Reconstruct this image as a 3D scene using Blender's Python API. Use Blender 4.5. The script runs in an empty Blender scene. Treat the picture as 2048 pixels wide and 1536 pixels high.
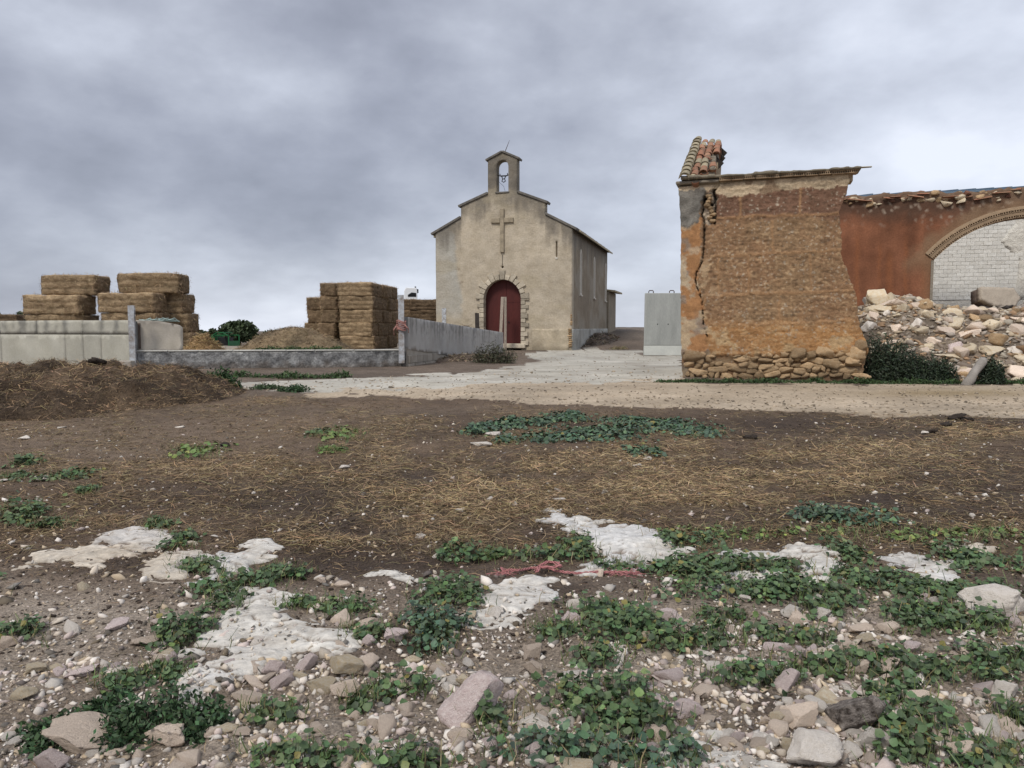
import bpy, bmesh, math, random
import numpy as np
from mathutils import Vector, Matrix, geometry

random.seed(7)
RNG = np.random.default_rng(7)
SC = bpy.context.scene
COL = SC.collection
R = math.radians

# ------------------------------------------------------------------ camera, sky, sun, exposure
FPX = 1500.0                                   # focal length in photograph pixels (2048 wide)
CAMZ = 1.6
PITCH = math.atan(108.0 / FPX)
cam_d = bpy.data.cameras.new('camera')
cam = bpy.data.objects.new('camera', cam_d); COL.objects.link(cam)
cam.location = (0, 0, CAMZ); cam.rotation_euler = (math.pi / 2 - PITCH, 0, 0)
cam_d.sensor_width = 36; cam_d.lens = 36 * FPX / 2048; cam_d.clip_end = 9000; cam_d.clip_start = .05
SC.camera = cam

SUN_AZ, SUN_EL = R(-148), R(50)                # azimuth from +Y towards +X; behind the camera, to the left
world = bpy.data.worlds.new('World'); SC.world = world; world.use_nodes = True

def build_world():
    nt = world.node_tree; N = nt.nodes; L = nt.links
    N.clear()
    out = N.new('ShaderNodeOutputWorld'); bg = N.new('ShaderNodeBackground'); bg.inputs['Strength'].default_value = .1
    L.new(bg.outputs[0], out.inputs[0])
    sky = N.new('ShaderNodeTexSky'); sky.sky_type = 'NISHITA'; sky.sun_disc = False
    sky.sun_elevation = SUN_EL; sky.sun_rotation = SUN_AZ
    tc = N.new('ShaderNodeTexCoord'); sep = N.new('ShaderNodeSeparateXYZ'); L.new(tc.outputs['Generated'], sep.inputs[0])
    def m(op, a, b=None, c=None, clamp=False):
        n = N.new('ShaderNodeMath'); n.operation = op; n.use_clamp = clamp
        for i, v in enumerate((a, b, c)):
            if v is None: continue
            if isinstance(v, (int, float)): n.inputs[i].default_value = v
            else: L.new(v, n.inputs[i])
        return n.outputs[0]
    def noise(vec, scale, det, rough, dist=0.0):
        n = N.new('ShaderNodeTexNoise'); n.inputs['Scale'].default_value = scale; n.inputs['Detail'].default_value = det
        n.inputs['Roughness'].default_value = rough; n.inputs['Distortion'].default_value = dist
        L.new(vec, n.inputs['Vector']); return n.outputs['Fac']
    z = m('MAXIMUM', sep.outputs[2], -.02)
    # the deck is compressed towards the horizon, as a flat layer of cloud seen at a slant
    zc = m('POWER', m('ADD', z, .03), .7)
    comb = N.new('ShaderNodeCombineXYZ'); L.new(sep.outputs[0], comb.inputs[0]); L.new(sep.outputs[1], comb.inputs[1]); L.new(m('MULTIPLY', zc, 1.5), comb.inputs[2])
    mp = N.new('ShaderNodeMapping'); mp.inputs['Location'].default_value = SKY_LOC; mp.inputs['Rotation'].default_value = (0, R(-16), 0)
    mp.inputs['Scale'].default_value = (1.0, 1.0, 1.15)
    L.new(comb.outputs[0], mp.inputs[0])
    n1 = noise(mp.outputs[0], 1.35, 2, .45, .3)
    n2 = noise(mp.outputs[0], 3.4, 12, .52, .0)
    n3 = noise(mp.outputs[0], 8.5, 8, .5, .0)
    f = m('ADD', m('ADD', m('MULTIPLY', n1, .68), m('MULTIPLY', n2, .78)), m('MULTIPLY', n3, .24))
    # the cloud deck thins out towards the right hand side of the view
    f = m('ADD', f, m('MULTIPLY', sep.outputs[0], .10))
    ramp = N.new('ShaderNodeValToRGB'); cr = ramp.color_ramp
    cr.elements[0].position = .46; cr.elements[0].color = (.20, .215, .265, 1)
    cr.elements[1].position = 1.0; cr.elements[1].color = (.68, .715, .80, 1)
    e = cr.elements.new(.62); e.color = (.295, .315, .38, 1)
    e = cr.elements.new(.73); e.color = (.385, .41, .48, 1)
    e = cr.elements.new(.88); e.color = (.545, .58, .665, 1)
    L.new(f, ramp.inputs[0])
    sc = N.new('ShaderNodeVectorMath'); sc.operation = 'SCALE'; sc.inputs[3].default_value = SKY_GAIN; L.new(ramp.outputs[0], sc.inputs[0])
    mix = N.new('ShaderNodeMixRGB'); mix.inputs[0].default_value = .94
    L.new(sky.outputs[0], mix.inputs[1]); L.new(sc.outputs[0], mix.inputs[2])
    L.new(mix.outputs[0], bg.inputs[0])
SKY_GAIN = 7.7
SKY_LOC = (11.2, 3.3, 8.8)
build_world()

sun_d = bpy.data.lights.new('sun', 'SUN'); sun = bpy.data.objects.new('sun', sun_d); COL.objects.link(sun)
sun_d.energy = 1.5; sun_d.angle = R(14); sun_d.color = (1, .95, .87)
_sd = Vector((math.sin(SUN_AZ) * math.cos(SUN_EL), math.cos(SUN_AZ) * math.cos(SUN_EL), math.sin(SUN_EL)))
sun.rotation_euler = (-_sd).to_track_quat('-Z', 'Y').to_euler()
SC.view_settings.view_transform = 'Standard'; SC.view_settings.look = 'None'
SC.view_settings.exposure = .75; SC.view_settings.gamma = 1; SC.view_settings.use_curve_mapping = False

# ------------------------------------------------------------------ projection and noise helpers
_cp, _sp = math.cos(PITCH), math.sin(PITCH)
def ray(px, py):
    a = (px - 1024) / FPX; b = (768 - py) / FPX
    return Vector((a, _cp + b * _sp, -_sp + b * _cp))
def at(px, py, Y):
    d = ray(px, py); return Vector((0, 0, CAMZ)) + d * (Y / d.y)
def to_px(x, y, z):
    dz = z - CAMZ; fw = np.maximum(y * _cp - dz * _sp, .05); up = y * _sp + dz * _cp
    return 1024 + FPX * x / fw, 768 - FPX * up / fw

def _hash(ix, iy, seed):
    h = (ix * 374761393 + iy * 668265263 + seed * 974634777) & 0xffffffff
    h = ((h ^ (h >> 13)) * 1274126177) & 0xffffffff
    h = h ^ (h >> 16)
    return (h & 0xffff) / 32767.5 - 1.0
def vnoise(x, y, seed=0):
    x = np.asarray(x, float); y = np.asarray(y, float)
    ix = np.floor(x).astype(np.int64); iy = np.floor(y).astype(np.int64)
    fx = x - ix; fy = y - iy; fx = fx * fx * (3 - 2 * fx); fy = fy * fy * (3 - 2 * fy)
    a = _hash(ix, iy, seed); b = _hash(ix + 1, iy, seed); c = _hash(ix, iy + 1, seed); d = _hash(ix + 1, iy + 1, seed)
    return (a * (1 - fx) + b * fx) * (1 - fy) + (c * (1 - fx) + d * fx) * fy
def fbm(x, y, seed=0, o=4):
    s = 0; a = .5
    for k in range(o):
        s = s + a * vnoise(x * 2 ** k, y * 2 ** k, seed + k * 17); a *= .5
    return s
def sm(a, b, x):
    t = np.clip((np.asarray(x, float) - a) / (b - a), 0, 1); return t * t * (3 - 2 * t)
def inpoly(px, py, poly):
    px = np.asarray(px, float); py = np.asarray(py, float); r = np.zeros(px.shape, bool); n = len(poly)
    for i in range(n):
        x1, y1 = poly[i]; x2, y2 = poly[(i + 1) % n]
        if y1 == y2: continue
        c = ((y1 > py) != (y2 > py)) & (px < (x2 - x1) * (py - y1) / (y2 - y1) + x1); r ^= c
    return r
def segdist(px, py, pts, closed=False):
    d = np.full(np.shape(px), 1e9); n = len(pts)
    for i in range(n if closed else n - 1):
        x1, y1 = pts[i]; x2, y2 = pts[(i + 1) % n]
        l2 = (x2 - x1) ** 2 + (y2 - y1) ** 2 + 1e-12
        t = np.clip(((px - x1) * (x2 - x1) + (py - y1) * (y2 - y1)) / l2, 0, 1)
        d = np.minimum(d, np.hypot(px - x1 - t * (x2 - x1), py - y1 - t * (y2 - y1)))
    return d

# ------------------------------------------------------------------ object helpers
def tag(o, label=None, cat=None, group=None, kind=None):
    if label: o['label'] = label
    if cat: o['category'] = cat
    if group: o['group'] = group
    if kind: o['kind'] = kind
    return o
def empty(name, loc=(0, 0, 0), rz=0.0):
    o = bpy.data.objects.new(name, None); COL.objects.link(o); o.location = loc; o.rotation_euler = (0, 0, rz)
    o.empty_display_size = .2; return o
def mesh_np(name, V, F, color=None, smooth=False):
    V = np.ascontiguousarray(V, np.float32); me = bpy.data.meshes.new(name)
    groups = F if isinstance(F, list) else [F]
    groups = [np.ascontiguousarray(g, np.int32) for g in groups if len(g)]
    me.vertices.add(len(V)); me.vertices.foreach_set('co', V.ravel())
    tot = np.concatenate([np.full(len(g), g.shape[1], np.int32) for g in groups])
    idx = np.concatenate([g.ravel() for g in groups])
    start = np.concatenate([[0], np.cumsum(tot)[:-1]]).astype(np.int32)
    me.loops.add(len(idx)); me.loops.foreach_set('vertex_index', idx)
    me.polygons.add(len(tot)); me.polygons.foreach_set('loop_start', start); me.polygons.foreach_set('loop_total', tot)
    if smooth: me.polygons.foreach_set('use_smooth', np.ones(len(tot), bool))
    me.update(calc_edges=True)
    if color is not None:
        a = me.color_attributes.new('Col', 'FLOAT_COLOR', 'POINT')
        c = np.ones((len(V), 4), np.float32); c[:, :3] = color; a.data.foreach_set('color', c.ravel())
    return me
def obj(name, me, m=None, parent=None, loc=None, rot=None, scale=None):
    o = bpy.data.objects.new(name, me); COL.objects.link(o)
    if m is not None and not me.materials: me.materials.append(m)
    if parent: o.parent = parent
    if loc is not None: o.location = loc
    if rot is not None: o.rotation_euler = rot
    if scale is not None: o.scale = scale
    return o
class MB:
    """collects plain shapes into one mesh"""
    def __init__(s): s.v = []; s.f = []
    def add(s, vs, fs):
        b = len(s.v); s.v += [tuple(v) for v in vs]; s.f += [tuple(i + b for i in f) for f in fs]; return s
    def box(s, x0, x1, y0, y1, z0, z1, M=None):
        vs = [Vector(p) for p in ((x0, y0, z0), (x1, y0, z0), (x1, y1, z0), (x0, y1, z0), (x0, y0, z1), (x1, y0, z1), (x1, y1, z1), (x0, y1, z1))]
        if M is not None: vs = [M @ v for v in vs]
        return s.add(vs, [(0, 3, 2, 1), (4, 5, 6, 7), (0, 1, 5, 4), (1, 2, 6, 5), (2, 3, 7, 6), (3, 0, 4, 7)])
    def bar(s, a, b, w, h=None, up=(0, 0, 1)):
        a = Vector(a); b = Vector(b); h = h or w; d = (b - a).normalized(); upv = Vector(up)
        if abs(d.dot(upv)) > .98: upv = Vector((0, 1, 0))
        r = d.cross(upv).normalized() * (w / 2); u = r.cross(d).normalized() * (h / 2)
        vs = [p + sx * r + su * u for p in (a, b) for sx, su in ((-1, -1), (1, -1), (1, 1), (-1, 1))]
        return s.add(vs, [(0, 1, 2, 3), (7, 6, 5, 4), (0, 4, 5, 1), (1, 5, 6, 2), (2, 6, 7, 3), (3, 7, 4, 0)])
    def tube(s, pts, rad, n=8, cap=True):
        pts = [Vector(p) for p in pts]; k = len(pts); b = len(s.v)
        rad = [float(q) for q in rad] if isinstance(rad, (list, tuple)) else [float(rad)] * k
        for i, p in enumerate(pts):
            d = (pts[min(i + 1, k - 1)] - pts[max(i - 1, 0)]).normalized()
            r = d.cross(Vector((0, 0, 1)))
            if r.length < .05: r = d.cross(Vector((0, 1, 0)))
            r.normalize(); u = r.cross(d)
            for j in range(n):
                t = 2 * math.pi * j / n; s.v.append(tuple(p + rad[i] * (math.cos(t) * r + math.sin(t) * u)))
        for i in range(k - 1):
            for j in range(n):
                j2 = (j + 1) % n; s.f.append((b + i * n + j, b + i * n + j2, b + (i + 1) * n + j2, b + (i + 1) * n + j))
        if cap:
            s.f.append(tuple(b + j for j in range(n))); s.f.append(tuple(b + (k - 1) * n + j for j in reversed(range(n))))
        return s
    def prism(s, poly, y0, y1):
        """polygon in x,z pulled along y"""
        n = len(poly); vs = [(p[0], y0, p[1]) for p in poly] + [(p[0], y1, p[1]) for p in poly]
        fs = [tuple(range(n)), tuple(reversed(range(n, 2 * n)))] + [(i, i + n, (i + 1) % n + n, (i + 1) % n) for i in range(n)]
        return s.add(vs, fs)
    def mesh(s, name, bevel=0.0, smooth=False):
        me = bpy.data.meshes.new(name); me.from_pydata(s.v, [], s.f)
        bm = bmesh.new(); bm.from_mesh(me)
        bmesh.ops.recalc_face_normals(bm, faces=bm.faces)
        if bevel:
            bmesh.ops.bevel(bm, geom=[e for e in bm.edges if e.is_manifold and e.calc_face_angle(0) > .5], offset=bevel, segments=1, affect='EDGES')
        bm.to_mesh(me); bm.free()
        if smooth:
            for p in me.polygons: p.use_smooth = True
        return me
    def build(s, name, m, parent=None, bevel=0.0, smooth=False, **k): return obj(name, s.mesh(name, bevel, smooth), m, parent, **k)

# ------------------------------------------------------------------ materials
def mat(name, base, var=None, scale=3.0, bump=.0, bscale=30.0, rough=.9, attr=False, rnd=0.0, stretch=(1, 1, 1), spec=.25, fine=.25, fscale=None, metal=0.0):
    """base colour broken up by two noises; attr multiplies by the mesh colour; rnd varies it per object"""
    m = bpy.data.materials.new(name); m.use_nodes = True; nt = m.node_tree; N = nt.nodes; L = nt.links
    p = N['Principled BSDF']; p.inputs['Roughness'].default_value = rough; p.inputs['Specular IOR Level'].default_value = spec; p.inputs['Metallic'].default_value = metal
    tc = N.new('ShaderNodeTexCoord'); mp = N.new('ShaderNodeMapping'); mp.inputs['Scale'].default_value = stretch; L.new(tc.outputs['Object'], mp.inputs[0])
    vec = mp.outputs[0]
    if rnd:
        oi = N.new('ShaderNodeObjectInfo'); va = N.new('ShaderNodeVectorMath'); va.operation = 'MULTIPLY_ADD'
        va.inputs[1].default_value = (37, 37, 37); L.new(oi.outputs['Random'], va.inputs[0]); L.new(mp.outputs[0], va.inputs[2]); vec = va.outputs[0]
    n1 = N.new('ShaderNodeTexNoise'); n1.inputs['Scale'].default_value = scale; n1.inputs['Detail'].default_value = 6; n1.inputs['Roughness'].default_value = .62; L.new(vec, n1.inputs['Vector'])
    n2 = N.new('ShaderNodeTexNoise'); n2.inputs['Scale'].default_value = fscale or scale * 12; n2.inputs['Detail'].default_value = 5; n2.inputs['Roughness'].default_value = .7; L.new(vec, n2.inputs['Vector'])
    var = var or tuple(c * .7 for c in base)
    mr = N.new('ShaderNodeMapRange'); mr.inputs[1].default_value = .33; mr.inputs[2].default_value = .67; L.new(n1.outputs['Fac'], mr.inputs[0])
    mx = N.new('ShaderNodeMixRGB'); mx.inputs[1].default_value = (*base, 1); mx.inputs[2].default_value = (*var, 1); L.new(mr.outputs[0], mx.inputs[0])
    col = mx.outputs[0]
    fr = N.new('ShaderNodeMapRange'); fr.inputs[1].default_value = .3; fr.inputs[2].default_value = .7; fr.inputs[3].default_value = 1 - fine; fr.inputs[4].default_value = 1 + fine
    L.new(n2.outputs['Fac'], fr.inputs[0])
    def mul(a, b):
        q = N.new('ShaderNodeVectorMath'); q.operation = 'MULTIPLY'; L.new(a, q.inputs[0]); L.new(b, q.inputs[1]); return q.outputs[0]
    col = mul(col, fr.outputs[0])
    if attr:
        at_ = N.new('ShaderNodeAttribute'); at_.attribute_name = 'Col'; col = mul(col, at_.outputs['Color'])
    if rnd:
        rr = N.new('ShaderNodeMapRange'); rr.inputs[3].default_value = 1 - rnd; rr.inputs[4].default_value = 1 + rnd; L.new(oi.outputs['Random'], rr.inputs[0]); col = mul(col, rr.outputs[0])
    L.new(col, p.inputs['Base Color'])
    if bump:
        n3 = N.new('ShaderNodeTexNoise'); n3.inputs['Scale'].default_value = bscale; n3.inputs['Detail'].default_value = 6; n3.inputs['Roughness'].default_value = .65; L.new(vec, n3.inputs['Vector'])
        b = N.new('ShaderNodeBump'); b.inputs['Strength'].default_value = .9; b.inputs['Distance'].default_value = bump; L.new(n3.outputs['Fac'], b.inputs['Height']); L.new(b.outputs[0], p.inputs['Normal'])
    return m
W1 = (1, 1, 1)
M = {}
M['ground'] = mat('ground_soil', W1, (.66, .64, .62), 4.0, .05, 34, attr=True, fine=.7, fscale=60)
M['road'] = mat('road_gravel', W1, (.85, .83, .8), .9, .012, 30, attr=True, fine=.3, fscale=16)
M['slab'] = mat('worn_concrete', W1, (.84, .83, .80), .8, .006, 25, attr=True, fine=.18, fscale=9)
M['yard'] = mat('yard_earth', (.30, .255, .20), (.20, .165, .13), .6, .02, 10, fine=.3)
M['limestone'] = mat('bedrock_limestone', W1, (.82, .80, .78), 3.0, .012, 30, attr=True, fine=.16, fscale=45, stretch=(1, 1.9, 1))
M['rock_pale'] = mat('rock_pale', (.72, .595, .485), (.60, .485, .39), 7, .02, 16, rnd=.22, fine=.22)
M['rock_white'] = mat('rock_white', (.78, .715, .645), (.66, .59, .51), 6, .02, 16, rnd=.15, fine=.18)
M['rock_mauve'] = mat('rock_mauve', (.55, .43, .405), (.72, .62, .58), 8, .02, 18, rnd=.18, fine=.22)
M['rock_yellow'] = mat('rock_yellow', (.55, .425, .27), (.62, .555, .44), 5, .02, 16, rnd=.18, fine=.2)
M['rock_mud'] = mat('rock_mud', (.055, .042, .034), (.40, .35, .31), 3.5, .03, 12, fine=.3)
M['gravel'] = mat('gravel_bits', W1, (.85, .83, .8), 20, 0, attr=True, fine=.15)
M['straw'] = mat('straw_strands', W1, (.8, .78, .74), 8, 0, attr=True, fine=.1, rough=.75)
M['leaf'] = mat('mallow_leaves', W1, (.75, .8, .75), 10, 0, attr=True, fine=.15, rough=.55, spec=.35)
M['chapel'] = mat('chapel_render', W1, (.86, .84, .80), 1.6, .035, 9, attr=True, fine=.14, fscale=11)
M['coping'] = mat('coping_stone', (.17, .155, .135), (.09, .085, .078), 4, .015, 18, fine=.3)
M['quoin'] = mat('quoin_stone', (.50, .44, .345), (.32, .275, .21), 5, .02, 16, rnd=.3, fine=.2)
M['door'] = mat('door_red', (.082, .017, .014), (.055, .012, .011), 2.0, .003, 30, rough=.6, fine=.15, stretch=(1, 1, .25))
M['dark_metal'] = mat('dark_iron', (.02, .02, .022), rough=.6)
M['rust'] = mat('rusty_iron', (.10, .06, .045), (.05, .035, .03), 12)
M['void'] = mat('dark_pane', (.012, .012, .014), rough=.35)
M['tapia'] = mat('rammed_earth', W1, (.84, .80, .78), 3.0, .022, 24, attr=True, fine=.34, fscale=30, stretch=(1, 1, 2.4))
M['redwall'] = mat('red_earth_render', W1, (.80, .76, .74), 1.2, .01, 16, attr=True, fine=.2, fscale=20)
M['ruin_stone'] = mat('ruin_stone', (.36, .225, .115), (.46, .345, .215), 5, .03, 14, rnd=.38, fine=.32)
M['shard'] = mat('brick_shard', (.22, .10, .065), (.15, .08, .055), 5, .02, 16, rnd=.3)
M['tile'] = mat('roof_tile_clay', (.30, .12, .072), (.24, .16, .10), 6, .006, 30, rnd=.3, fine=.25)
M['tile_lichen'] = mat('roof_tile_lichen', (.27, .22, .14), (.34, .30, .21), 8, .006, 30, rnd=.25, fine=.25)
M['brick'] = mat('hollow_brick', (.33, .235, .15), (.26, .19, .125), 7, .004, 30, rnd=.18, fine=.2)
M['mortar'] = mat('mortar_bed', (.27, .235, .19), (.18, .155, .12), 5, .03, 16, fine=.3)
M['whiteblock'] = mat('white_painted_block', (.74, .73, .69), (.62, .60, .55), 2.5, .02, 12, rnd=.06, fine=.14)
M['whiteplaster'] = mat('white_rough_plaster', (.73, .705, .64), (.58, .55, .49), 1.5, .06, 7, fine=.16)
M['blueroof'] = mat('blue_sheet_metal', (.10, .16, .22), (.13, .19, .25), 1, 0, rough=.45, spec=.5, fine=.06)
M['precast'] = mat('precast_concrete', (.38, .39, .37), (.29, .30, .285), 1.6, .004, 20, fine=.12, fscale=22, stretch=(1.6, 1.6, .35))
M['precast_foot'] = mat('precast_foot', (.50, .51, .47), (.44, .45, .42), 2, .004, 30, fine=.08)
M['concrete'] = mat('cast_concrete', W1, (.88, .87, .84), 1.5, .005, 25, attr=True, fine=.1)
M['rubblewall'] = mat('grey_rendered_rubble', W1, (.55, .55, .55), 5.0, .06, 9, attr=True, fine=.5, fscale=16)
M['block'] = mat('concrete_block', (.36, .33, .285), (.29, .26, .22), 3, .008, 30, rnd=.12, fine=.14)
M['white_steel'] = mat('flaking_white_paint', (.50, .54, .58), (.20, .16, .13), 6, .004, 30, rough=.6, fine=.2)
M['bale'] = mat('baled_straw', W1, (.46, .42, .38), 3.6, .08, 22, attr=True, fine=.8, fscale=28, rnd=.14, stretch=(1, 1, 2.2))
M['heap'] = mat('heap_litter', W1, (.55, .52, .5), 2.4, .05, 20, attr=True, fine=.45, fscale=30)
M['wood'] = mat('weathered_wood', (.30, .25, .20), (.18, .15, .125), 4, .006, 30, rnd=.2, stretch=(6, 6, .8), fine=.25)
M['wood_grey'] = mat('grey_driftwood', (.33, .30, .27), (.22, .20, .175), 4, .01, 22, rnd=.2, fine=.25)
M['dark_wood'] = mat('dark_rotten_wood', (.06, .05, .045), (.03, .025, .022), 5, .01, 20, fine=.3)
M['twine'] = mat('pink_twine', (.46, .20, .20), (.34, .14, .14), 30, .002, 120, rough=.8, fine=.25)
M['green_paint'] = mat('green_paint', (.012, .11, .035), (.01, .085, .03), 3, rough=.5, fine=.1)
M['white_paint'] = mat('white_vehicle_paint', (.72, .73, .74), (.66, .67, .68), 2, rough=.35, spec=.5, fine=.04)
M['rubber'] = mat('black_rubber', (.02, .02, .02), rough=.8)
M['bark'] = mat('bark', (.07, .055, .042), (.04, .032, .026), 6, .02, 20)
M['tree_leaf'] = mat('oak_leaves', W1, (.7, .75, .7), 3, 0, attr=True, fine=.2, rough=.6)
M['plastic'] = mat('white_plastic_scrap', (.62, .63, .62), rough=.5)

# ------------------------------------------------------------------ the lie of the land
def Hbase(x, y):
    x = np.asarray(x, float); y = np.asarray(y, float)
    h = np.interp(y, [-50, 0, 17, 19, 22, 40, 4000], [-.05, 0, .374, .412, .43, .52, .52])
    left = sm(-5, -12, x)
    far = np.interp(y, [22, 26, 40, 50, 80, 200, 4000], [0, -.1, -.4, -.65, -1.0, -2.4, -7])
    right = sm(.5, 4.5, x)
    hill = np.interp(y, [40.5, 54, 62, 72, 110, 300, 4000], [0, .98, 1.28, 1.36, .7, -1.5, -7])
    mid = np.interp(y, [40, 60, 4000], [0, -.2, -7])
    return h + left * far + right * hill + (1 - left) * (1 - right) * mid
def H(x, y):
    x = np.asarray(x, float); y = np.asarray(y, float)
    px, py = to_px(x, y, Hbase(x, y))
    flat = 1 - .85 * road_mask(px, py)
    n = .05 * fbm(x * .55, y * .55, 3, 3) + .035 * fbm(x * 2.3, y * 2.3, 5, 3) * sm(24, 8, y) + .028 * fbm(x * 8, y * 8, 9, 3) * sm(16, 6, y)
    return Hbase(x, y) + n * flat
ROAD = [(600, 786), (800, 791), (950, 801), (1080, 813), (1350, 818), (1700, 827), (2048, 838), (2900, 868), (2900, 772), (2048, 770), (1400, 764), (1355, 757), (1200, 764), (1000, 769), (820, 775), (640, 781)]
SLAB = [(455, 766), (560, 760), (700, 757), (800, 751), (930, 747), (1010, 737), (1075, 722), (1040, 706), (1120, 699), (1290, 700), (1290, 708), (1368, 712), (1372, 757), (1355, 757), (1200, 764), (1000, 769), (820, 775), (640, 781), (480, 783)]
def road_mask(px, py):
    return (inpoly(px, py, ROAD) | inpoly(px, py, SLAB)).astype(float)
def gp(px, py):
    """point of the ground seen at a pixel"""
    return Vector(gp_np(np.array([float(px)]), np.array([float(py)]), 9)[0])
def gp_np(px, py, it=12):
    a = (px - 1024) / FPX; b = (768 - py) / FPX
    dx, dy, dz = a, _cp + b * _sp, -_sp + b * _cp; t = np.clip((.3 - CAMZ) / dz, .3, 60)
    for k in range(it):
        z = H(dx * t, dy * t) if k > it - 4 else Hbase(dx * t, dy * t); t = np.clip(t * .3 + .7 * ((z - CAMZ) / dz), .3, 400)
    return np.stack([dx * t, dy * t, H(dx * t, dy * t)], 1)

OUTCROPS = [
 ([(1165,1050),(1195,1047),(1225,1052),(1262,1062),(1290,1057),(1325,1072),(1333,1086),(1376,1106),(1374,1116),(1320,1128),(1290,1130),(1240,1148),(1160,1145),(1180,1130),(1208,1117),(1182,1098),(1160,1070)], .10, 'largest smooth white bedrock outcrop, right above the pink twine'),
 ([(1097,1020),(1112,1019),(1122,1030),(1150,1042),(1166,1054),(1148,1060),(1118,1049),(1094,1047),(1100,1035)], .03, 'narrow white bedrock tongue joining the largest outcrop from behind'),
 ([(1012,1166),(1050,1157),(1095,1158),(1098,1180),(1112,1200),(1060,1208),(1040,1222),(998,1218),(970,1200)], .06, 'rounded white bedrock patch just in front of the pink twine'),
 ([(960,1236),(1000,1230),(1045,1232),(1050,1242),(1005,1250),(990,1258),(948,1252)], .03, 'thin flat white bedrock sliver in the middle of the stony foreground'),
 ([(452,1188),(500,1180),(545,1177),(606,1190),(592,1212),(560,1222),(578,1238),(640,1246),(692,1266),(680,1288),(600,1300),(555,1312),(500,1330),(482,1360),(452,1392),(430,1408),(352,1431),(344,1402),(388,1352),(440,1314),(486,1288),(440,1256),(455,1225),(480,1212)], .055, 'long winding white bedrock band running down the left foreground'),
 ([(376,1287),(420,1274),(468,1269),(484,1280),(452,1300),(400,1304),(378,1300)], .06, 'small white bedrock hump beside the winding band, among mallow'),
 ([(408,1170),(425,1140),(455,1118),(498,1092),(535,1084),(562,1092),(548,1110),(512,1128),(500,1148),(470,1150),(440,1158)], .12, 'raised whitish bedrock rib left of centre, above dark green mallow'),
 ([(298,1152),(304,1126),(330,1112),(380,1104),(432,1106),(414,1126),(366,1138),(340,1158)], .05, 'cracked cream bedrock patch left of the raised rib'),
 ([(-40,1150),(40,1122),(100,1104),(190,1096),(205,1072),(250,1062),(300,1066),(338,1078),(312,1100),(250,1118),(200,1130),(130,1118),(60,1142),(-40,1166)], .045, 'wide pale cracked bedrock shelf at the left edge of the field'),
 ([(382,1077),(420,1072),(454,1079),(424,1090),(388,1089)], .03, 'little pale bedrock chip behind the cracked cream patch'),
 ([(1448,1112),(1470,1103),(1512,1098),(1545,1106),(1585,1096),(1640,1092),(1686,1097),(1668,1112),(1664,1160),(1618,1156),(1632,1132),(1592,1112),(1530,1120),(1470,1120)], .05, 'angular white bedrock band among the mallow right of the largest outcrop'),
 ([(1430,1176),(1462,1162),(1500,1150),(1560,1154),(1548,1166),(1470,1176)], .03, 'half buried white bedrock strip under the mallow right of the twine'),
 ([(1778,1122),(1800,1114),(1840,1116),(1888,1126),(1912,1150),(1872,1164),(1826,1144)], .05, 'flat white bedrock plate in the green patch at the right'),
 ([(1884,1091),(1918,1081),(1948,1088),(1968,1100),(1950,1112),(1904,1106)], .06, 'small domed cream bedrock knob in bright green weeds at the right'),
 ([(1336,1484),(1390,1476),(1450,1488),(1500,1512),(1560,1560),(1400,1570),(1350,1520)], .05, 'white bedrock slab cut by the bottom edge of the picture'),
 ([(746,1146),(775,1141),(808,1148),(782,1156),(752,1153)], .02, 'tiny white bedrock spot left of the twine in dark soil'),
 ([(655,1205),(690,1198),(706,1206),(672,1214)], .02, 'tiny white bedrock spot beside the winding band'),
 ([(2030,1262),(2090,1240),(2110,1290),(2040,1290)], .03, 'pale bedrock patch leaving the picture on the right'),
]
for i, (pl, h, lb) in enumerate(OUTCROPS):      # roughen the traced outlines
    q = []
    for k in range(len(pl)):
        (x1, y1), (x2, y2) = pl[k], pl[(k + 1) % len(pl)]; n = max(2, int(math.hypot(x2 - x1, y2 - y1) / 7))
        for j in range(n):
            t = j / n; q.append((x1 + (x2 - x1) * t + random.uniform(-3, 3), y1 + (y2 - y1) * t + random.uniform(-1.6, 1.6)))
    OUTCROPS[i] = (q, h, lb)
def gauss(px, py, cx, cy, sx, sy, a=1.0): return a * np.exp(-((px - cx) / sx) ** 2 - ((py - cy) / sy) ** 2)
def straw_mask(px, py):
    m = np.zeros(np.shape(px)) + .24 * sm(800, 830, py) * sm(1130, 1060, py)
    for a in ((430,930,260,40,.25),(250,980,200,30,.2),(1000,980,170,45,.55),(1180,945,230,35,.55),(1480,960,190,40,.95),(1330,985,160,30,.6),(1640,950,150,25,.5),(1950,868,150,22,.9),(720,1080,130,14,.8),
              (1020,1065,160,22,.4),(480,800,190,12,.9),(900,905,220,30,.4),(720,850,260,30,.22),(1200,920,200,20,.3),(560,960,200,30,.2),(200,1042,80,10,.4),
              (1000,1020,120,16,.5),(1750,905,220,24,.4),(1400,890,200,20,.3),(1900,785,120,7,.7),(560,786,130,8,.7),(830,1000,160,40,.3)):
        m = m + gauss(px, py, *a)
    return np.clip(m * (.75 + .9 * vnoise(px * .013, py * .045, 41)), 0, 1)
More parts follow.
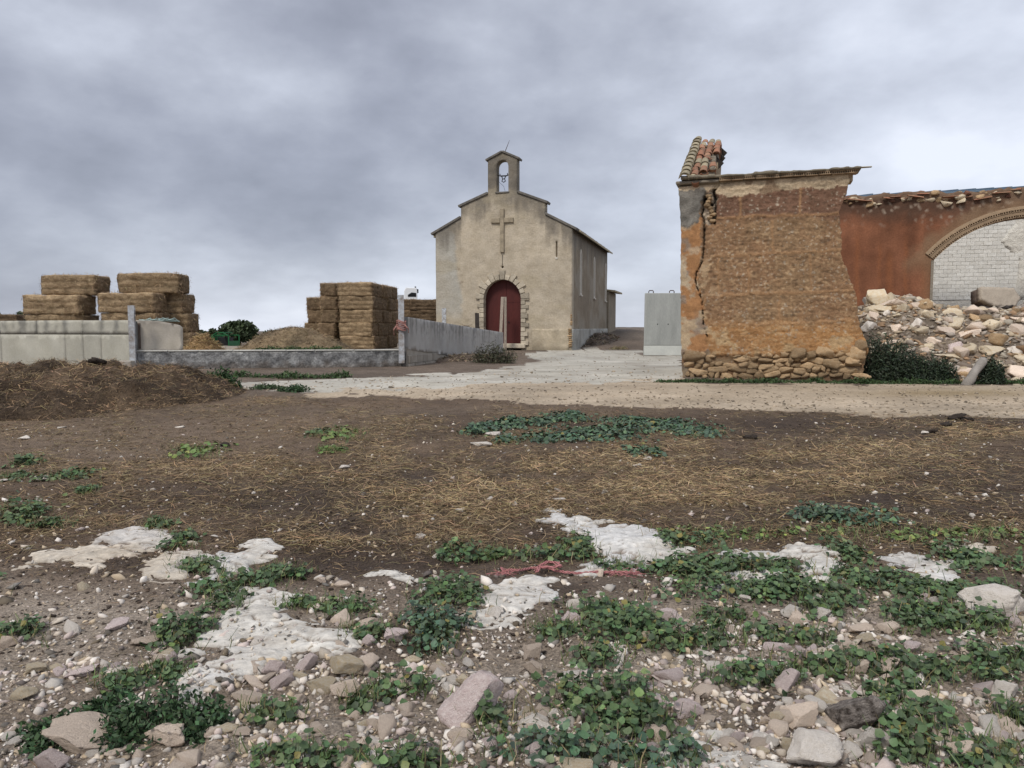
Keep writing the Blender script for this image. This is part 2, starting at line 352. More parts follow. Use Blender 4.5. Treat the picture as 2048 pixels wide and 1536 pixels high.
def ground_color(px, py, x, y):
    n = fbm(x * .9, y * .9, 21, 4); n2 = fbm(x * 3.1, y * 3.1, 22, 3)
    dark = np.array([.076, .053, .039]); brown = np.array([.205, .142, .094]); pale = np.array([.42, .355, .29]); dust = np.array([.21, .160, .118])
    d = .45 + .0 * px
    for a in ((700,1010,400,80,.7),(1850,1000,300,70,.75),(1800,850,420,30,.7),(1150,870,300,30,.35),(1700,1040,400,30,.5),(300,1000,200,25,.25),(760,1130,250,40,.6),(1250,1180,200,25,.5),
              (1550,1400,220,35,.5),(1700,1480,200,50,.5),(250,1130,150,20,.5),(800,1270,200,30,.3),(250,1400,180,40,.2),(300,730,200,60,.4)):
        d = d + gauss(px, py, *a)
    for a in ((180,890,300,40,.95),(560,870,300,40,.3),(1350,1345,350,28,.8),(650,1450,300,45,.5),(150,1250,240,40,.25),(1000,1420,300,40,.3),(1000,1520,700,30,.3),(330,1230,300,60,.2)):
        d = d - gauss(px, py, *a)
    d = np.clip(d + .55 * n + .3 * n2, 0, 1)[:, None]
    c = brown * (1 - d) + dark * d
    st = (sm(1080, 1240, py) * (1.1 - d[:, 0]) * .85)[:, None]; c = c * (1 - st) + pale * st
    for a in ((180,890,320,45,.7),(520,850,250,30,.35),(1000,820,500,10,.4)):
        g = np.clip(gauss(px, py, *a), 0, 1)[:, None]; c = c * (1 - g) + dust * g
    g = np.clip(gauss(px, py, 1350, 1345, 380, 26, .8) + gauss(px, py, 650, 1450, 260, 40, .6), 0, 1)[:, None]; c = c * (1 - g) + np.array([.31, .265, .215]) * g
    s = (straw_mask(px, py) * .5)[:, None]; c = c * (1 - s) + np.array([.25, .185, .105]) * s
    # the strip of ground at the foot of the yard walls and behind the road
    b = (sm(800, 780, py))[:, None]; c = c * (1 - b) + (np.array([.17, .13, .10]) * (1 + .5 * n[:, None])) * b
    hill = sm(44, 50, y)[:, None]; c = c * (1 - hill) + (np.array([.15, .12, .095]) * (1 + .8 * n[:, None])) * hill
    return np.clip(c, .02, 1)
def axis(segments, start):
    v = [start]
    for stop, f in segments:
        while v[-1] < stop: v.append(v[-1] + f(v[-1]))
    return np.array(v)
def build_ground():
    xp = axis([(3.2, lambda v: .036), (16, lambda v: min(.16, .012 * v)), (4000, lambda v: .06 * v)], 0.0)
    X = np.concatenate([-xp[:0:-1], xp])
    Y = np.concatenate([np.array([-900, -300, -100, -40, -15, -6, -3, -1, 0, .6, 1.1, 1.5]), axis([(15, lambda v: max(.034, .0085 * v)), (29, lambda v: .13), (5000, lambda v: .05 * v)], 1.8)])
    gx, gy = np.meshgrid(X, Y); x = gx.ravel(); y = gy.ravel()
    z = H(x, y); px, py = to_px(x, y, Hbase(x, y))
    nx = len(X); ny = len(Y)
    i = (np.arange(ny - 1)[:, None] * nx + np.arange(nx - 1)[None, :]).ravel()
    F = np.stack([i, i + 1, i + nx + 1, i + nx], 1)
    c = ground_color(px, py, x, y)
    jx = px + 26 * fbm(x * 1.1, y * 1.1, 31, 3); jy = py + 7 * fbm(x * 1.3, y * 1.3, 33, 4) * np.clip((py - 640) / 100, .4, 1.5)
    vis = (y > 3)
    isr = inpoly(jx, jy, ROAD) & vis; iss = inpoly(jx, jy, SLAB) & vis
    n = fbm(x * .8, y * .8, 51, 4)[:, None]; n2 = fbm(x * .35, y * 2.0, 52, 4)[:, None]; n3 = vnoise(x * 6, y * 6, 53)[:, None]
    road = np.array([.385, .315, .235]) * (1 + .22 * n + .30 * n2 + .08 * n3)
    tr = np.clip(gauss(px, py, 1900, 786, 170, 9, .8) * (1 + n[:, 0]), 0, 1)[:, None]
    road = road * (1 - tr) + np.array([.24, .18, .10]) * tr
    slab = np.array([.42, .395, .345]) * (1 + .22 * n + .26 * n2 + .05 * n3)
    dk = np.clip(sm(.1, .35, fbm(x * 1.2, y * 1.2, 57, 4)), 0, 1)[:, None] * .35; slab = slab * (1 - dk) + np.array([.20, .165, .13]) * dk
    c = np.where(isr[:, None], road, c); c = np.where(iss[:, None], slab, c)
    V = np.stack([x, y, z], 1)
    cls = np.zeros(len(F), int); cls[iss[F].sum(1) >= 3] = 2; cls[(isr[F].sum(1) >= 2) & (cls == 0)] = 1
    for k, (nm, mm) in enumerate((('ground', 'ground'), ('gravel_road', 'road'), ('concrete_apron', 'slab'))):
        f = F[cls == k]; used = np.unique(f); mp_ = np.zeros(len(V), np.int64); mp_[used] = np.arange(len(used))
        o = obj(nm, mesh_np(nm, V[used], mp_[f], c[used], smooth=True), M[mm]); tag(o, kind='structure')
build_ground()

# raised yard behind the low wall
LOW_A = at(266, 735, 22.7); LOW_B = at(812, 733, 24.0)
def yard_z(y): return np.interp(y, [20, 24.4, 34, 50, 80, 130, 400], [.95, .95, .70, .33, -.1, -1.2, -4])
RAMP_A = Vector((-3.33, 24.0)); RAMP_B = Vector((-.42, 36.5))
def build_yard():
    ns, ntt = 60, 80; V = []; yf_l = 28.2
    for j in range(ntt):
        t = (j / (ntt - 1)) ** 1.8
        for i in range(ns):
            s = i / (ns - 1); s = 1 - (1 - s) ** 2
            xf = -30 * (1 - s) + (RAMP_A.x) * s
            yf = np.interp(xf, [-30, -16.7, LOW_A.x, RAMP_A.x], [29.3, 24.65, 22.85, 24.1])
            y = yf + (140 - yf) * t
            xr = np.interp(y, [24, 36.5, 42, 55, 140], [RAMP_A.x - .05, RAMP_B.x - .1, -4.0, -1.5, 6])
            xl = -30 - 60 * t
            x = xl * (1 - s) + xr * s
            V.append((x, y, float(yard_z(y)) + .03 * float(fbm(np.array([x * .5]), np.array([y * .5]), 61, 3)[0])))
    i = (np.arange(ntt - 1)[:, None] * ns + np.arange(ns - 1)[None, :]).ravel()
    o = obj('yard', mesh_np('yard', np.array(V), np.stack([i, i + 1, i + ns + 1, i + ns], 1), smooth=True), M['yard']); tag(o, kind='structure')
build_yard()

# ------------------------------------------------------------------ walls traced on a vertical plane
class Plane:
    """upright plane through a point; u runs to the right in the picture, v away from the camera"""
    def __init__(s, o, ang):
        s.o = Vector((o.x, o.y)); s.a = ang; s.u = Vector((math.cos(ang), -math.sin(ang))); s.v = Vector((math.sin(ang), math.cos(ang)))
    def uz(s, px, py, v=0.0):
        d = ray(px, py); o = s.o + s.v * v; dn = d.x * s.v.x + d.y * s.v.y
        t = o.dot(s.v) / dn; p = d * t
        return ((Vector((p.x, p.y)) - o).dot(s.u), p.z + CAMZ)
    def xy(s, u, v=0.0): return s.o + s.u * u + s.v * v
    def px_np(s, u, z, v=0.0):
        x = s.o.x + s.u.x * u + s.v.x * v; y = s.o.y + s.u.y * u + s.v.y * v
        return to_px(x, y, z)
def poly_wall(name, outline, holes, du, thick, m, parent, relief=None, color=None, jit=0.3, axis_v=0.0, back=True):
    """wall standing in u,z with its face at v=axis_v; inner points carry relief and colour; outline is followed exactly"""
    P = []; E = []
    for loop in [outline] + holes:
        b = len(P); n = 0
        for k in range(len(loop)):
            (x1, y1), (x2, y2) = loop[k], loop[(k + 1) % len(loop)]
            mcount = max(1, int(math.hypot(x2 - x1, y2 - y1) / du))
            for j in range(mcount):
                t = j / mcount; P.append((x1 + (x2 - x1) * t, y1 + (y2 - y1) * t)); n += 1
        E += [(b + k, b + (k + 1) % n) for k in range(n)]
    ol = np.array(outline); x0, y0 = ol.min(0); x1, y1 = ol.max(0)
    gx, gy = np.meshgrid(np.arange(x0, x1, du), np.arange(y0, y1, du * .95)); gx = gx + (np.arange(gx.shape[0]) % 2)[:, None] * du * .5
    gx = gx.ravel() + RNG.uniform(-jit, jit, gx.size) * du; gy = gy.ravel() + RNG.uniform(-jit, jit, gy.size) * du
    ins = inpoly(gx, gy, outline); dist = segdist(gx, gy, outline, True)
    for h in holes: ins &= ~inpoly(gx, gy, h); dist = np.minimum(dist, segdist(gx, gy, h, True))
    keep = ins & (dist > du * .45)
    P += list(zip(gx[keep].tolist(), gy[keep].tolist()))
    vs, es, fs, *_ = geometry.delaunay_2d_cdt([Vector(p) for p in P], E, [], 0, 1e-5)
    q = np.array([(v.x, v.y) for v in vs]); F = np.array([f for f in fs if len(f) == 3])
    c = q[F].mean(1); ok = inpoly(c[:, 0], c[:, 1], outline)
    for h in holes: ok &= ~inpoly(c[:, 0], c[:, 1], h)
    F = F[ok]; n = len(q)
    # make every triangle face -v
    a = q[F]; area = (a[:, 1, 0] - a[:, 0, 0]) * (a[:, 2, 1] - a[:, 0, 1]) - (a[:, 2, 0] - a[:, 0, 0]) * (a[:, 1, 1] - a[:, 0, 1])
    F[area < 0] = F[area < 0][:, ::-1]
    off = relief(q[:, 0], q[:, 1]) if relief else np.zeros(n)
    Vf = np.stack([q[:, 0], axis_v + off, q[:, 1]], 1); Vb = np.stack([q[:, 0], np.full(n, axis_v + thick), q[:, 1]], 1)
    e = np.sort(np.concatenate([F[:, [0, 1]], F[:, [1, 2]], F[:, [2, 0]]]), 1); dirs = np.concatenate([F[:, [0, 1]], F[:, [1, 2]], F[:, [2, 0]]])
    _, inv, cnt = np.unique(e[:, 0].astype(np.int64) * (n + 1) + e[:, 1], return_inverse=True, return_counts=True)
    be = dirs[cnt[inv.ravel()] == 1]
    S = np.stack([be[:, 1], be[:, 0], be[:, 0] + n, be[:, 1] + n], 1)
    fl = [F, S] + ([F[:, ::-1] + n] if back else [])
    col = None
    if color is not None:
        col = color(q[:, 0], q[:, 1]); col = np.concatenate([col, col])
    return obj(name, mesh_np(name, np.concatenate([Vf, Vb]), fl, col), m, parent)
def lerp(a, b, t): return a * (1 - t[:, None]) + np.array(b) * t[:, None]

# rock shapes
_ico = {}
def ico(k):
    if k not in _ico:
        bm = bmesh.new(); bmesh.ops.create_icosphere(bm, subdivisions=k, radius=1)
        _ico[k] = (np.array([v.co[:] for v in bm.verts]), np.array([[v.index for v in f.verts] for f in bm.faces])); bm.free()
    return _ico[k]
def rock_arrays(seed, k=3, planes=9, rough=.05, lo=.42, hi=.70, block=0.0):
    r = np.random.default_rng(seed); V, F = ico(k); V = V.copy()
    if block:
        V = V * (1 - block) + block * V / np.abs(V).max(1)[:, None]; lo, hi = .82, 1.15
    for _ in range(planes):
        n = r.normal(size=3); n /= np.linalg.norm(n); d = r.uniform(lo, hi); t = V @ n; V -= np.outer(np.maximum(t - d, 0), n)
    if rough and k > 1:
        s = vnoise(V[:, 0] * 3.1 + V[:, 2] * 1.7, V[:, 1] * 3.1 - V[:, 2] * 2.3, seed) + .5 * vnoise(V[:, 0] * 7 + V[:, 2] * 5, V[:, 1] * 7 - V[:, 2] * 6, seed + 1)
        s = s + .5 * vnoise(V[:, 0] * 14 + V[:, 2] * 11, V[:, 1] * 14 - V[:, 2] * 12, seed + 2)
        V *= (1 + rough * s)[:, None]
    V -= (V.max(0) + V.min(0)) / 2; V /= np.abs(V).max(0)
    return V, F
def hull_rock(name, seed, npts=13):
    r = np.random.default_rng(seed); p = r.normal(size=(npts, 3)); p /= np.linalg.norm(p, axis=1)[:, None]; p *= r.uniform(.62, 1.0, npts)[:, None]
    bm = bmesh.new()
    for q in p: bm.verts.new(q)
    res = bmesh.ops.convex_hull(bm, input=bm.verts); bmesh.ops.delete(bm, geom=list(set(e for e in res['geom_interior'] if isinstance(e, bmesh.types.BMVert))), context='VERTS')
    bmesh.ops.bevel(bm, geom=list(bm.edges), offset=.05, segments=1, affect='EDGES'); bmesh.ops.triangulate(bm, faces=bm.faces)
    V = np.array([v.co[:] for v in bm.verts]); bm.verts.index_update(); F = np.array([[v.index for v in f.verts] for f in bm.faces]); bm.free()
    V -= (V.max(0) + V.min(0)) / 2; V /= np.abs(V).max(0); return mesh_np(name, V, F)
def rock_set(name, n, k, seed, **kw):
    return [mesh_np(name, *rock_arrays(seed + i, k, **kw)) for i in range(n)]
ROCK_BIG = {m_: rock_set('rock_' + m_, 8, 4, 100 + 10 * i, planes=12, rough=.085, lo=.42, hi=.74) for i, m_ in enumerate(('pale', 'white', 'mauve', 'yellow', 'mud'))}
ROCK_MED = {m_: [hull_rock('stone_' + m_, 300 + 20 * i + j, 9 + j % 6) for j in range(12)] for i, m_ in enumerate(('pale', 'white', 'mauve', 'yellow'))}
for d_ in (ROCK_BIG, ROCK_MED):
    for k_, l_ in d_.items():
        for me_ in l_: me_.materials.append(M['rock_' + k_])
ROCK_TILE = [hull_rock('brick_shard', 480 + j, 10) for j in range(6)]
for me_ in ROCK_TILE: me_.materials.append(M['shard'])
RUIN_ST = rock_set('ruin_stone', 14, 3, 500, planes=12, rough=.09, block=.85)
for me_ in RUIN_ST: me_.materials.append(M['ruin_stone'])
def R3(): return (random.uniform(-.35, .35), random.uniform(-.35, .35), random.uniform(0, 6.28))

# ------------------------------------------------------------------ the chapel
CH = Plane(at(1005, 697, 41.0), R(15.6))
CZ = .50                                                  # its ground level
def build_chapel():
    root = empty('chapel', (CH.o.x, CH.o.y, CZ), -CH.a)
    tag(root, 'small ochre stone chapel with bell gable, cross and red arched door', 'chapel')
    def L(px, py, v=0.0):
        u, z = CH.uz(px, py, v); return (u, z - CZ)
    prof = [L(873, 720), L(1143, 720), L(1141, 459), L(1090, 431), L(1090, 406), L(1035, 386), L(1034, 318), L(1005, 304), L(976, 318), L(976, 386), L(922, 411), L(922, 433), L(873, 462)]
    # level out left and right so that the gable is regular
    ul, ur = prof[0][0], prof[1][0]; zb = -.4
    ze = (prof[2][1] + prof[12][1]) / 2
    us = (prof[3][0] - prof[11][0]) / 2; zs0 = (prof[3][1] + prof[11][1]) / 2; zs1 = (prof[4][1] + prof[10][1]) / 2
    ub = (prof[6][0] - prof[8][0]) / 2; zb0 = (prof[5][1] + prof[9][1]) / 2; zb1 = (prof[6][1] + prof[8][1]) / 2; zt = prof[7][1]
    r = (L(1043, 598)[0] - L(968, 598)[0]) / 2; zsp = L(1005, 598)[1]; zd = L(1005, 686)[1]
    arc = [(r * math.cos(t), zsp + r * math.sin(t)) for t in np.linspace(math.pi, 0, 23)]
    prof = [(ul, zb), (-r, zb)] + arc + [(r, zb), (ur, zb), (ur, ze), (us, zs0), (us, zs1), (ub, zb0), (ub, zb1), (0, zt), (-ub, zb1), (-ub, zb0), (-us, zs1), (-us, zs0), (ul, ze)]
    bo = (L(1017, 350)[0] - L(993, 350)[0]) / 2; bz0 = L(1005, 384)[1]; bz1 = L(1005, 320)[1] - bo
    bell = [(-bo, bz0), (bo, bz0)] + [(bo * math.cos(t), bz1 + bo * math.sin(t)) for t in np.linspace(0, math.pi, 13)]
    su, s0 = L(1113, 514); _, s1 = L(1113, 482); slit = [(su - .045, s0), (su + .045, s0), (su + .045, s1), (su - .045, s1)]
    hu, hz = L(1005, 534); hole = [(hu + .075 * math.cos(t), hz + .075 * math.sin(t)) for t in np.linspace(0, 2 * math.pi, 9)[:-1]]
    T = .55
    def col(u, z):
        n = fbm(u * .8, z * .8, 71, 4); n2 = fbm(u * 2.5, z * 2.5, 72, 4); st = fbm(u * 5, z * .5, 73, 3)
        c = np.tile(np.array([.45, .39, .305]), (len(u), 1)) * (1 + .16 * n + .14 * n2)[:, None]
        # pale repair down the left side, bare patch at its border
        e = ul + 1.25 + .35 * n2 + .25 * n - .12 * (z - 4)
        g = sm(e + .12, e - .12, u) * sm(1.0, 2.5, z); c = lerp(c, (.375, .365, .33), np.clip(g * (.75 + .4 * n), 0, 1))
        b = sm(.22, .05, np.abs(u - e - .05)) * sm(3.2, 3.8, z) * sm(5.6, 4.8, z) * sm(-.05, .25, n2); c = lerp(c, (.24, .19, .14), b * .9)
        # lichen and soot: on the bell gable and in runs below every coping
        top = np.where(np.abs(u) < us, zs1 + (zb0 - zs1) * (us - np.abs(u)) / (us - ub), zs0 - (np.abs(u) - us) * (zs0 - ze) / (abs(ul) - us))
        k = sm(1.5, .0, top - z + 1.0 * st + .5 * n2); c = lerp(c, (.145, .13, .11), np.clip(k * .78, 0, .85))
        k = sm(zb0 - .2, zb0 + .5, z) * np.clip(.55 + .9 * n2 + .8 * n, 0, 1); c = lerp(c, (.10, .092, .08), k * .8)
        k = sm(.9, .2, z) * np.clip(.5 + 1.2 * n2, 0, 1); c = lerp(c, (.25, .205, .15), k * .7)
        k = np.clip(sm(.10, .3, fbm(u * .6 + 5, z * 1.3, 79, 4)), 0, 1) * .3; c = lerp(c, (.42, .36, .25), k)
        return c
    def rel(u, z): return .02 * fbm(u * 1.8, z * 1.8, 81, 4) + .012 * vnoise(u * 7, z * 7, 82)
    poly_wall('facade', prof, [bell, slit, hole], .085, T, M['chapel'], root, rel, col)
    # side walls, rear wall
    Lg = 12.6
    zr = lambda u: ze
    cr = Plane(CH.xy(ur, .0), CH.a - math.pi / 2)          # plane of the right flank, u runs backwards
    SP = Plane(Vector((CH.xy(ur).x, CH.xy(ur).y, 0)), 0)
    SP.u = CH.v; SP.v = -CH.u
    def S(px, py):
        u, z = SP.uz(px, py); return (u, z - CZ)
    wins = []
    for (x, y0, y1) in ((1161.5, 505, 586), (1188.5, 521, 594), (1211, 531, 600)):
        v0, zt_ = S(x, y0); _, zb_ = S(x, y1); wins.append((v0, zb_, zt_))
    zbm = sum(w[1] for w in wins) / 3; ztm = sum(w[2] for w in wins) / 3
    flank = empty('flank_tmp')
    def wcol(v, z):
        n = fbm(v * .8, z * .8, 91, 4); n2 = fbm(v * 2.5, z * 2.5, 92, 4); st = fbm(v * 4, z * .4, 93, 3)
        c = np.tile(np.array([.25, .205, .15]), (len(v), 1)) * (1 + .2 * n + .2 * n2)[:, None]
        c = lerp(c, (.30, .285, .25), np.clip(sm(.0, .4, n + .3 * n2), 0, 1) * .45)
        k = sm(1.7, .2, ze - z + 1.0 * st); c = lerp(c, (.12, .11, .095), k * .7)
        k = sm(.0, .25, np.abs(fbm(v * 1.5, z * 3, 96, 3)) * -1 + .06) * sm(2.2, 1.8, z) * sm(1.2, 1.7, z); c = lerp(c, (.42, .37, .3), np.clip(k, 0, 1))
        return c
    wl = .15
    def lancet(v0, z0, z1, g): return [(v0 - wl - g, z0 - g), (v0 + wl + g, z0 - g), (v0 + wl + g, z1 - wl), (v0 + (wl + g) * .6, z1 - .04 + g), (v0, z1 + g + .07), (v0 - (wl + g) * .6, z1 - .04 + g), (v0 - wl - g, z1 - wl)]
    holes = [lancet(w[0], zbm, ztm, 0) for w in wins]
    rearv = Lg
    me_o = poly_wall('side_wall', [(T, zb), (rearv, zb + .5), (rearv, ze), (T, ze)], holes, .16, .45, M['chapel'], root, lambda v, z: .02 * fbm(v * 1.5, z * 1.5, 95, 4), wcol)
    me_o.rotation_euler = (0, 0, math.pi / 2); me_o.location = (ur, 0, 0)
    bpy.data.objects.remove(flank)
    for (v0, _, _) in wins:
        wn = MB(); o = lancet(v0, zbm, ztm, .12); i = lancet(v0, zbm, ztm, -.01); n = len(o)
        for k in range(n):
            k2 = (k + 1) % n
            for a, b in ((.0, .0),):
                vs = [(ur + .035, o[k][0], o[k][1]), (ur + .035, o[k2][0], o[k2][1]), (ur + .035, i[k2][0], i[k2][1]), (ur + .035, i[k][0], i[k][1]),
                      (ur - .02, o[k][0], o[k][1]), (ur - .02, o[k2][0], o[k2][1]), (ur - .02, i[k2][0], i[k2][1]), (ur - .02, i[k][0], i[k][1])]
                wn.add(vs, [(0, 1, 2, 3), (0, 4, 5, 1), (2, 6, 7, 3), (5, 4, 7, 6)])
        w = wn.build('window', M['window_frame'], root)
        MB().box(ur - .2, ur - .14, v0 - wl, v0 + wl, zbm, ztm - .35).build('filled_lower_pane', M['wall_fill'], w)
        MB().box(ur - .3, ur - .24, v0 - wl, v0 + wl, ztm - .4, ztm + .05).build('pane', M['void'], w)
        MB().box(ur - .05, ur + .10, v0 - wl - .12, v0 + wl + .12, zbm - .16, zbm - .09).build('sill', M['window_frame'], w)
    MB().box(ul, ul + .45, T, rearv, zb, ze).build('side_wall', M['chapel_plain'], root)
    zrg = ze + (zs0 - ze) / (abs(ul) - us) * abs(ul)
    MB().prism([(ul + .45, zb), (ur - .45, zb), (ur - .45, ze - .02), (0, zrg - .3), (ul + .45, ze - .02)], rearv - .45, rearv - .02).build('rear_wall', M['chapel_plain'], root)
    # roof: two slopes with an overhang, ribbed by rows of tile at the eaves
    slope = (zrg - ze) / abs(ur)
    for sgn in (1, -1):
        ue = sgn * (abs(ur if sgn > 0 else ul) + .34)
        p0 = (0, zrg); p1 = (ue, zrg - slope * abs(ue))
        MB().prism([p0, p1, (p1[0], p1[1] + .10), (0, zrg + .11)], T + .002, rearv + .2).build('roof', M['tile_lichen'], root)
    tl = half_tile_mesh('eave_tile', .2, .42, M['coping'])
    k = 0; v = T + .15
    while v < rearv + .1:
        uo = abs(ur) + .30; obj('roof_tile', tl, None, root, loc=(uo - .12, v, zrg - slope * (uo - .12) + .07 + random.uniform(0, .02)), rot=(0, math.atan(slope), math.pi / 2)); v += .26
    # lower sacristy behind, with its own little eave
    za = S(1226, 586)[1] - .05
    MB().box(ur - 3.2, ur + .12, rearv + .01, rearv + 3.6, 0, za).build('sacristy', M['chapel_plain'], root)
    MB().prism([(ur - 3.3, za + .45), (ur + .55, za - .02), (ur + .55, za + .10), (ur - 3.3, za + .58)], rearv + .03, rearv + 3.9).build('sacristy_roof', M['tile_lichen'], root)
    # copings
    def cop(a, b, over_a=.0, over_b=.12, w=T + .16, h=.13):
        a = Vector((a[0], 0, a[1])); b = Vector((b[0], 0, b[1])); d = (b - a).normalized(); a = a - d * over_a; b = b + d * over_b
        m_ = MB(); up = Vector((0, 0, 1)) - d * d.z; up.normalize()
        A = a + up * (h / 2 - .02); B = b + up * (h / 2 - .02)
        m_.bar(A + Vector((0, T / 2, 0)), B + Vector((0, T / 2, 0)), w, h, up=tuple(up)); m_.build('coping', M['coping'], root, bevel=.015)
    for s in (1, -1):
        cop((s * (us + .003), zs0), (s * abs(ur if s > 0 else ul), ze), 0, .26)
        cop((s * (ub + .003), zb0), (s * us, zs1), 0, .14)
        cop((0, zt), (s * ub, zb1), 0, .12, h=.11)
    # stones round the door
    ang0 = 0; nv = 13; a = np.linspace(0, math.pi, nv + 1)
    for k in range(nv):
        ro = r + (.46 if k % 2 == 0 else .27) + random.uniform(-.03, .03); g = .014
        t0, t1 = a[k] + g, a[k + 1] - g
        pl = [(r * math.cos(t0) * .99, zsp + r * .99 * math.sin(t0)), (ro * math.cos(t0), zsp + ro * math.sin(t0)), (ro * math.cos(t1), zsp + ro * math.sin(t1)), (r * .99 * math.cos(t1), zsp + r * .99 * math.sin(t1))]
        MB().prism(pl, -.085 - random.uniform(0, .03), .35).build('stone', M['quoin'], root, bevel=.012)
    for s in (1, -1):
        z = zd - .12; k = 0
        while z < zsp - .05:
            h = random.uniform(.22, .29); w = (.40 if k % 2 == 0 else .24) + random.uniform(-.04, .04); h = min(h, zsp - z)
            x0, x1 = sorted((s * r * .99, s * (r + w))); MB().box(x0, x1, -.08 - random.uniform(0, .03), .35, z + .01, z + h - .01).build('stone', M['quoin'], root, bevel=.012)
            z += h; k += 1
    # door in a recess
    dr = empty('door'); dr.parent = root
    dl = [(-r, zd), (.13, zd), (.13, zsp - .12)]
    MB().prism([(-r - .05, zd - .1), (.12, zd - .1)] + [(min(.12, (r + .05) * math.cos(t)), zsp + (r + .05) * math.sin(t) if (r + .05) * math.cos(t) < .12 else zsp + math.sqrt((r + .05) ** 2 - .0144)) for t in np.linspace(math.acos(.12 / (r + .05)), math.pi, 14)], .36, .42).build('door_leaf', M['door'], dr)
    MB().box(.135, r + .05, .345, .42, zd - .1, zsp - .12).build('wicket_leaf', M['door'], dr)
    MB().prism([(.135, zsp - .11), (r + .05, zsp - .11)] + [((r + .05) * math.cos(t), zsp + (r + .05) * math.sin(t)) for t in np.linspace(0, math.acos(.135 / (r + .05)), 10)], .36, .42).build('upper_panel', M['door'], dr)
    MB().box(.10, r, .33, .36, zsp - .16, zsp - .10).build('rail', M['door'], dr)
    MB().box(.22, .30, .30, .345, zd + 1.12, zd + 1.17).build('handle', M['dark_metal'], dr)
    MB().box(-.02, .05, .31, .36, zd + 1.12, zd + 1.17).build('handle', M['dark_metal'], dr)
    MB().box(-r - .1, r + .25, -.18, .5, zd - .28, zd - .03).build('threshold', M['quoin'], root, bevel=.03)
    # cross, lamp hole
    cz0, cz1 = L(1005, 505)[1], L(1005, 417)[1]; ca0, ca1 = L(1005, 446)[1], L(1005, 436)[1]; cw = (L(1027, 441)[0] - L(982, 441)[0]) / 2
    cx = empty('cross'); cx.parent = root
    MB().box(-.11, .11, -.11, .05, cz0, cz1).build('upright', M['cross'], cx, bevel=.02)
    for s in (1, -1): MB().box(*sorted((s * .118, s * cw)), -.105, .05, ca0, ca1).build('arm', M['cross'], cx, bevel=.02)
    MB().tube([(0, -.01, hz + .09), (.01, -.015, cz0 - .12)], .012, 5).build('cable', M['dark_metal'], root)
    MB().box(su - .07, su + .07, -.03, .06, s0 - .1, s0 - .01).build('slit_sill', M['window_frame'], root)
    # bell frame: iron yoke left without its bell
    by = L(1005, 350)[1]; y = .25
    yk = MB(); yk.bar((-bo - .02, y, by + .05), (-.16, y, by), .05).bar((-.16, y, by), (.16, y, by), .06).bar((.16, y, by), (bo + .02, y, by + .07), .05)
    yk.bar((-.2, y, by), (-.2, y, by + .12), .035).bar((.2, y, by), (.22, y, by + .14), .035)
    yk.tube([(-.12, y, by), (-.05, y, by - .16), (-.1, y, by - .28), (0, y, by - .34), (.1, y, by - .28), (.05, y, by - .16), (.12, y, by)], .027, 6); yk.bar((-.06, y, by - .16), (.06, y, by - .16), .04)
    yk.build('bell_yoke', M['dark_metal'], root)
    MB().tube([(-bo + .03, .25, by + .02), (-bo + .06, .25, by - .3), (0, .25, bz0 + .35), (.1, .25, bz0 + .02)], .008, 5).build('cable', M['dark_metal'], root)
    MB().box(-bo - .06, bo + .06, -.05, T + .04, bz0 - .07, bz0 + .02).build('bell_sill', M['coping'], root, bevel=.02)
    MB().tube([(.02, .28, zt - .05), (.22, .28, zt + .42), (.32, .28, zt + .66)], [.022, .015, .007], 6).build('lightning_rod', M['rust'], root)
    # plinth, battered by damp
    def pcol(u, z):
        n = fbm(u * 2, z * 2, 97, 4); c = np.tile(np.array([.42, .36, .27]), (len(u), 1)) * (1 + .4 * n)[:, None]
        return lerp(c, (.24, .205, .15), sm(.35, .0, z) * .8)
    zp = L(1100, 658)[1]
    poly_wall('plinth', [(r + .62, zb), (ur - .18, zb), (ur - .13, zp * .5), (ur - .17, zp), (r + .60, zp + .01)], [], .09, .2, M['chapel'], root, lambda u, z: .025 * fbm(u * 3, z * 3, 98, 4), pcol, axis_v=-.06)
    po = poly_wall('plinth', [(.02, zb), (rearv, zb + .4), (rearv, zp + .05), (.02, zp)], [], .14, .12, M['chapel'], root, lambda u, z: .03 * fbm(u * 2, z * 3, 99, 4), lambda u, z: np.tile(np.array([.33, .325, .30]), (len(u), 1)) * (1 + .5 * fbm(u * 1.5, z * 2, 94, 4))[:, None])
    po.rotation_euler = (0, 0, math.pi / 2); po.location = (ur + .07, 0, 0)
    # bare corner masonry where the render has dropped off
    for k in range(9):
        z = zp - .02 - k * .11
        if z < -.1: break
        obj('stone', random.choice(RUIN_ST), None, root, loc=(ur - .1 + random.uniform(-.03, .03), -.0, z), rot=(0, 0, random.uniform(-.2, .2)), scale=(random.uniform(.09, .15), .09, .05))
    for k in range(5):
        obj('stone', random.choice(RUIN_ST), None, root, loc=(ur - .02, -.0, zp + .25 + k * .12), rot=(0, 0, random.uniform(-.2, .2)), scale=(random.uniform(.05, .07), .05, .05))
    return root
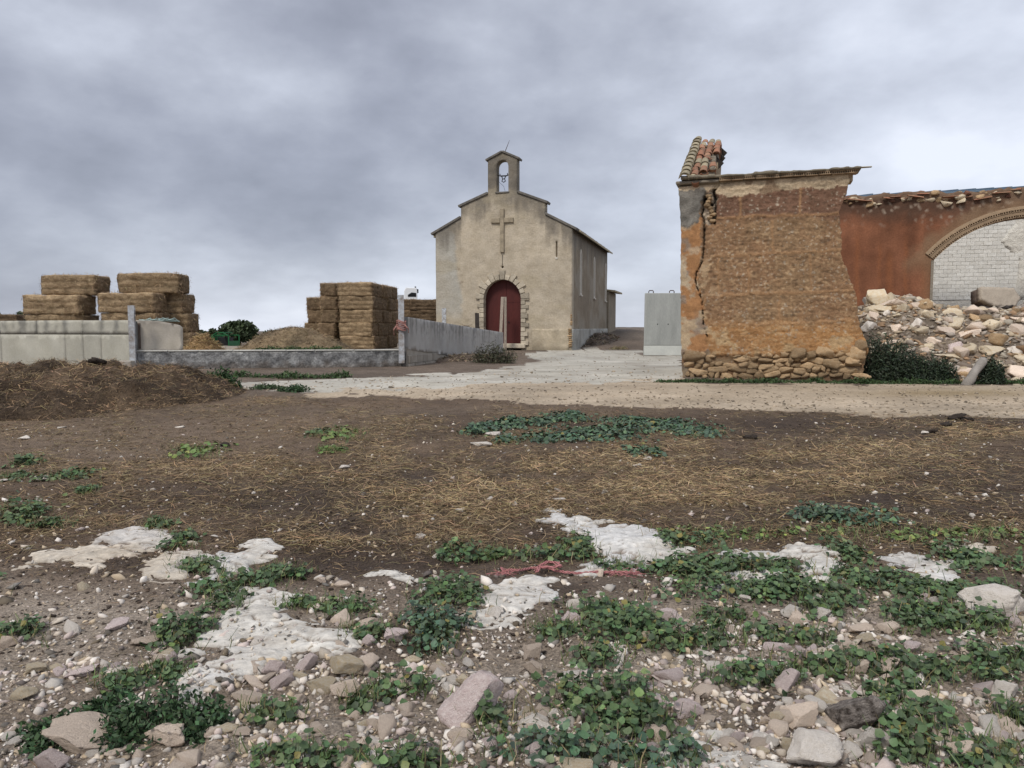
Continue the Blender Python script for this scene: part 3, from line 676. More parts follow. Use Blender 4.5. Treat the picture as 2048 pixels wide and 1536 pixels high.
def half_tile_mesh(name, w, l, m):
    """barrel tile, lying along y, hollow side down, slightly tapered"""
    n = 6; V = []; F = []
    for k, (y, s) in enumerate(((0, 1.0), (l, .74))):
        for rr in (w / 2, w / 2 - .018):
            for j in range(n + 1):
                t = math.pi * j / n; V.append((s * rr * math.cos(t), y, s * rr * math.sin(t) * .72))
    q = n + 1
    for j in range(n):
        F += [(j, j + 1, 2 * q + j + 1, 2 * q + j), (q + j + 1, q + j, 3 * q + j, 3 * q + j + 1), (j, q + j, q + j + 1, j + 1), (2 * q + j + 1, 3 * q + j + 1, 3 * q + j, 2 * q + j)]
    F += [(0, 2 * q, 3 * q, q), (n, q + n, 3 * q + n, 2 * q + n)]
    me = bpy.data.meshes.new(name); me.from_pydata(V, [], F); me.materials.append(m); return me
M['window_frame'] = mat('window_plaster', (.60, .56, .49), (.50, .46, .40), 6, .01, 20)
M['wall_fill'] = mat('window_infill', (.27, .245, .21), (.2, .18, .15), 4, .01, 16)
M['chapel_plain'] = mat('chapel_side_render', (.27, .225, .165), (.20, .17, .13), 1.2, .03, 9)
M['cross'] = mat('cross_stone', (.36, .30, .215), (.22, .185, .135), 5, .012, 20)
build_chapel()

# ------------------------------------------------------------------ the ruined house
RU = Plane(at(1364, 757, 18.75), R(18))
RZ = .36
def ruin_L(px, py, v=0.0):
    u, z = RU.uz(px, py, v); return (u, z - RZ)
def rag(pts, step=.05, amp=.02, seed=1):
    r = random.Random(seed); q = []
    for k in range(len(pts) - 1):
        (x1, y1), (x2, y2) = pts[k], pts[k + 1]; n = max(1, int(math.hypot(x2 - x1, y2 - y1) / step))
        for j in range(n):
            t = j / n; q.append((x1 + (x2 - x1) * t + (r.uniform(-amp, amp) if j else 0), y1 + (y2 - y1) * t + (r.uniform(-amp, amp) if j else 0)))
    q.append(pts[-1]); return q
def hollow_brick(name, w, h, d, n=6):
    """thin hollow brick, its row of square holes open to the front (-y)"""
    b = MB(); t = h * .2; b.box(0, w, 0, d, 0, t).box(0, w, 0, d, h - t, h).box(0, w, d * .6, d, t, h - t)
    cw = w / n
    for k in range(n + 1):
        x0 = max(0, k * cw - cw * .2); x1 = min(w, k * cw + cw * .2); b.box(x0, x1, 0, d * .6, t, h - t)
    me = b.mesh(name); me.materials.append(M['brick']); return me
def build_ruin():
    root = empty('ruined_house', (RU.o.x, RU.o.y, RZ), -RU.a)
    tag(root, 'roofless ochre rammed earth house wall with deep crack and crumbling tile eaves', 'ruin')
    right = rag([ruin_L(*p) for p in ((1729,772),(1729,757),(1727,734),(1733,715),(1737,700),(1727,671),(1721,656),(1717,637),(1714,605),(1709,580),(1697,549),(1683,512),(1683,467),(1678,428),(1686,405),(1694,382),(1698,365),(1702,347))], .05, .022, 3)
    left = rag([ruin_L(*p) for p in ((1357,374),(1360,420),(1362,470),(1361,560),(1362,650),(1363,720),(1365,772))], .06, .010, 4)
    out = [(left[-1][0], -.5), (right[0][0], -.5)] + right + left[:-1]
    crack = [(1436,370),(1428,381),(1431,397),(1424,410),(1410,394),(1403,428),(1409,445),(1408,492),(1405,519),(1392,547),(1391,560),(1393,573),(1404,598),(1407,646),(1416,680)]
    crack_b = [(1427,380),(1431,411),(1428,445)]
    lines_h = [([(1408,436),(1480,434),(1560,431),(1640,428),(1680,427)], .9), ([(1430,513),(1480,511),(1545,507),(1600,505),(1680,500)], .8), ([(1440,592),(1500,588),(1560,585),(1640,583),(1705,580)], 1.0), ([(1412,648),(1480,650),(1560,648),(1640,644),(1716,640)], .6)]
    lines_v = [[(1481,374),(1480,433)], [(1602,368),(1601,431)], [(1545,443),(1546,507)], [(1497,514),(1498,586)], [(1621,510),(1622,584)], [(1436,516),(1437,590)], [(1559,590),(1559,650)], [(1409,596),(1408,646)]]
    def parts(u, z):
        px, py = RU.px_np(u, z + RZ)
        jx = px + 5 * vnoise(px * .05, py * .05, 111) + 3 * vnoise(px * .16, py * .16, 112); jy = py + 5 * vnoise(px * .05, py * .05, 113) + 3 * vnoise(px * .16, py * .16, 114)
        cr = np.minimum(segdist(px + 1.2 * vnoise(px * .2, py * .2, 115), py, crack), segdist(px, py, crack_b))
        jl = np.full(len(u), 1e9)
        for l, w in lines_h: jl = np.minimum(jl, segdist(px + 2 * vnoise(px * .1, py * .1, 118), py + 2.5 * vnoise(px * .08, py * .08, 117), l) / w)
        for l in lines_v: jl = np.minimum(jl, segdist(px + 2 * vnoise(px * .1, py * .1, 116), py, l) * 1.3)
        return px, py, jx, jy, cr, jl
    def rel(u, z):
        px, py, jx, jy, cr, jl = parts(u, z)
        strip = (jx < np.interp(py, [370, 430, 520, 560, 600, 680], [1424, 1404, 1405, 1391, 1404, 1412])).astype(float)
        body = 1 - strip
        pit = np.clip(vnoise(px * .14, py * .34, 121) - .2, 0, 1) * .03 + np.clip(vnoise(px * .3, py * .6, 122) - .2, 0, 1) * .028 + .004 * vnoise(px * .01, py * .55, 127)
        o = body * (pit + .02 * fbm(u * 2, z * 2, 123, 3)) + strip * .018 * fbm(u * 6, z * 6, 124, 3)
        o -= .012 * sm(4, 1.5, jl) * body
        plas = ((jy < np.interp(px, [1357, 1440, 1470, 1560, 1600, 1700], [392, 372, 378, 372, 366, 362]) + 4) & (jx > 1436)).astype(float); o -= .022 * plas
        gp_ = inpoly(jx, jy, [(1350,375),(1412,380),(1404,420),(1395,440),(1372,455),(1350,450)]).astype(float); o -= .02 * gp_
        mas = inpoly(jx, jy, [(1412,388),(1430,380),(1432,432),(1420,450),(1410,440),(1404,424)]).astype(float); o += mas * (.05 + .04 * vnoise(px * .14, py * .2, 125))
        o += .16 * sm(3.2, .6, cr * np.interp(py, [370, 450, 560, 620, 680], [.8, 1.0, 2.0, 3.2, 5]))
        base = sm(706, 714, jy + 5 * vnoise(px * .03, 0 * px, 126)); o += .055 * base
        return o
    def col(u, z):
        px, py, jx, jy, cr, jl = parts(u, z)
        n = fbm(u * 1.1, z * 1.1, 131, 4); n2 = fbm(u * 4, z * 5, 132, 4); n3 = vnoise(px * .23, py * .3, 133)
        c = np.tile(np.array([.265, .160, .088]), (len(u), 1))
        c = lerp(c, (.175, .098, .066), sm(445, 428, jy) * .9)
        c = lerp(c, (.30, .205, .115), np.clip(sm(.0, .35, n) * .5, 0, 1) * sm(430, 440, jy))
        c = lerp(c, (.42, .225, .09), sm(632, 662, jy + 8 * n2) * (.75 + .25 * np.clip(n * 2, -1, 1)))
        c = lerp(c, (.42, .315, .18), np.clip(sm(.02, .3, n2), 0, 1) * sm(640, 670, jy) * .7)
        c = lerp(c, (.40, .29, .17), sm(.30, .6, n3) * .45 * sm(440, 470, jy)); c = lerp(c, (.46, .40, .31), sm(.62, .8, vnoise(px * .27, py * .4, 134)) * .7)
        c *= (1 + .10 * vnoise(px * .012, py * .35, 139) + .10 * vnoise(px * .05, py * .9, 140))[:, None]
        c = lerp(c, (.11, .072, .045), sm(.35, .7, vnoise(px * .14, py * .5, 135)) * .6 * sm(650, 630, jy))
        c = lerp(c, (.36, .215, .11), sm(4.5, 1.2, jl) * .75)
        strip = (jx < np.interp(py, [370, 430, 520, 560, 600, 680, 760], [1424, 1404, 1405, 1391, 1404, 1414, 1418])).astype(float)
        sc_ = np.tile(np.array([.38, .20, .09]), (len(u), 1)); sc_ = lerp(sc_, (.46, .385, .275), np.clip(sm(-.12, .12, n2 + .3 * n), 0, 1) * np.where(py > 520, .95, .6)); sc_ = lerp(sc_, (.23, .205, .175), np.clip(sm(.15, .35, fbm(u * 3 + 9, z * 3, 137, 3)), 0, 1) * .7)
        c = np.where(strip[:, None] > .5, sc_, c)
        wear = np.clip(sm(.08, .25, n2), 0, 1) * sm(1455, 1405, px) * sm(510, 540, py); c = lerp(c, (.42, .31, .19), wear * .7)
        gpl = inpoly(jx, jy, [(1350,370),(1416,380),(1410,396),(1406,420),(1397,440),(1372,455),(1350,452)]); c = np.where(gpl[:, None], np.array([.175, .165, .145]) * (1 + .5 * n2)[:, None], c)
        mas = inpoly(jx, jy, [(1412,388),(1430,378),(1432,432),(1420,450),(1410,440),(1404,424)]); c = np.where(mas[:, None], np.array([.40, .33, .25]) * (1 + .8 * n3 * .5)[:, None], c)
        plas = (jy < np.interp(px, [1357, 1440, 1470, 1560, 1600, 1700], [392, 384, 390, 378, 372, 370]) + 5) & (jx > 1432) | ((jy < 379) & (jx < 1440))
        c = np.where(plas[:, None], np.where((fbm(u * 2 + 3, z * 2, 138, 3) > .12)[:, None], np.array([.30, .215, .14]), np.array([.50, .40, .275])) * (1 + .25 * n2)[:, None], c)
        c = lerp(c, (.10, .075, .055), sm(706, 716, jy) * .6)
        c = lerp(c, (.03, .025, .02), sm(2.5, .8, cr * np.interp(py, [370, 450, 560, 620, 680], [.8, 1.0, 2.0, 3.2, 5])))
        return np.clip(c * (1 + .28 * n3[:, None] * .6 + .18 * n2[:, None]), .01, 1)
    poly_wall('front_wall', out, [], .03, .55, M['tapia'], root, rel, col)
    # stone footing, stone by stone
    def stone(px, py, w, h, v=-.02, m=None, d=.12):
        u, z = ruin_L(px, py); o = obj('stone', random.choice(RUIN_ST), None, root, loc=(u, v + .06, z), rot=(random.uniform(-.12, .12), random.uniform(-.22, .22), random.uniform(-.15, .15)), scale=(w / 2 / 80, d, h / 2 / 80)); return o
    y = 758
    for row, (hh, x0) in enumerate(((13, 1366), (12, 1372), (12, 1366), (11, 1370), (10, 1368))):
        x = x0 + random.uniform(0, 8)
        while x < 1708:
            w = random.choice((9, 11, 13, 16, 20, 24, 30, 38)) * (1 if row < 3 else .85); h = hh * random.uniform(.7, 1.3)
            if row >= 3 and not (1500 < x < 1640 or x < 1410 or 1590 < x < 1726) and random.random() < .6: x += w; continue
            stone(x + w / 2, y - hh / 2 + random.uniform(-3.5, 3.5), w * 1.08, h * 1.12, v=random.uniform(-.005, .05)); x += w + random.uniform(0, 2)
        y -= hh - 1.5
    for (x, yy, w, h) in ((1388, 712, 44, 22), (1598, 706, 30, 22), (1622, 710, 20, 16), (1650, 703, 34, 18), (1664, 728, 36, 18), (1705, 722, 26, 16), (1715, 706, 30, 26), (1722, 690, 22, 22)): stone(x, yy, w, h, v=-.07)
    # masonry showing in the gap at the top of the crack
    for k in range(9):
        px_ = random.uniform(1412, 1428); stone(px_, 392 + k * 6.2, random.uniform(9, 15), random.uniform(6, 9), v=-.03, d=.09)
    # cornice of hollow bricks, mortar bed and broken eave above it
    a = ruin_L(1392, 367); b = ruin_L(1716, 346); zc = (ruin_L(1440, 364)[1] + ruin_L(1700, 346)[1]) / 2
    ln = b[0] - a[0]; nb = int(ln / .27); hb = hollow_brick('cornice_brick', .262, .075, .3)
    for k in range(nb):
        if k in (0, 1): continue
        obj('brick', hb, None, root, loc=(a[0] + k * ln / nb, -.13 + random.uniform(-.008, .008), zc - .005 + random.uniform(-.004, .004)), rot=(0, random.uniform(-.012, .012), 0))
    g = MB(); g.box(left[0][0] - .06, a[0] + .55, -.10, .5, zc - .03, zc + .045); g.build('eave_course', M['mortar'], root, bevel=.02)
    MB().box(a[0] - .12, b[0] - .1, .03, .5, zc - .16, zc - .008).build('bed_course', M['bed'], root)
    # rough mortar and tile crust
    n = 90; V = []; F = []
    for k in range(n):
        t = k / (n - 1); u = a[0] - .35 + (ln + .40) * t; h = .055 + .05 * abs(float(fbm(np.array([t * 14]), np.array([0.]), 141, 4)[0])) + (.07 if .42 < t < .56 else 0) * .7 + (.05 if t < .2 else 0)
        f_ = -.17 + .05 * float(vnoise(np.array([t * 40]), np.array([0.]), 142)[0])
        V += [(u, f_, zc + .074), (u, f_ - .01, zc + .078 + h * .6), (u, .12, zc + .08 + h), (u, .5, zc + .08 + h * 1.1), (u, .5, zc + .074)]
    for k in range(n - 1):
        for j in range(5): F.append((k * 5 + j, k * 5 + (j + 1) % 5, (k + 1) * 5 + (j + 1) % 5, (k + 1) * 5 + j))
    F += [(4, 3, 2, 1, 0), tuple((n - 1) * 5 + j for j in range(5))]
    crust = mesh_np('eave_crust', np.array(V), [np.array([f for f in F if len(f) == 4]), np.array([f for f in F if len(f) == 5])]); obj('eave_crust', crust, M['eave'], root)
    tm = half_tile_mesh('roof_tile', .21, .42, M['tile']); tml = half_tile_mesh('roof_tile_pale', .21, .42, M['tile_lichen'])
    e = ruin_L(1733, 334)
    obj('roof_tile', tml, None, root, loc=(e[0] - .32, -.1, zc + .1), rot=(0, -.05, -math.pi / 2), scale=(.6, 1, .35))
    for k in range(14):     # broken tile ends along the eave
        t = random.uniform(.08, .95); obj('tile_shard', tm if random.random() < .25 else tml, None, root, loc=(a[0] + ln * t, -.12 + random.uniform(-.02, .1), zc + .09), rot=(random.uniform(-.1, .1), random.uniform(-.2, .2), random.uniform(-.5, .5)), scale=(random.uniform(.6, 1), random.uniform(.3, .6), .5))
    # gable wall running back on the left, with the last strip of tiled roof on it
    gw, D = .62, 4.3; ztop = zc + .06; rise = 1.95 / 4.3
    pv = [(.56, -.5), (D, -.5), (D, ztop + rise * D - .35), (.56, ztop + rise * .56 - .12)]
    gwall = poly_wall('gable_wall', pv, [], .14, gw, M['tapia'], root, lambda u, z: .03 * fbm(u * 2, z * 2, 151, 3), lambda u, z: np.tile(np.array([.34, .26, .16]), (len(u), 1)) * (1 + .5 * fbm(u * 2, z * 3, 152, 4))[:, None])
    gwall.rotation_euler = (0, 0, math.pi / 2); gwall.location = (gw + .02, 0, 0)
    # masonry packed under the tiles
    sl = math.atan(rise)
    pk = MB()
    for k in range(13):
        v = .1 + k * .33
        pk.box(-.02 + random.uniform(-.02, .02), .56 + random.uniform(-.06, .10), v, v + .36, ztop + rise * v - .35, ztop + rise * v - .02 + random.uniform(-.05, .03))
    pk.build('wall_head', M['mortar'], root, bevel=.02)
    nrow = 11
    for k in range(nrow):
        v = -.22 + k * .385; z = ztop + rise * (v + .1) + .05
        # verge: stacked barrel tiles along the left edge
        for lay, du_ in ((0, .0), (1, .012)):
            obj('roof_tile', tml, None, root, loc=(-.02 + du_ + random.uniform(-.01, .01), v + lay * .02, z + .03 + lay * .045), rot=(sl - .04, random.uniform(-.06, .06), random.uniform(-.05, .05)), scale=(1.25, 1.1, 1.3))
        for c_ in range(1, 4):
            if c_ == 3 and (k < 3 or random.random() < .35): continue
            if c_ == 2 and k < 2: continue
            obj('roof_tile', tm if random.random() < .8 else tml, None, root, loc=(-.02 + c_ * .2 + random.uniform(-.02, .02), v + .06 + random.uniform(-.05, .05), z + random.uniform(-.03, .02) - .02 * c_), rot=(sl + random.uniform(.0, .10), random.uniform(-.08, .08), random.uniform(-.08, .08)), scale=(1, random.uniform(.85, 1.05), 1))
            if random.random() < .7:
                obj('roof_tile', tm, None, root, loc=(.08 + c_ * .17, v + .1, z - .05), rot=(sl + .1, math.pi + random.uniform(-.1, .1), random.uniform(-.12, .12)), scale=(.9, .8, .7))
    for (v, du_, dz) in ((2.7, .62, .0), (3.3, .64, -.02), (3.8, .66, .02)):     # boards and tiles jutting out on the inner side
        MB().box(0, .30, -.02, .02, -.11, .11).build('broken_board', M['dark_wood'], root, loc=(du_ - .12, v, ztop + rise * v + dz - .16), rot=(.2, .75, random.uniform(-.2, .2)))
    # tumbled big stone and rubble at the foot of the broken end
    # ---------------- red inner wall with the brick arch
    VR = 6.0
    def LR(px, py): 
        u, z = RU.uz(px, py, VR); return (u, z - RZ)
    ztr = (LR(1700, 391)[1] + LR(2048, 375)[1]) / 2
    top = rag([(LR(2400, 365)[0], ztr + .02), LR(2048, 374), LR(1950, 384), LR(1905, 386), LR(1870, 380), LR(1830, 384), LR(1760, 388), (LR(1640, 390)[0], ztr - .05)], .12, .05, 9)
    uc = LR(2062, 500)[0]; uj = LR(1868, 520)[0]; zs = LR(1868, 520)[1]; za = LR(2062, 433)[1]
    hc = uc - uj; ri = za - zs; rad = (hc * hc + ri * ri) / (2 * ri); zc0 = za - rad; a0 = math.asin(hc / rad)
    arcp = [(uc + rad * math.sin(t), zc0 + rad * math.cos(t)) for t in np.linspace(-a0, a0, 31)]
    lx = LR(1640, 390)[0]; rx = LR(2400, 365)[0]
    o2 = [(lx, -.3), (uj, -.3)] + arcp + [(uc + hc, -.3), (rx, -.3)] + top
    def rcol(u, z):
        px, py = RU.px_np(u, z + RZ, VR); n = fbm(u * .9, z * .9, 161, 4); n2 = fbm(u * 4, z * 4, 162, 4); st = fbm(u * 3.0, z * .25, 163, 3); n3 = vnoise(px * .3, py * .3, 164)
        c = np.tile(np.array([.205, .086, .046]), (len(u), 1)) * (1 + .5 * n + .6 * st + .25 * n2)[:, None]
        for (x, y0, y1, w) in ((1715, 470, 600, 7), (1780, 510, 600, 10), (1812, 480, 590, 5), (1850, 520, 600, 9), (1760, 490, 560, 5)):
            k = sm(w, w * .2, np.abs(px - x + 2 * vnoise(py * .03, py * 0, 165))) * sm(y0 - 20, y0 + 20, py) * sm(y1 + 25, y1 - 10, py); c = lerp(c, (.33, .12, .045), k * .32)
        c = lerp(c, (.085, .052, .036), sm(455, 415, py + 12 * n2) * .85)
        c = lerp(c, (.40, .33, .26), sm(.55, .8, n3) * sm(470, 420, py) * .7)
        dr_ = np.abs(np.hypot(u - uc, z - zc0) - rad); k = sm(.75, .35, dr_ + .3 * n2) * sm(zs - .6, zs + .1, z); c = lerp(c, (.25, .165, .10), k * .7)
        k = sm(.45, .1, np.abs(u - uj)) * sm(zs + .2, zs - .2, z); c = lerp(c, (.22, .13, .075), k * .6)
        c = lerp(c, (.18, .12, .08), sm(402, 394, py + 5 * n2))
        return np.clip(c, .01, 1)
    poly_wall('arch_wall', o2, [], .07, .5, M['redwall'], root, lambda u, z: .02 * fbm(u * 2, z * 2, 166, 4) + .02 * np.clip(vnoise(u * 9, z * 9, 167), 0, 1) * sm(ztr - 1.3, ztr - .5, z), rcol, axis_v=VR)
    hb2 = hollow_brick('arch_brick', .25, .075, .28, 4)
    for ring, (ro, off) in enumerate(((rad + .005, 0), (rad + .16, .5))):
        aa = math.asin(min(1, (hc + .12 * ring) / ro)); nb2 = int(2 * aa * ro / .262)
        for k in range(nb2):
            t = -aa + (k + off * 0) * 2 * aa / nb2
            obj('brick', hb2, None, root, loc=(uc + ro * math.sin(t), VR - .035 - .01 * ring, zc0 + ro * math.cos(t)), rot=(0, t + .5 * .262 / ro, 0))
        m_ = MB()
        for k in range(40):
            t0 = -aa + k * 2 * aa / 40; t1 = t0 + 2 * aa / 40; r0, r1 = ro + .073, ro + .155
            pl = [(uc + r0 * math.sin(t0), zc0 + r0 * math.cos(t0)), (uc + r0 * math.sin(t1), zc0 + r0 * math.cos(t1)), (uc + r1 * math.sin(t1), zc0 + r1 * math.cos(t1)), (uc + r1 * math.sin(t0), zc0 + r1 * math.cos(t0))]
            m_.prism(pl, VR - .028, VR + .2)
        m_.build('arch_mortar', M['brick'], root)
    MB().box(uj - .075, uj - .002, VR - .02, VR + .3, .3, zs - .01).build('jamb_edge', M['mortar'], root)
    # loose stones and tile scraps along the broken head of the red wall
    u = lx + .3
    while u < rx:
        zt_ = float(np.interp(u, [p[0] for p in reversed(top)], [p[1] for p in reversed(top)]))
        for k in range(5):
            s = random.uniform(.05, .17); obj('stone', random.choice(ROCK_MED['yellow'][:5] + RUIN_ST[:3] + ROCK_TILE), None, root, loc=(u + random.uniform(-.1, .1), VR + random.uniform(-.02, .3), zt_ - random.uniform(.02, .32)), rot=(0, random.uniform(-.3, .3), random.uniform(0, 3)), scale=(s, s * .9, s * .6))
        if random.random() < .45: obj('tile_shard', tm, None, root, loc=(u, VR - .04, zt_ + random.uniform(-.28, -.06)), rot=(random.uniform(-.2, .2), random.uniform(-.2, .2), math.pi / 2 + random.uniform(-.4, .4)), scale=(.8, random.uniform(.6, 1.1), .5))
        u += random.uniform(.16, .3)
    return root
M['bed'] = mat('cream_bed_plaster', (.44, .35, .235), (.34, .265, .175), 4, .02, 16)
M['eave'] = mat('eave_crust', (.25, .215, .16), (.16, .14, .105), 6, .03, 18, fine=.35)
build_ruin()

# white block building behind the arch, under a blue sheet metal roof
def build_white():
    VW = 9.0; o = RU.xy(0, VW); root = empty('white_barn', (o.x, o.y, RZ), -RU.a)
    tag(root, 'white painted block barn with blue sheet metal roof behind the arch', 'barn')
    def LW(px, py): 
        u, z = RU.uz(px, py, VW); return (u, z - RZ)
    u0 = LW(1655, 500)[0]; u1 = LW(2500, 500)[0]; zt = LW(2048, 378)[1] - .05
    MB().box(u0, u1, .12, .4, -.2, zt).build('wall', M['whiteblock'], root)
    MB().box(u0 + .2, u1 - .2, .02, .119, -.2, LW(1900, 600)[1] - .004).build('lower_plaster', M['whiteplaster'], root)
    ua = LW(1860, 500)[0]; ub = LW(2000, 500)[0]; ue = LW(2110, 500)[0]; z0 = LW(1900, 600)[1]; z1 = LW(1900, 425)[1] + .2
    bw, bh = .25, .125; me = MB().box(.002, bw - .003, 0, .118, .0025, bh - .0025).mesh('brick', bevel=.004); me.materials.append(M['whiteblock'])
    nr = int((z1 - z0) / bh); 
    for r in range(nr):
        u = ua + (bw / 2 if r % 2 else 0) - .2
        while u < ub + .75 + .2 * float(vnoise(np.array([r * .35]), np.array([.2]), 171)[0]):
            obj('brick', me, None, root, loc=(u, .0 + random.uniform(-.006, .006), z0 + r * bh)); u += bw
    out = rag([(ue + 2.2, z1)] + [(ub + .25 + .5 * float(vnoise(np.array([k * .5]), np.array([.7]), 172)[0]), z1 - (z1 - z0) * k / 10) for k in range(11)] + [(ue + 2.2, z0)], .08, .03, 12)
    poly_wall('plaster', out, [], .10, .14, M['whiteplaster'], root, lambda u, z: .03 * fbm(u * 3, z * 3, 173, 4), None, axis_v=-.012)
    # roof: sheet with standing ribs, eave towards the ruin
    zr0 = LW(2048, 379)[1]; slope = .16
    r = MB(); r.prism([(0, 0), (1, 0), (1, 1), (0, 1)], 0, 1); 
    rf = MB(); dv = 7.0
    rf.add([(u0 - .3, -.35, zr0), (u1, -.35, zr0), (u1, dv, zr0 + slope * dv), (u0 - .3, dv, zr0 + slope * dv), (u0 - .3, -.35, zr0 - .05), (u1, -.35, zr0 - .05), (u1, dv, zr0 + slope * dv - .05), (u0 - .3, dv, zr0 + slope * dv - .05)],
           [(0, 1, 2, 3), (7, 6, 5, 4), (0, 4, 5, 1), (1, 5, 6, 2), (2, 6, 7, 3), (3, 7, 4, 0)])
    ro = rf.build('roof', M['blueroof'], root)
    u = u0 - .2
    while u < u1:
        MB().bar((u, -.36, zr0 + .03), (u, dv, zr0 + slope * dv + .03), .05, .06).build('rib', M['blueroof'], ro); u += .5
build_white()

# ------------------------------------------------------------------ yard walls and posts
def wall_frame(name, a, b, z, label, cat):
    """empty at the first end, x running along the wall towards the second"""
    d = Vector((b[0] - a[0], b[1] - a[1])); o = empty(name, (a[0], a[1], z), math.atan2(d.y, d.x)); tag(o, label, cat); return o, d.length
def conc_color(seed, base=(.40, .385, .33), streak=1.0, ztop=1.4):
    def f(u, z):
        n = fbm(u * 1.2, z * 1.2, seed, 4); st = fbm(u * 6, z * .35, seed + 1, 4)
        c = np.tile(np.array(base), (len(u), 1)) * (1 + .26 * n + .10 * fbm(u * 5, z * 5, seed + 3, 3))[:, None]
        k = np.clip(sm(-.12, .32, st) * sm(ztop - .85, ztop - .05, z), 0, 1) * streak; c = lerp(c, (.13, .128, .12), np.clip(k * .75, 0, 1))
        return c
    return f
def conc_panel(root, u0, u1, z0, z1, seed, v=0.0, th=.1, ztop=1.4, base=(.40, .385, .33), streak=1.0, name='panel'):
    return poly_wall(name, [(u0, z0), (u1, z0), (u1, z1), (u0, z1)], [], .12, th, M['concrete'], root, lambda u, z: .004 * fbm(u * 3, z * 3, seed + 5, 3), conc_color(seed, base, streak, ztop), axis_v=v)
def build_yard_walls():
    # tall cast concrete wall at the left, panel by panel
    A = Vector((-26.5, 28.1)); B = Vector((LOW_A.x - .02, LOW_A.y)); z0 = .35
    root, ln = wall_frame('concrete_wall', A, B, z0, 'tall cast concrete retaining wall with panel joints at the left edge', 'wall')
    zt = at(200, 641, 23.3).z - z0
    def upos(px):
        d = ray(px, 700); t = None
        ab = B - A; den = d.x * ab.y - d.y * ab.x; s = (A.y * d.x - A.x * d.y) / -den if den else 0
        return ((A.x + ab.x * s) - A.x) / ab.x * ln
    cuts = [0, 3.2, 6.4] + [upos(x) for x in (3, 131, 167, 203)] + [ln]
    for k in range(len(cuts) - 1): conc_panel(root, cuts[k] + .012, cuts[k + 1] - .012, -.2, zt - .435, 200 + 7 * k, ztop=zt, streak=.5)
    cut2 = [0, 3.2, 6.4] + [upos(x) for x in (3, 76, 167)] + [ln]
    for k in range(len(cut2) - 1): conc_panel(root, cut2[k] + .008, cut2[k + 1] - .008, zt - .42, zt + random.uniform(-.01, .01), 260 + 7 * k, v=-.006, ztop=zt)
    MB().box(.0, ln - .01, .09, .26, -.2, zt - .03).build('core', M['concrete_dark'], root)
    # low rough wall holding up the yard
    root, ln = wall_frame('low_retaining_wall', (LOW_A.x + .12, LOW_A.y), (LOW_B.x, LOW_B.y), .38, 'low grey rough rendered rubble wall holding up the straw yard', 'wall')
    def rcol(u, z):
        n = fbm(u * 1.5, z * 2, 301, 4); n2 = fbm(u * 5, z * 6, 302, 4); c = np.tile(np.array([.25, .25, .25]), (len(u), 1)) * (1 + .45 * n + .5 * n2)[:, None]
        c = lerp(c, (.36, .36, .35), sm(.08, .3, n2 + .4 * n) * .55); c = lerp(c, (.15, .125, .105), sm(.3, .05, z + .2 * n2) * .7)
        return lerp(c, (.46, .45, .41), sm(.50, .56, z))
    top = [(ln - ln * k / 30, .56 + .012 * random.uniform(-1, 1)) for k in range(31)]
    poly_wall('face', [(0, -.3), (ln, -.3)] + top, [], .06, .36, M['rubblewall'], root, lambda u, z: (.05 * fbm(u * 2.2, z * 2.6, 303, 3) + .05 * fbm(u * 6, z * 7, 304, 3)) * sm(.58, .48, z), rcol)
    nslab = 9; us = [0] + sorted(k * ln / nslab + random.uniform(-.2, .2) for k in range(1, nslab)) + [ln]
    for k in range(nslab): MB().box(us[k] + .008, us[k + 1] - .008, -.035, .40, .562, .60 + random.uniform(-.006, .004)).build('capping_slab', M['capping'], root, bevel=.012)
    # post with pink twine at the end of the low wall
    def post(a, z, h, label, px_tilt=0.0):
        o = empty('steel_post', (a[0], a[1], z), R(20)); tag(o, label, 'post')
        o.rotation_euler = (0, px_tilt, R(14))
        w = .085
        MB().box(-w, w, -w, -w + .018, 0, h).box(-w, w, w - .018, w, 0, h).box(-.011, .011, -w + .019, w - .019, 0, h - .01).build('beam', M['white_steel'], o)
        return o
    p = at(803, 706, 23.85); post((p.x, p.y), .55, at(803, 590, 23.85).z - .55, 'flaking white steel post bound with pink twine where two walls meet')
    k = MB(); zk = at(803, 652, 23.85).z
    for j in range(7):
        zz = zk - .12 + j * .045; k.tube([(p.x + .15 * math.cos(t), p.y + .15 * math.sin(t), zz + .03 * math.sin(t * 2 + j)) for t in np.linspace(0, 6.3, 13)], .016, 5, cap=False)
    k.tube([(p.x - .14, p.y - .12, zk), (p.x - .22, p.y - .14, zk - .12), (p.x - .2, p.y - .13, zk - .3)], .018, 5); k.tube([(p.x + .12, p.y - .14, zk + .05), (p.x + .25, p.y - .12, zk - .1), (p.x + .24, p.y - .12, zk - .22)], .018, 5)
    t_ = k.build('baler_twine', M['twine_faded'], smooth=True); tag(t_, 'faded pink twine wound round the white post by the ramp wall', 'twine')
    p = at(266, 704, 22.55); post((p.x, p.y), .5, at(264, 611, 22.55).z - .5, 'flaking white steel post standing against the tall concrete wall', R(.0))
    b = MB().prism([(-.22, 0), (.24, 0), (.2, .26), (-.12, .26)], -.2, .2).build('concrete_footing', M['block'], bevel=.02, loc=(p.x - .1, p.y - .02, .43), rot=(0, 0, R(8))); b.location.y -= .25
    tag(b, 'rough tapered concrete block at the foot of the left post', 'block')
    # short worn panel right of the post
    a = at(274, 703, 23.05); e = at(364, 702, 23.35); root, ln = wall_frame('broken_concrete_wall', (a.x, a.y), (e.x, e.y), .93, 'short worn pale concrete panel standing beside the left steel post', 'wall')
    h0 = at(274, 640, 23.05).z - .93; h1 = at(360, 650, 23.35).z - .93
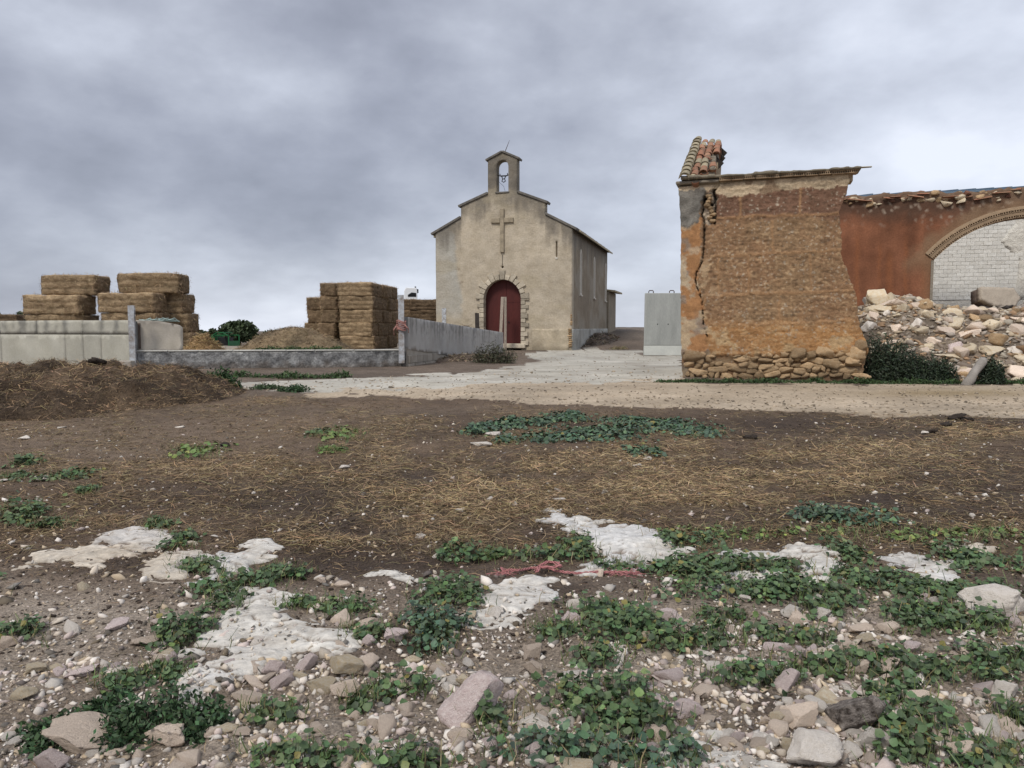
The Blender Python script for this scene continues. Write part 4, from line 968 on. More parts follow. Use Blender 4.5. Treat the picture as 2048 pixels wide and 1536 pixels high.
    out = [(0, 0), (ln - .05, 0), (ln, .12), (ln + .01, h1 - .08), (ln - .08, h1), (ln * .5, (h0 + h1) / 2 + .05), (0, h0)]
    poly_wall('slab', out, [], .08, .2, M['concrete'], root, lambda u, z: .012 * fbm(u * 4, z * 4, 311, 4), lambda u, z: lerp(np.tile(np.array([.44, .40, .345]), (len(u), 1)) * (1 + .3 * fbm(u * 3, z * 3, 312, 4))[:, None], (.22, .20, .18), np.clip(sm(.7, 1.0, z + .25 * fbm(u * 6, z * 2, 313, 3)), 0, 1) * .7))
    MB().box(.02, .12, -.03, .0, .1, h0 * .9).build('torn_edge', M['rubblewall_dark'], root)
    nt_ = MB(); rr = random.Random(5)
    for j in range(26):
        x0 = rr.uniform(.05, .9); nt_.tube([(x0, .08, h0 - .02), (x0 + rr.uniform(-.1, .25), rr.uniform(-.02, .15), h0 + rr.uniform(.0, .07)), (x0 + rr.uniform(.1, .5), .1, h0 - .04)], .012, 4)
    n_ = nt_.build('net_scrap', M['net']); n_.parent = None
    n_.matrix_world = root.matrix_world.copy(); n_.location = root.location; n_.rotation_euler = root.rotation_euler; tag(n_, 'crumpled pale green net lying on the short concrete panel', 'net')
    # ramp wall running back towards the chapel door, top edge sloping down
    root, ln = wall_frame('ramp_wall', RAMP_A, RAMP_B, .42, 'stained grey concrete wall sloping down towards the chapel door', 'wall')
    z0 = at(816, 634, 24.2).z - .42; z1 = at(1004, 665, 36.4).z - .42; zl0 = at(816, 700, 24.2).z - .42 + .03; zl1 = .05
    cuts = [0, .58 * ln, ln]
    for k in range(2):
        u0, u1 = cuts[k] + .006, cuts[k + 1] - .006; f = lambda u: z0 + (z1 - z0) * u / ln; g = lambda u: zl0 + (zl1 - zl0) * min(1, u / (ln * .5))
        bot = [(u, g(u)) for u in np.linspace(u0, u1, 8)]
        def cc(u, z, k=k):
            st = fbm(u * 12, z * .5, 321, 4); n = fbm(u * 1.5, z * 1.5, 322, 3); c = np.tile(np.array([.41, .40, .385]), (len(u), 1)) * (1 + .2 * n)[:, None]
            top_ = z0 + (z1 - z0) * u / ln
            c = lerp(c, (.12, .115, .11), np.clip(sm(-.1, .3, st) * sm(1.0, .1, top_ - z), 0, 1) * .7); return lerp(c, (.37, .345, .32), np.clip(sm(.05, .35, -st) * .6, 0, 1))
        poly_wall('panel', bot + [(u1, f(u1)), (u0, f(u0))], [], .11, .22, M['concrete'], root, None, cc)
    for r in range(2):
        for k in range(8):
            u0 = k * .5 - (.25 if r else 0); u1 = u0 + .49; u0 = max(u0, 0)
            if r == 1 and u0 > 2.6: continue
            MB().box(u0 + .005, u1, -.06 + random.uniform(-.01, .01), .25, -.14 + r * .255, -.14 + r * .255 + .245).build('block', M['block'], root, bevel=.008)
    MB().box(0, 4.6, .02, .22, -.3, zl0 + .02).build('block_core', M['block'], root)
M['concrete_dark'] = mat('concrete_core', (.16, .155, .145), (.10, .098, .09), 4)
M['capping'] = mat('capping_concrete', (.47, .46, .42), (.36, .35, .32), 3, .008, 20, rnd=.08)
M['twine_faded'] = mat('faded_twine', (.42, .22, .19), (.30, .14, .12), 20, .002, 100)
M['rubblewall_dark'] = mat('torn_mortar', (.15, .11, .085), (.10, .08, .07), 8, .03, 14)
M['net'] = mat('pale_net', (.36, .45, .42), (.28, .36, .34), 9)
build_yard_walls()

# precast wall element between chapel and ruin
def build_precast():
    a = at(1288, 708, 33); root = empty('precast_wall_element', (a.x, a.y, a.z), R(-2)); tag(root, 'grey precast concrete wall element with two lifting loops beside the ruin', 'wall element')
    h = at(1288, 586, 33).z - a.z; w = 2.4; zf = at(1288, 691, 33).z - a.z
    MB().prism([(0, zf), (w, zf), (w, h), (.02, h)], .0, .16).build('slab', M['precast'], root, bevel=.02)
    MB().add([(0, -.0, zf - .002), (w, -.0, zf - .002), (w, .16, zf - .002), (0, .16, zf - .002), (0, -.10, -.05), (w, -.10, -.05), (w, .3, -.05), (0, .3, -.05)], [(0, 1, 2, 3), (4, 7, 6, 5), (0, 4, 5, 1), (1, 5, 6, 2), (2, 6, 7, 3), (3, 7, 4, 0)]).build('foot', M['precast_foot'], root)
    for px in (1301, 1342):
        u = (px - 1288) * 33 / 1500; MB().tube([(u - .1, .08, h - .05), (u - .1, .08, h + .07), (u - .07, .08, h + .11), (u + .07, .08, h + .11), (u + .1, .08, h + .07), (u + .1, .08, h - .05)], .022, 6).build('lifting_loop', M['rust'], root)
    for px in (1314, 1335): 
        u = (px - 1288) * 33 / 1500; MB().box(u - .02, u + .02, -.006, .01, h * .48, h * .48 + .05).build('tie_hole', M['void'], root)
build_precast()

# ------------------------------------------------------------------ straw: strands, bales, heaps
def strands(P, D, Ln, Wd, bend=.25, lift=None, rng=RNG):
    """bent flat stalks: two quads each; P start, D unit direction"""
    n = len(P); up = np.tile([0, 0, 1.0], (n, 1)) + rng.normal(0, .6, (n, 3)); side = np.cross(D, up); side /= np.linalg.norm(side, axis=1)[:, None] + 1e-9
    side *= (Wd / 2)[:, None]; b = rng.normal(0, bend, (n, 3)) * Ln[:, None] * .5
    m = P + D * (Ln / 2)[:, None] + b * .5; e = P + D * Ln[:, None]
    V = np.stack([P - side, P + side, m - side, m + side, e - side * .6, e + side * .6], 1).reshape(-1, 3)
    i = np.arange(n)[:, None] * 6; F = np.concatenate([i + np.array([[0, 1, 3, 2]]), i + np.array([[2, 3, 5, 4]])])
    return V, F
def straw_colors(n, rng=RNG, dark=.3, base=(.40, .29, .15)):
    c = np.array(base) * rng.uniform(.55, 1.25, (n, 1)) * (1 + rng.normal(0, .06, (n, 3))); d = rng.random(n) < dark; c[d] *= np.array([.42, .40, .42]); return np.clip(c, .02, .8)
BL, BW, BH = 2.4, 1.2, .9
def bale_mesh(seed, base=(.32, .215, .105)):
    nx, ny, nz = 30, 15, 12; V = []; idx = {}; F = []
    def vid(i, j, k):
        if (i, j, k) not in idx: idx[(i, j, k)] = len(V); V.append((i / nx * 2 - 1, j / ny * 2 - 1, k / nz * 2 - 1))
        return idx[(i, j, k)]
    for i in range(nx):
        for j in range(ny):
            F.append((vid(i, j, nz), vid(i + 1, j, nz), vid(i + 1, j + 1, nz), vid(i, j + 1, nz))); F.append((vid(i, j, 0), vid(i, j + 1, 0), vid(i + 1, j + 1, 0), vid(i + 1, j, 0)))
        for k in range(nz):
            F.append((vid(i, 0, k), vid(i + 1, 0, k), vid(i + 1, 0, k + 1), vid(i, 0, k + 1))); F.append((vid(i, ny, k), vid(i, ny, k + 1), vid(i + 1, ny, k + 1), vid(i + 1, ny, k)))
    for j in range(ny):
        for k in range(nz):
            F.append((vid(0, j, k), vid(0, j, k + 1), vid(0, j + 1, k + 1), vid(0, j + 1, k))); F.append((vid(nx, j, k), vid(nx, j + 1, k), vid(nx, j + 1, k + 1), vid(nx, j, k + 1)))
    V = np.array(V, float); r = np.random.default_rng(seed)
    ed = np.sort(np.abs(V), 1)[:, 1]; V *= (1 - .055 * np.clip((ed - .72) / .28, 0, 1) ** 2)[:, None]
    P = V * np.array([BL / 2, BW / 2, BH / 2]); f = np.abs(V[:, 1]) > .85
    n = fbm(P[:, 0] * 2.5 + seed, P[:, 2] * 3 + P[:, 1] * 2, seed, 3); P[:, 1] += np.sign(V[:, 1]) * f * .09 * n; P[:, 2] += (V[:, 2] > .85) * .05 * n
    P[:, 0] += np.sign(V[:, 0]) * (np.abs(V[:, 0]) > .85) * .08 * fbm(P[:, 1] * 3, P[:, 2] * 3, seed + 3, 3)
    gro = np.exp(-((P[:, 2] - .13) / .035) ** 2) + np.exp(-((P[:, 2] + .16) / .035) ** 2); P[:, 1] -= np.sign(V[:, 1]) * f * .055 * gro
    P[:, 2] -= .05 * np.cos(P[:, 0] * 1.3) * (V[:, 2] > 0) * r.uniform(-.6, 1); P[:, 1] += .06 * np.sin(P[:, 0] * 1.7 + seed); P[:, 2] += BH / 2
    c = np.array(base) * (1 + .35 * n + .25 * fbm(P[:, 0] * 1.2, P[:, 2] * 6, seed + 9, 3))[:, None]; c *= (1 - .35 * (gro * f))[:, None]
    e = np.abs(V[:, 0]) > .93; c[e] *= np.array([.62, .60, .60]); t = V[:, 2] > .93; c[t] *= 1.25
    return P, np.array(F), np.clip(c, .02, 1)
def bale_variants(seed, base):
    out = []
    for s in range(4):
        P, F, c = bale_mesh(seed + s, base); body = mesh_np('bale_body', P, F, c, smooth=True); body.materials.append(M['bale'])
        r = np.random.default_rng(seed + s); n = 1500; i = r.integers(0, len(P), n); st = P[i] + r.normal(0, .03, (n, 3))
        out_n = (P[i] - np.array([0, 0, BH / 2])) / np.array([BL / 2, BW / 2, BH / 2]); out_n = np.sign(out_n) * (np.abs(out_n) > .9); D = out_n * .15 + r.normal(0, .6, (n, 3)) + np.array([0, 0, -.35]); D /= np.linalg.norm(D, axis=1)[:, None]
        Vv, Ff = strands(st, D, r.uniform(.06, .16, n), r.uniform(.008, .016, n), rng=r); cc = np.repeat(straw_colors(n, r, .3, tuple(b * 1.25 for b in base)), 6, 0); fr = mesh_np('loose_straw', Vv, Ff, cc); fr.materials.append(M['straw']); out.append((body, fr))
    return out
BV = bale_variants(400, (.40, .295, .18)); BV_D = bale_variants(450, (.20, .14, .085))
bale_n = 0
Y_LEFT = False
def bale(x, y, z, rz, label, group, dark=False, tilt=0.0, sc=1.0):
    global bale_n
    if Y_LEFT: sc *= 1.08; rz -= R(7)
    body, fr = (BV_D if dark else BV)[bale_n % 4]; bale_n += 1
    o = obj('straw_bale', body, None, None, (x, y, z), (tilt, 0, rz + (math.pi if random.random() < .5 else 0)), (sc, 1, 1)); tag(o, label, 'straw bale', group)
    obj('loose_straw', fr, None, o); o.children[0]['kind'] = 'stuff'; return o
def build_bales():
    global Y_LEFT
    Y_LEFT = True
    g = 'bales of the stack at the left'
    z0 = float(yard_z(34.5))
    def bx(px, Y): return (px - 1024) * Y / FPX
    Y = 34.4
    zt = at(150, 550, Y).z; zr = [zt - BH * (k + 1) for k in range(4)]
    # left pile: two visible courses, one more below
    bale(bx(140, Y) + .05, Y + .6, zr[0], R(2), 'top bale of the left pile, set back towards the middle', g, sc=1.07)
    bale(bx(119, Y), Y + .2, zr[1], R(-1), 'second bale of the left pile, darker band above its foot', g, sc=1.12)
    bale(bx(119, Y) + .05, Y + .3, zr[2], R(1), 'lowest bale of the left pile, just above the concrete wall', g, sc=1.12)
    bale(bx(119, Y), Y + .3, zr[3], R(1), 'base bale of the left pile behind the concrete wall', g, sc=1.12)
    Y2 = 34.0; zt = at(300, 548, Y2 + .9).z; z2 = [zt - BH * (k + 1) for k in range(4)]
    bale(bx(300, Y2) - .18, Y2 + 1.0, z2[0], R(9), 'top bale of the right pile with a ragged tuft at its end', g, sc=1.12)
    bale(bx(264, Y2), Y2 + .25, z2[1], R(2), 'bright front bale of the right pile, second from the top', g, sc=1.05)
    bale(bx(264, Y2) + .1, Y2 + .3, z2[2], R(1), 'bale under the bright front bale, mostly behind the concrete wall', g, sc=1.05)
    bale(bx(264, Y2) + .1, Y2 + .3, z2[3], R(1), 'base bale under the bright front bale, behind the concrete wall', g, sc=1.05)
    bale(bx(322, Y2) - .5, Y2 + 1.5, z2[1] - .0, R(4), 'shaded bale behind the bright front bale of the right pile', g)
    bale(bx(318, Y2) - .35, Y2 + 1.5, z2[2], R(6), 'third bale of the right pile, behind the short concrete panel', g, sc=1.08)
    bale(bx(322, Y2) - .35, Y2 + 1.5, z2[3], R(3), 'base bale of the right pile beside loose straw', g, sc=1.15)
    # big stack left of the chapel
    Y_LEFT = False
    g = 'bales of the big stack left of the chapel'; Yf = 50.0; base = at(712, 699, Yf); th = R(7); zb = base.z
    ux = Vector((math.cos(th), -math.sin(th))); vy = Vector((math.sin(th), math.cos(th))); c0 = Vector((base.x, base.y))
    names = ['ground course', 'second course', 'middle course', 'fourth course', 'top course']
    for k in range(5):
        for row in range(5):
            p = c0 + vy * (.6 + row * 1.22) + ux * random.uniform(-.08, .08); zk = zb + k * .885
            if row == 0: lb = 'front bale in the %s of the big stack, long side to the viewer' % names[k]
            elif row < 4: lb = 'bale in the %s of the big stack, %s row from the front' % (names[k], ['', 'second', 'third', 'fourth'][row])
            else: lb = 'rearmost bale in the %s of the big stack' % names[k]
            bale(p.x, p.y, zk, -th + R(random.uniform(-2, 2)), lb, g)
    # two narrower columns on its left, end on, and lower pair
    for col, (px, Yc, n) in enumerate(((663, 51.2, 4), (637, 53.0, 4))):
        p = at(px, 690, Yc)
        for k in range(n + (0 if col else 1)):
            nm = ['inner', 'outer'][col]; lb = 'end on bale, %s of the %s narrow column left of the big stack' % (names[k], nm)
            if col and k > 3: continue
            bale(p.x + random.uniform(-.08, .08) - (.35 if (k < 2 and col) else 0) - (.2 if (k < 2 and not col) else 0), p.y + .5, zb + k * .885 + (.18 if col == 0 and k > 1 else 0) * 0, R(90 + random.uniform(-4, 4)), lb, g)
    p = at(650, 690, 55)
    # dark bales further back, between stack and chapel
    g = 'old dark bales behind the ramp wall'; p = at(845, 690, 62); zt = at(845, 598, 62).z
    for k in range(4):
        for j in range(3):
            if k == 3 and j == 2: pass
            bale(p.x - 2.0 + j * 2.15, p.y + .6 + random.uniform(-.1, .1), zt - .9 * (k + 1), R(random.uniform(-3, 3)), 'old dark bale behind the ramp wall, %s, %s' % (['top course', 'second course', 'third course', 'lowest course'][k], ['next to the stack', 'in the middle', 'next to the chapel'][j]), g, dark=True)
    p = at(14, 640, 60); zt = at(14, 629, 60).z
    bale(p.x, p.y, zt - .9, R(5), 'distant dark bale above the tall wall at the left edge', None, dark=True, sc=.9)
    bale(p.x, p.y, zt - 1.8, R(3), 'distant dark bale under another behind the tall wall at the left edge', None, dark=True, sc=.9)
    bale(p.x, p.y, zt - 2.7, R(3), 'lowest distant dark bale behind the tall wall at the left edge', None, dark=True, sc=.9)
build_bales()

def heap_mesh(name, cx, cy, rx, ry, hgt, zf, seed, res, base, profile=None, strawn=0, stcol=(.36, .26, .14), lump=.12, jag=.12, slen=(.06, .25), swid=(.006, .014), rot=0.0):
    """a mound standing on the ground: grid with skirt below ground, plus stalks"""
    n1 = int(2.3 * rx / res); n2 = int(2.3 * ry / res)
    gx, gy = np.meshgrid(np.linspace(-1.15, 1.15, n1), np.linspace(-1.15, 1.15, n2)); a = gx.ravel(); b = gy.ravel()
    wx = cx + a * rx * math.cos(rot) - b * ry * math.sin(rot); wy = cy + a * rx * math.sin(rot) + b * ry * math.cos(rot)
    rr = np.hypot(a, b) + jag * fbm(wx * 1.1, wy * 1.1, seed, 4)
    p = (profile(a, b, wx, wy) if profile else np.clip(1 - rr ** 2, -.12, 1) ** 1.0 if False else np.where(rr < 1, np.cos(np.clip(rr, 0, 1) * math.pi / 2) ** 1.25, (1 - rr) * .6))
    z = zf(wx, wy) + hgt * p + lump * fbm(wx * 1.8, wy * 1.8, seed + 1, 4) * np.clip(p * 4, 0, 1) + lump * .35 * fbm(wx * 6, wy * 6, seed + 2, 3) * np.clip(p * 4, 0, 1) - .03
    i = (np.arange(n2 - 1)[:, None] * n1 + np.arange(n1 - 1)[None, :]).ravel(); F = np.stack([i, i + 1, i + n1 + 1, i + n1], 1); F = F[(p[F] > -.1).any(1)]
    nn = fbm(wx * 1.3, wy * 1.3, seed + 4, 4); c = np.array(base) * (1 + .9 * nn)[:, None]; V = np.stack([wx, wy, z], 1)
    us = np.unique(F); mp_ = np.zeros(len(V), np.int64); mp_[us] = np.arange(len(us))
    me = mesh_np(name, V[us], mp_[F], np.clip(c[us], .015, 1), smooth=True)
    st = None
    if strawn:
        cand = np.where(p > .04)[0]; k = RNG.choice(cand, strawn); Pp = V[k] + RNG.normal(0, res * .6, (strawn, 3)) * np.array([1, 1, .25]) + np.array([0, 0, .008])
        ang = RNG.uniform(0, 6.283, strawn); D = np.stack([np.cos(ang), np.sin(ang), RNG.normal(.05, .35, strawn)], 1); D /= np.linalg.norm(D, axis=1)[:, None]
        Vs, Fs = strands(Pp, D, RNG.uniform(*slen, strawn), RNG.uniform(*swid, strawn)); col = straw_colors(strawn, RNG, .35, stcol) * (1 + .8 * nn[k])[:, None]
        st = mesh_np(name + '_straw', Vs, Fs, np.repeat(np.clip(col, .02, 1), 6, 0))
    return me, st
def heap(name, label, cat, matname, *a, **k):
    me, st = heap_mesh(name, *a, **k); o = obj(name, me, M[matname]); tag(o, label, cat)
    if st: s = obj('loose_straw', st, M['straw'], o); tag(s, kind='stuff')
    return o
# dung and straw heap in the left foreground
def prof(a, b, wx, wy):
    px = 1024 + FPX * wx / wy
    ridge = np.interp(wx, [-16, -13, -10, -8.6, -8.0, -7.3, -6.4, -5.7, -5.3], [.75, .78, .80, 1.0, .96, .93, .86, .30, -.15])
    t = np.where(wy < 14.2, (14.2 - wy) / np.interp(wx, [-14, -7.3, -5.5], [3.9, 3.2, 1.6]), (wy - 14.2) / 1.7) + .25 * fbm(wx * 1.3, wy * 1.3, 611, 3)
    return np.where(t < 1, ridge * np.cos(np.clip(t, 0, 1) * math.pi / 2) ** .9, (1 - t) * .5 - .01)
heap('manure_heap', 'long heap of brown manure and trampled straw at the left', 'heap', 'heap', -10.6, 13.6, 5.6, 4.2, .70, Hbase, 610, .055, (.10, .070, .045), profile=prof, strawn=60000, stcol=(.34, .24, .14), lump=.30, slen=(.04, .17), swid=(.004, .009))
heap('straw_pile', 'rounded pile of loose chopped straw in the yard', 'pile', 'heap', at(582, 690, 30.5).x, 31.0, 2.55, 2.2, .98, lambda x, y: yard_z(y), 620, .08, (.235, .175, .105), strawn=5000, stcol=(.33, .25, .15), lump=.09, jag=.10, slen=(.08, .2), swid=(.008, .016))
heap('straw_litter', 'torn clump of loose straw beside the left bales', 'straw', 'heap', at(400, 695, 31).x, 31.4, .8, .7, .62, lambda x, y: yard_z(y), 630, .06, (.33, .22, .11), strawn=2500, stcol=(.46, .33, .17), slen=(.08, .3), swid=(.008, .018), lump=.2)
heap('dung_mound', 'dark dung mound behind the ramp wall by the chapel door', 'mound', 'heap', at(930, 660, 37).x - .1, 38.2, 1.5, 1.2, 1.35, lambda x, y: .45 + 0 * x, 640, .09, (.075, .055, .042), strawn=700, stcol=(.2, .15, .09), slen=(.1, .3), swid=(.01, .02))
heap('dirt_bank', 'low bank of earth and dead leaves at the foot of the ramp wall', 'bank', 'heap', at(935, 725, 27).x, 28.2, 2.6, 1.0, .26, Hbase, 650, .09, (.14, .105, .08), strawn=1600, stcol=(.32, .25, .17), slen=(.06, .2), swid=(.01, .03), lump=.1, rot=R(52))
heap('dirt_bank', 'low litter covered earth bank along the chapel side wall', 'bank', 'heap', 5.4, 46.2, 4.2, .9, .42, Hbase, 655, .14, (.12, .095, .075), strawn=1500, stcol=(.28, .22, .16), slen=(.1, .3), swid=(.015, .04), lump=.12, rot=R(72))

# ------------------------------------------------------------------ planks, posts and other yard things
def leaning(name, p0, p1, w, h, m, label, cat):
    o = MB().bar(p0, p1, w, h).build(name, m, bevel=.008); tag(o, label, cat); return o
a = at(1001, 670, 39.3); b = at(1005, 594, 40.2); leaning('leaning_plank', (a.x - .03, a.y, .52), b, .16, .05, M['wood'], 'weathered plank leaning on the red door, left one of two', 'plank')
a = at(1009, 670, 39.5); b = at(1010.5, 594, 40.25); leaning('leaning_plank', (a.x + .04, a.y, .52), b, .14, .05, M['wood'], 'weathered plank leaning on the red door, right one of two', 'plank')
a = at(955, 665, 37.2); b = at(954, 626, 37.2); leaning('wooden_post', (a.x, a.y, .6), b, .2, .16, M['dark_wood'], 'dark rotten wooden post stub left of the chapel door', 'post')
a = at(888, 660, 36); b = at(888, 616, 36); leaning('metal_post', (a.x, a.y, .5), b, .2, .1, M['white_steel'], 'short white rusting metal post behind the ramp wall', 'post')

def build_feeder():
    p = at(441, 695, 92); root = empty('livestock_crush', (p.x, p.y, p.z), R(-10)); tag(root, 'green steel livestock crush with open end, far in the yard', 'cattle crush')
    w, h, d = 2.25, 1.45, 2.4
    for sx in (-1, 1):
        for y in (0, d): MB().box(sx * w / 2 - .06, sx * w / 2 + .06, y - .06, y + .06, 0, h).build('post', M['green_paint'], root)
        MB().box(sx * w / 2 - .03, sx * w / 2 + .03, .07, d - .07, .1, .8 if sx > 0 else h - .1).build('side_panel', M['green_paint'], root)
        MB().bar((sx * w / 2, -.08, h), (sx * .35, -.08, h + .38), .1).build('roof_brace', M['green_paint'], root)
    MB().box(-w / 2, w / 2, -.05, .07, h, h + .13).build('lintel', M['green_paint'], root); MB().box(-w / 2, w / 2, d - .06, d + .06, h, h + .12).build('lintel', M['green_paint'], root)
    MB().box(-.3, .3, .1, d - .1, h + .3, h + .45).build('roof_beam', M['green_paint'], root)
    MB().box(-w / 2 + .1, w / 2 - .1, d * .5, d * .5 + .04, .25, h - .2).build('inner_gate', M['dark_metal'], root)
    MB().box(-w / 2 - .05, -w / 2 + .35, -.09, -.03, .05, h - .05).build('gate_leaf', M['green_paint'], root)
    q = at(412, 694, 92); r2 = empty('metal_hurdle', (q.x, q.y, q.z), R(-14)); tag(r2, 'green steel hurdle standing left of the livestock crush', 'hurdle')
    for z in (.2, .5, .8, 1.1): MB().bar((-.6, 0, z), (.55, 0, z), .06).build('rail', M['green_paint'], r2)
    for x in (-.6, .55): MB().bar((x, 0, 0), (x, 0, 1.15), .07).build('upright', M['green_paint'], r2)
build_feeder()
def build_truck():
    p = at(825, 690, 70); zt = at(825, 575, 70).z; root = empty('truck', (p.x - .1, p.y, -.2), R(8)); tag(root, 'white lorry cab showing above the bales left of the chapel', 'truck')
    H_ = zt + .2; hw = .62
    c = MB(); c.add([(-hw, 0, H_ - 1.35), (hw * .95, 0, H_ - 1.35), (hw * .95, 0, H_ - .35), (hw * .8, 0, H_ - .02), (-hw * .75, 0, H_), (-hw, 0, H_ - .3),
                     (-hw, 2.2, H_ - 1.35), (hw * .95, 2.2, H_ - 1.35), (hw * .95, 2.2, H_ - .35), (hw * .8, 2.2, H_ - .02), (-hw * .75, 2.2, H_), (-hw, 2.2, H_ - .3)],
        [(0, 1, 2, 3, 4, 5), (11, 10, 9, 8, 7, 6)] + [(i, i + 6, (i + 1) % 6 + 6, (i + 1) % 6) for i in range(6)]); cab = c.build('cab', M['white_paint'], root, bevel=.05)
    MB().prism([(-.28, H_ - .85), (.48, H_ - .85), (.48, H_ - .5), (.05, H_ - .46), (-.28, H_ - .68)], -.03, .02).build('side_window', M['void'], cab)
    for k in range(6): MB().box(-.42 + k * .11, -.35 + k * .11, -.012, .01, H_ - 1.16, H_ - 1.09).build('lettering', M['dark_metal'], cab)
    MB().box(.56, .70, .1, .2, H_ - .5, H_ - .15).build('mirror', M['dark_metal'], root); MB().bar((.5, .15, H_ - .1), (.63, .15, H_ - .16), .03).build('mirror_arm', M['dark_metal'], root)
    MB().tube([(.42, .4, H_ - .05), (.42, .4, H_ + .12)], .07, 8).build('roof_light', M['dark_metal'], root)
    MB().box(-hw, hw, 0.0, 2.2, 1.0, H_ - 1.36).build('lower_cab', M['white_paint'], root); MB().box(-.5, .5, -.1, 7.5, .75, 1.0).build('chassis', M['dark_metal'], root); MB().box(-hw - .4, hw + .4, 2.5, 7.5, 1.02, 2.6).build('body', M['white_paint'], root)
    for x in (-hw - .25, hw + .25):
        for y in (1.0, 6.2):
            w = MB().tube([(x - .13, y, .5), (x + .13, y, .5)], .5, 18).build('wheel', M['rubber'], root); MB().tube([(x - .14, y, .5), (x + .14, y, .5)], .26, 12).build('rim', M['white_paint'], w)
build_truck()

# ------------------------------------------------------------------ leaves: trees and shrubs
def leaf_quads(P, size, rng, flat=0.0, aspect=1.6):
    n = len(P); a = rng.normal(size=(n, 3)); a[:, 2] *= (1 - flat); a /= np.linalg.norm(a, axis=1)[:, None]; b = np.cross(a, rng.normal(size=(n, 3))); b /= np.linalg.norm(b, axis=1)[:, None]
    a = a * (size * aspect / 2)[:, None]; b = b * (size / 2)[:, None]
    V = np.stack([P - a, P + b * .9, P + a, P - b * .9], 1).reshape(-1, 3); F = np.arange(n)[:, None] * 4 + np.array([[0, 1, 2, 3]]); return V, F
def tree(px, Y, wpx, ytop, label, seed, ybase=700, n=2600, col=(.055, .075, .035)):
    r = np.random.default_rng(seed); w = wpx * Y / FPX; zt = at(px, ytop, Y).z; x = (px - 1024) * Y / FPX; zg = at(px, ybase, Y).z - .3; h = zt - zg
    root = empty('oak_tree', (x, Y, zg)); tag(root, label, 'tree', 'trees beyond the yard')
    t = MB(); t.tube([(0, 0, -.5), (.05 * w, 0, h * .25), (.02 * w, 0, h * .5)], [.05 * w, .04 * w, .025 * w], 8)
    for k in range(5):
        an = k * 1.3; t.tube([(.03 * w, 0, h * .3), (.2 * w * math.cos(an), .2 * w * math.sin(an), h * .55), (.3 * w * math.cos(an), .3 * w * math.sin(an), h * .7)], [.025 * w, .018 * w, .008 * w], 6)
    t.build('trunk', M['bark'], root)
    C = []; 
    for k in range(22):
        an = r.uniform(0, 6.28); q = math.sqrt(r.random()) * .40; zz = r.uniform(.42, .86); q *= math.sqrt(max(.1, 1 - ((zz - .45) / .5) ** 2)); C.append((q * w * math.cos(an), q * w * math.sin(an), zz * h, r.uniform(.10, .17) * w))
    C = np.array(C); i = r.integers(0, len(C), n); d = r.normal(size=(n, 3)); d /= np.linalg.norm(d, axis=1)[:, None]; P = C[i, :3] + d * (C[i, 3] * r.uniform(.5, 1.05, n))[:, None] * np.array([1, 1, .8])
    V, F = leaf_quads(P, r.uniform(.05, .09, n) * w * .8, r); c = np.array(col) * r.uniform(.5, 1.5, (n, 1)); o = obj('crown', mesh_np('crown', V, F, np.repeat(c, 4, 0)), M['tree_leaf'], root); tag(o, kind='stuff')
tree(476, 125, 88, 640, 'broad dark holm oak behind the green livestock crush', 701, n=4200)
tree(428, 132, 52, 652, 'smaller dark oak left of the broad holm oak', 702)
tree(396, 138, 40, 657, 'low oak next to the left bale stack on the horizon', 703)
tree(603, 115, 36, 653, 'small dark oak peeping over the straw pile', 704, n=1500)
tree(24, 85, 80, 616, 'dark oak behind the tall wall at the left edge', 705, ybase=715, n=3600)
tree(545, 150, 50, 661, 'far oak whose top just clears the straw pile', 706, ybase=680, n=1500)
def shrub(pts, label, seed, n=5000, col=(.036, .050, .030), leaf=(.018, .036), name='shrub', cat='shrub', group=None, stems=True, zf=None, aspect=3.0):
    """bush made of overlapping rounded tufts: pts are x,y,z,rx,rz"""
    r = np.random.default_rng(seed); pts = np.array(pts); root = empty(name, (float(pts[0, 0]), float(pts[0, 1]), float(pts[0, 2]))); tag(root, label, cat, group); o0 = pts[0, :3].copy()
    wgt = pts[:, 3] ** 2 * pts[:, 4]; i = r.choice(len(pts), n, p=wgt / wgt.sum()); d = r.normal(size=(n, 3)); d /= np.linalg.norm(d, axis=1)[:, None]; d[:, 2] = np.abs(d[:, 2])
    rad = r.uniform(.35, 1.08, n) * (1 + .2 * np.sin(d[:, 0] * 9 + i) * np.cos(d[:, 1] * 7)); P = pts[i, :3] + d * rad[:, None] * np.stack([pts[i, 3], pts[i, 3], pts[i, 4]], 1) - o0
    V, F = leaf_quads(P, r.uniform(*leaf, n), r, aspect=aspect); c = np.array(col) * r.uniform(.45, 1.7, (n, 1)) * (1 + r.normal(0, .08, (n, 3)))
    o = obj('foliage', mesh_np('foliage', V, F, np.repeat(np.clip(c, .004, 1), 4, 0)), M['tree_leaf'], root); tag(o, kind='stuff')
    if stems:
        t = MB()
        for k in range(min(40, 8 * len(pts))):
            q = pts[k % len(pts)]; a = r.uniform(0, 6.28); e = r.uniform(.4, .95); b = q[:3] - o0
            t.tube([b + [0, 0, -.1], b + [.3 * q[3] * math.cos(a), .3 * q[3] * math.sin(a), q[4] * e * .5], b + [e * q[3] * .7 * math.cos(a), e * q[3] * .7 * math.sin(a), q[4] * e]], [.016 * min(1, q[3] / .4), .010 * min(1, q[3] / .4), .005 * min(1, q[3] / .4)], 5)
        t.build('stems', M['bark'], root)
    return root
def on(px, py, dz=0.0):
    p = gp(px, py); return (p.x, p.y, p.z + dz)
def verge(px, Y): x = (px - 1024) * Y / FPX; return (x, Y, float(Hbase(x, Y)) + .02)
p = verge(1772, 17.9)
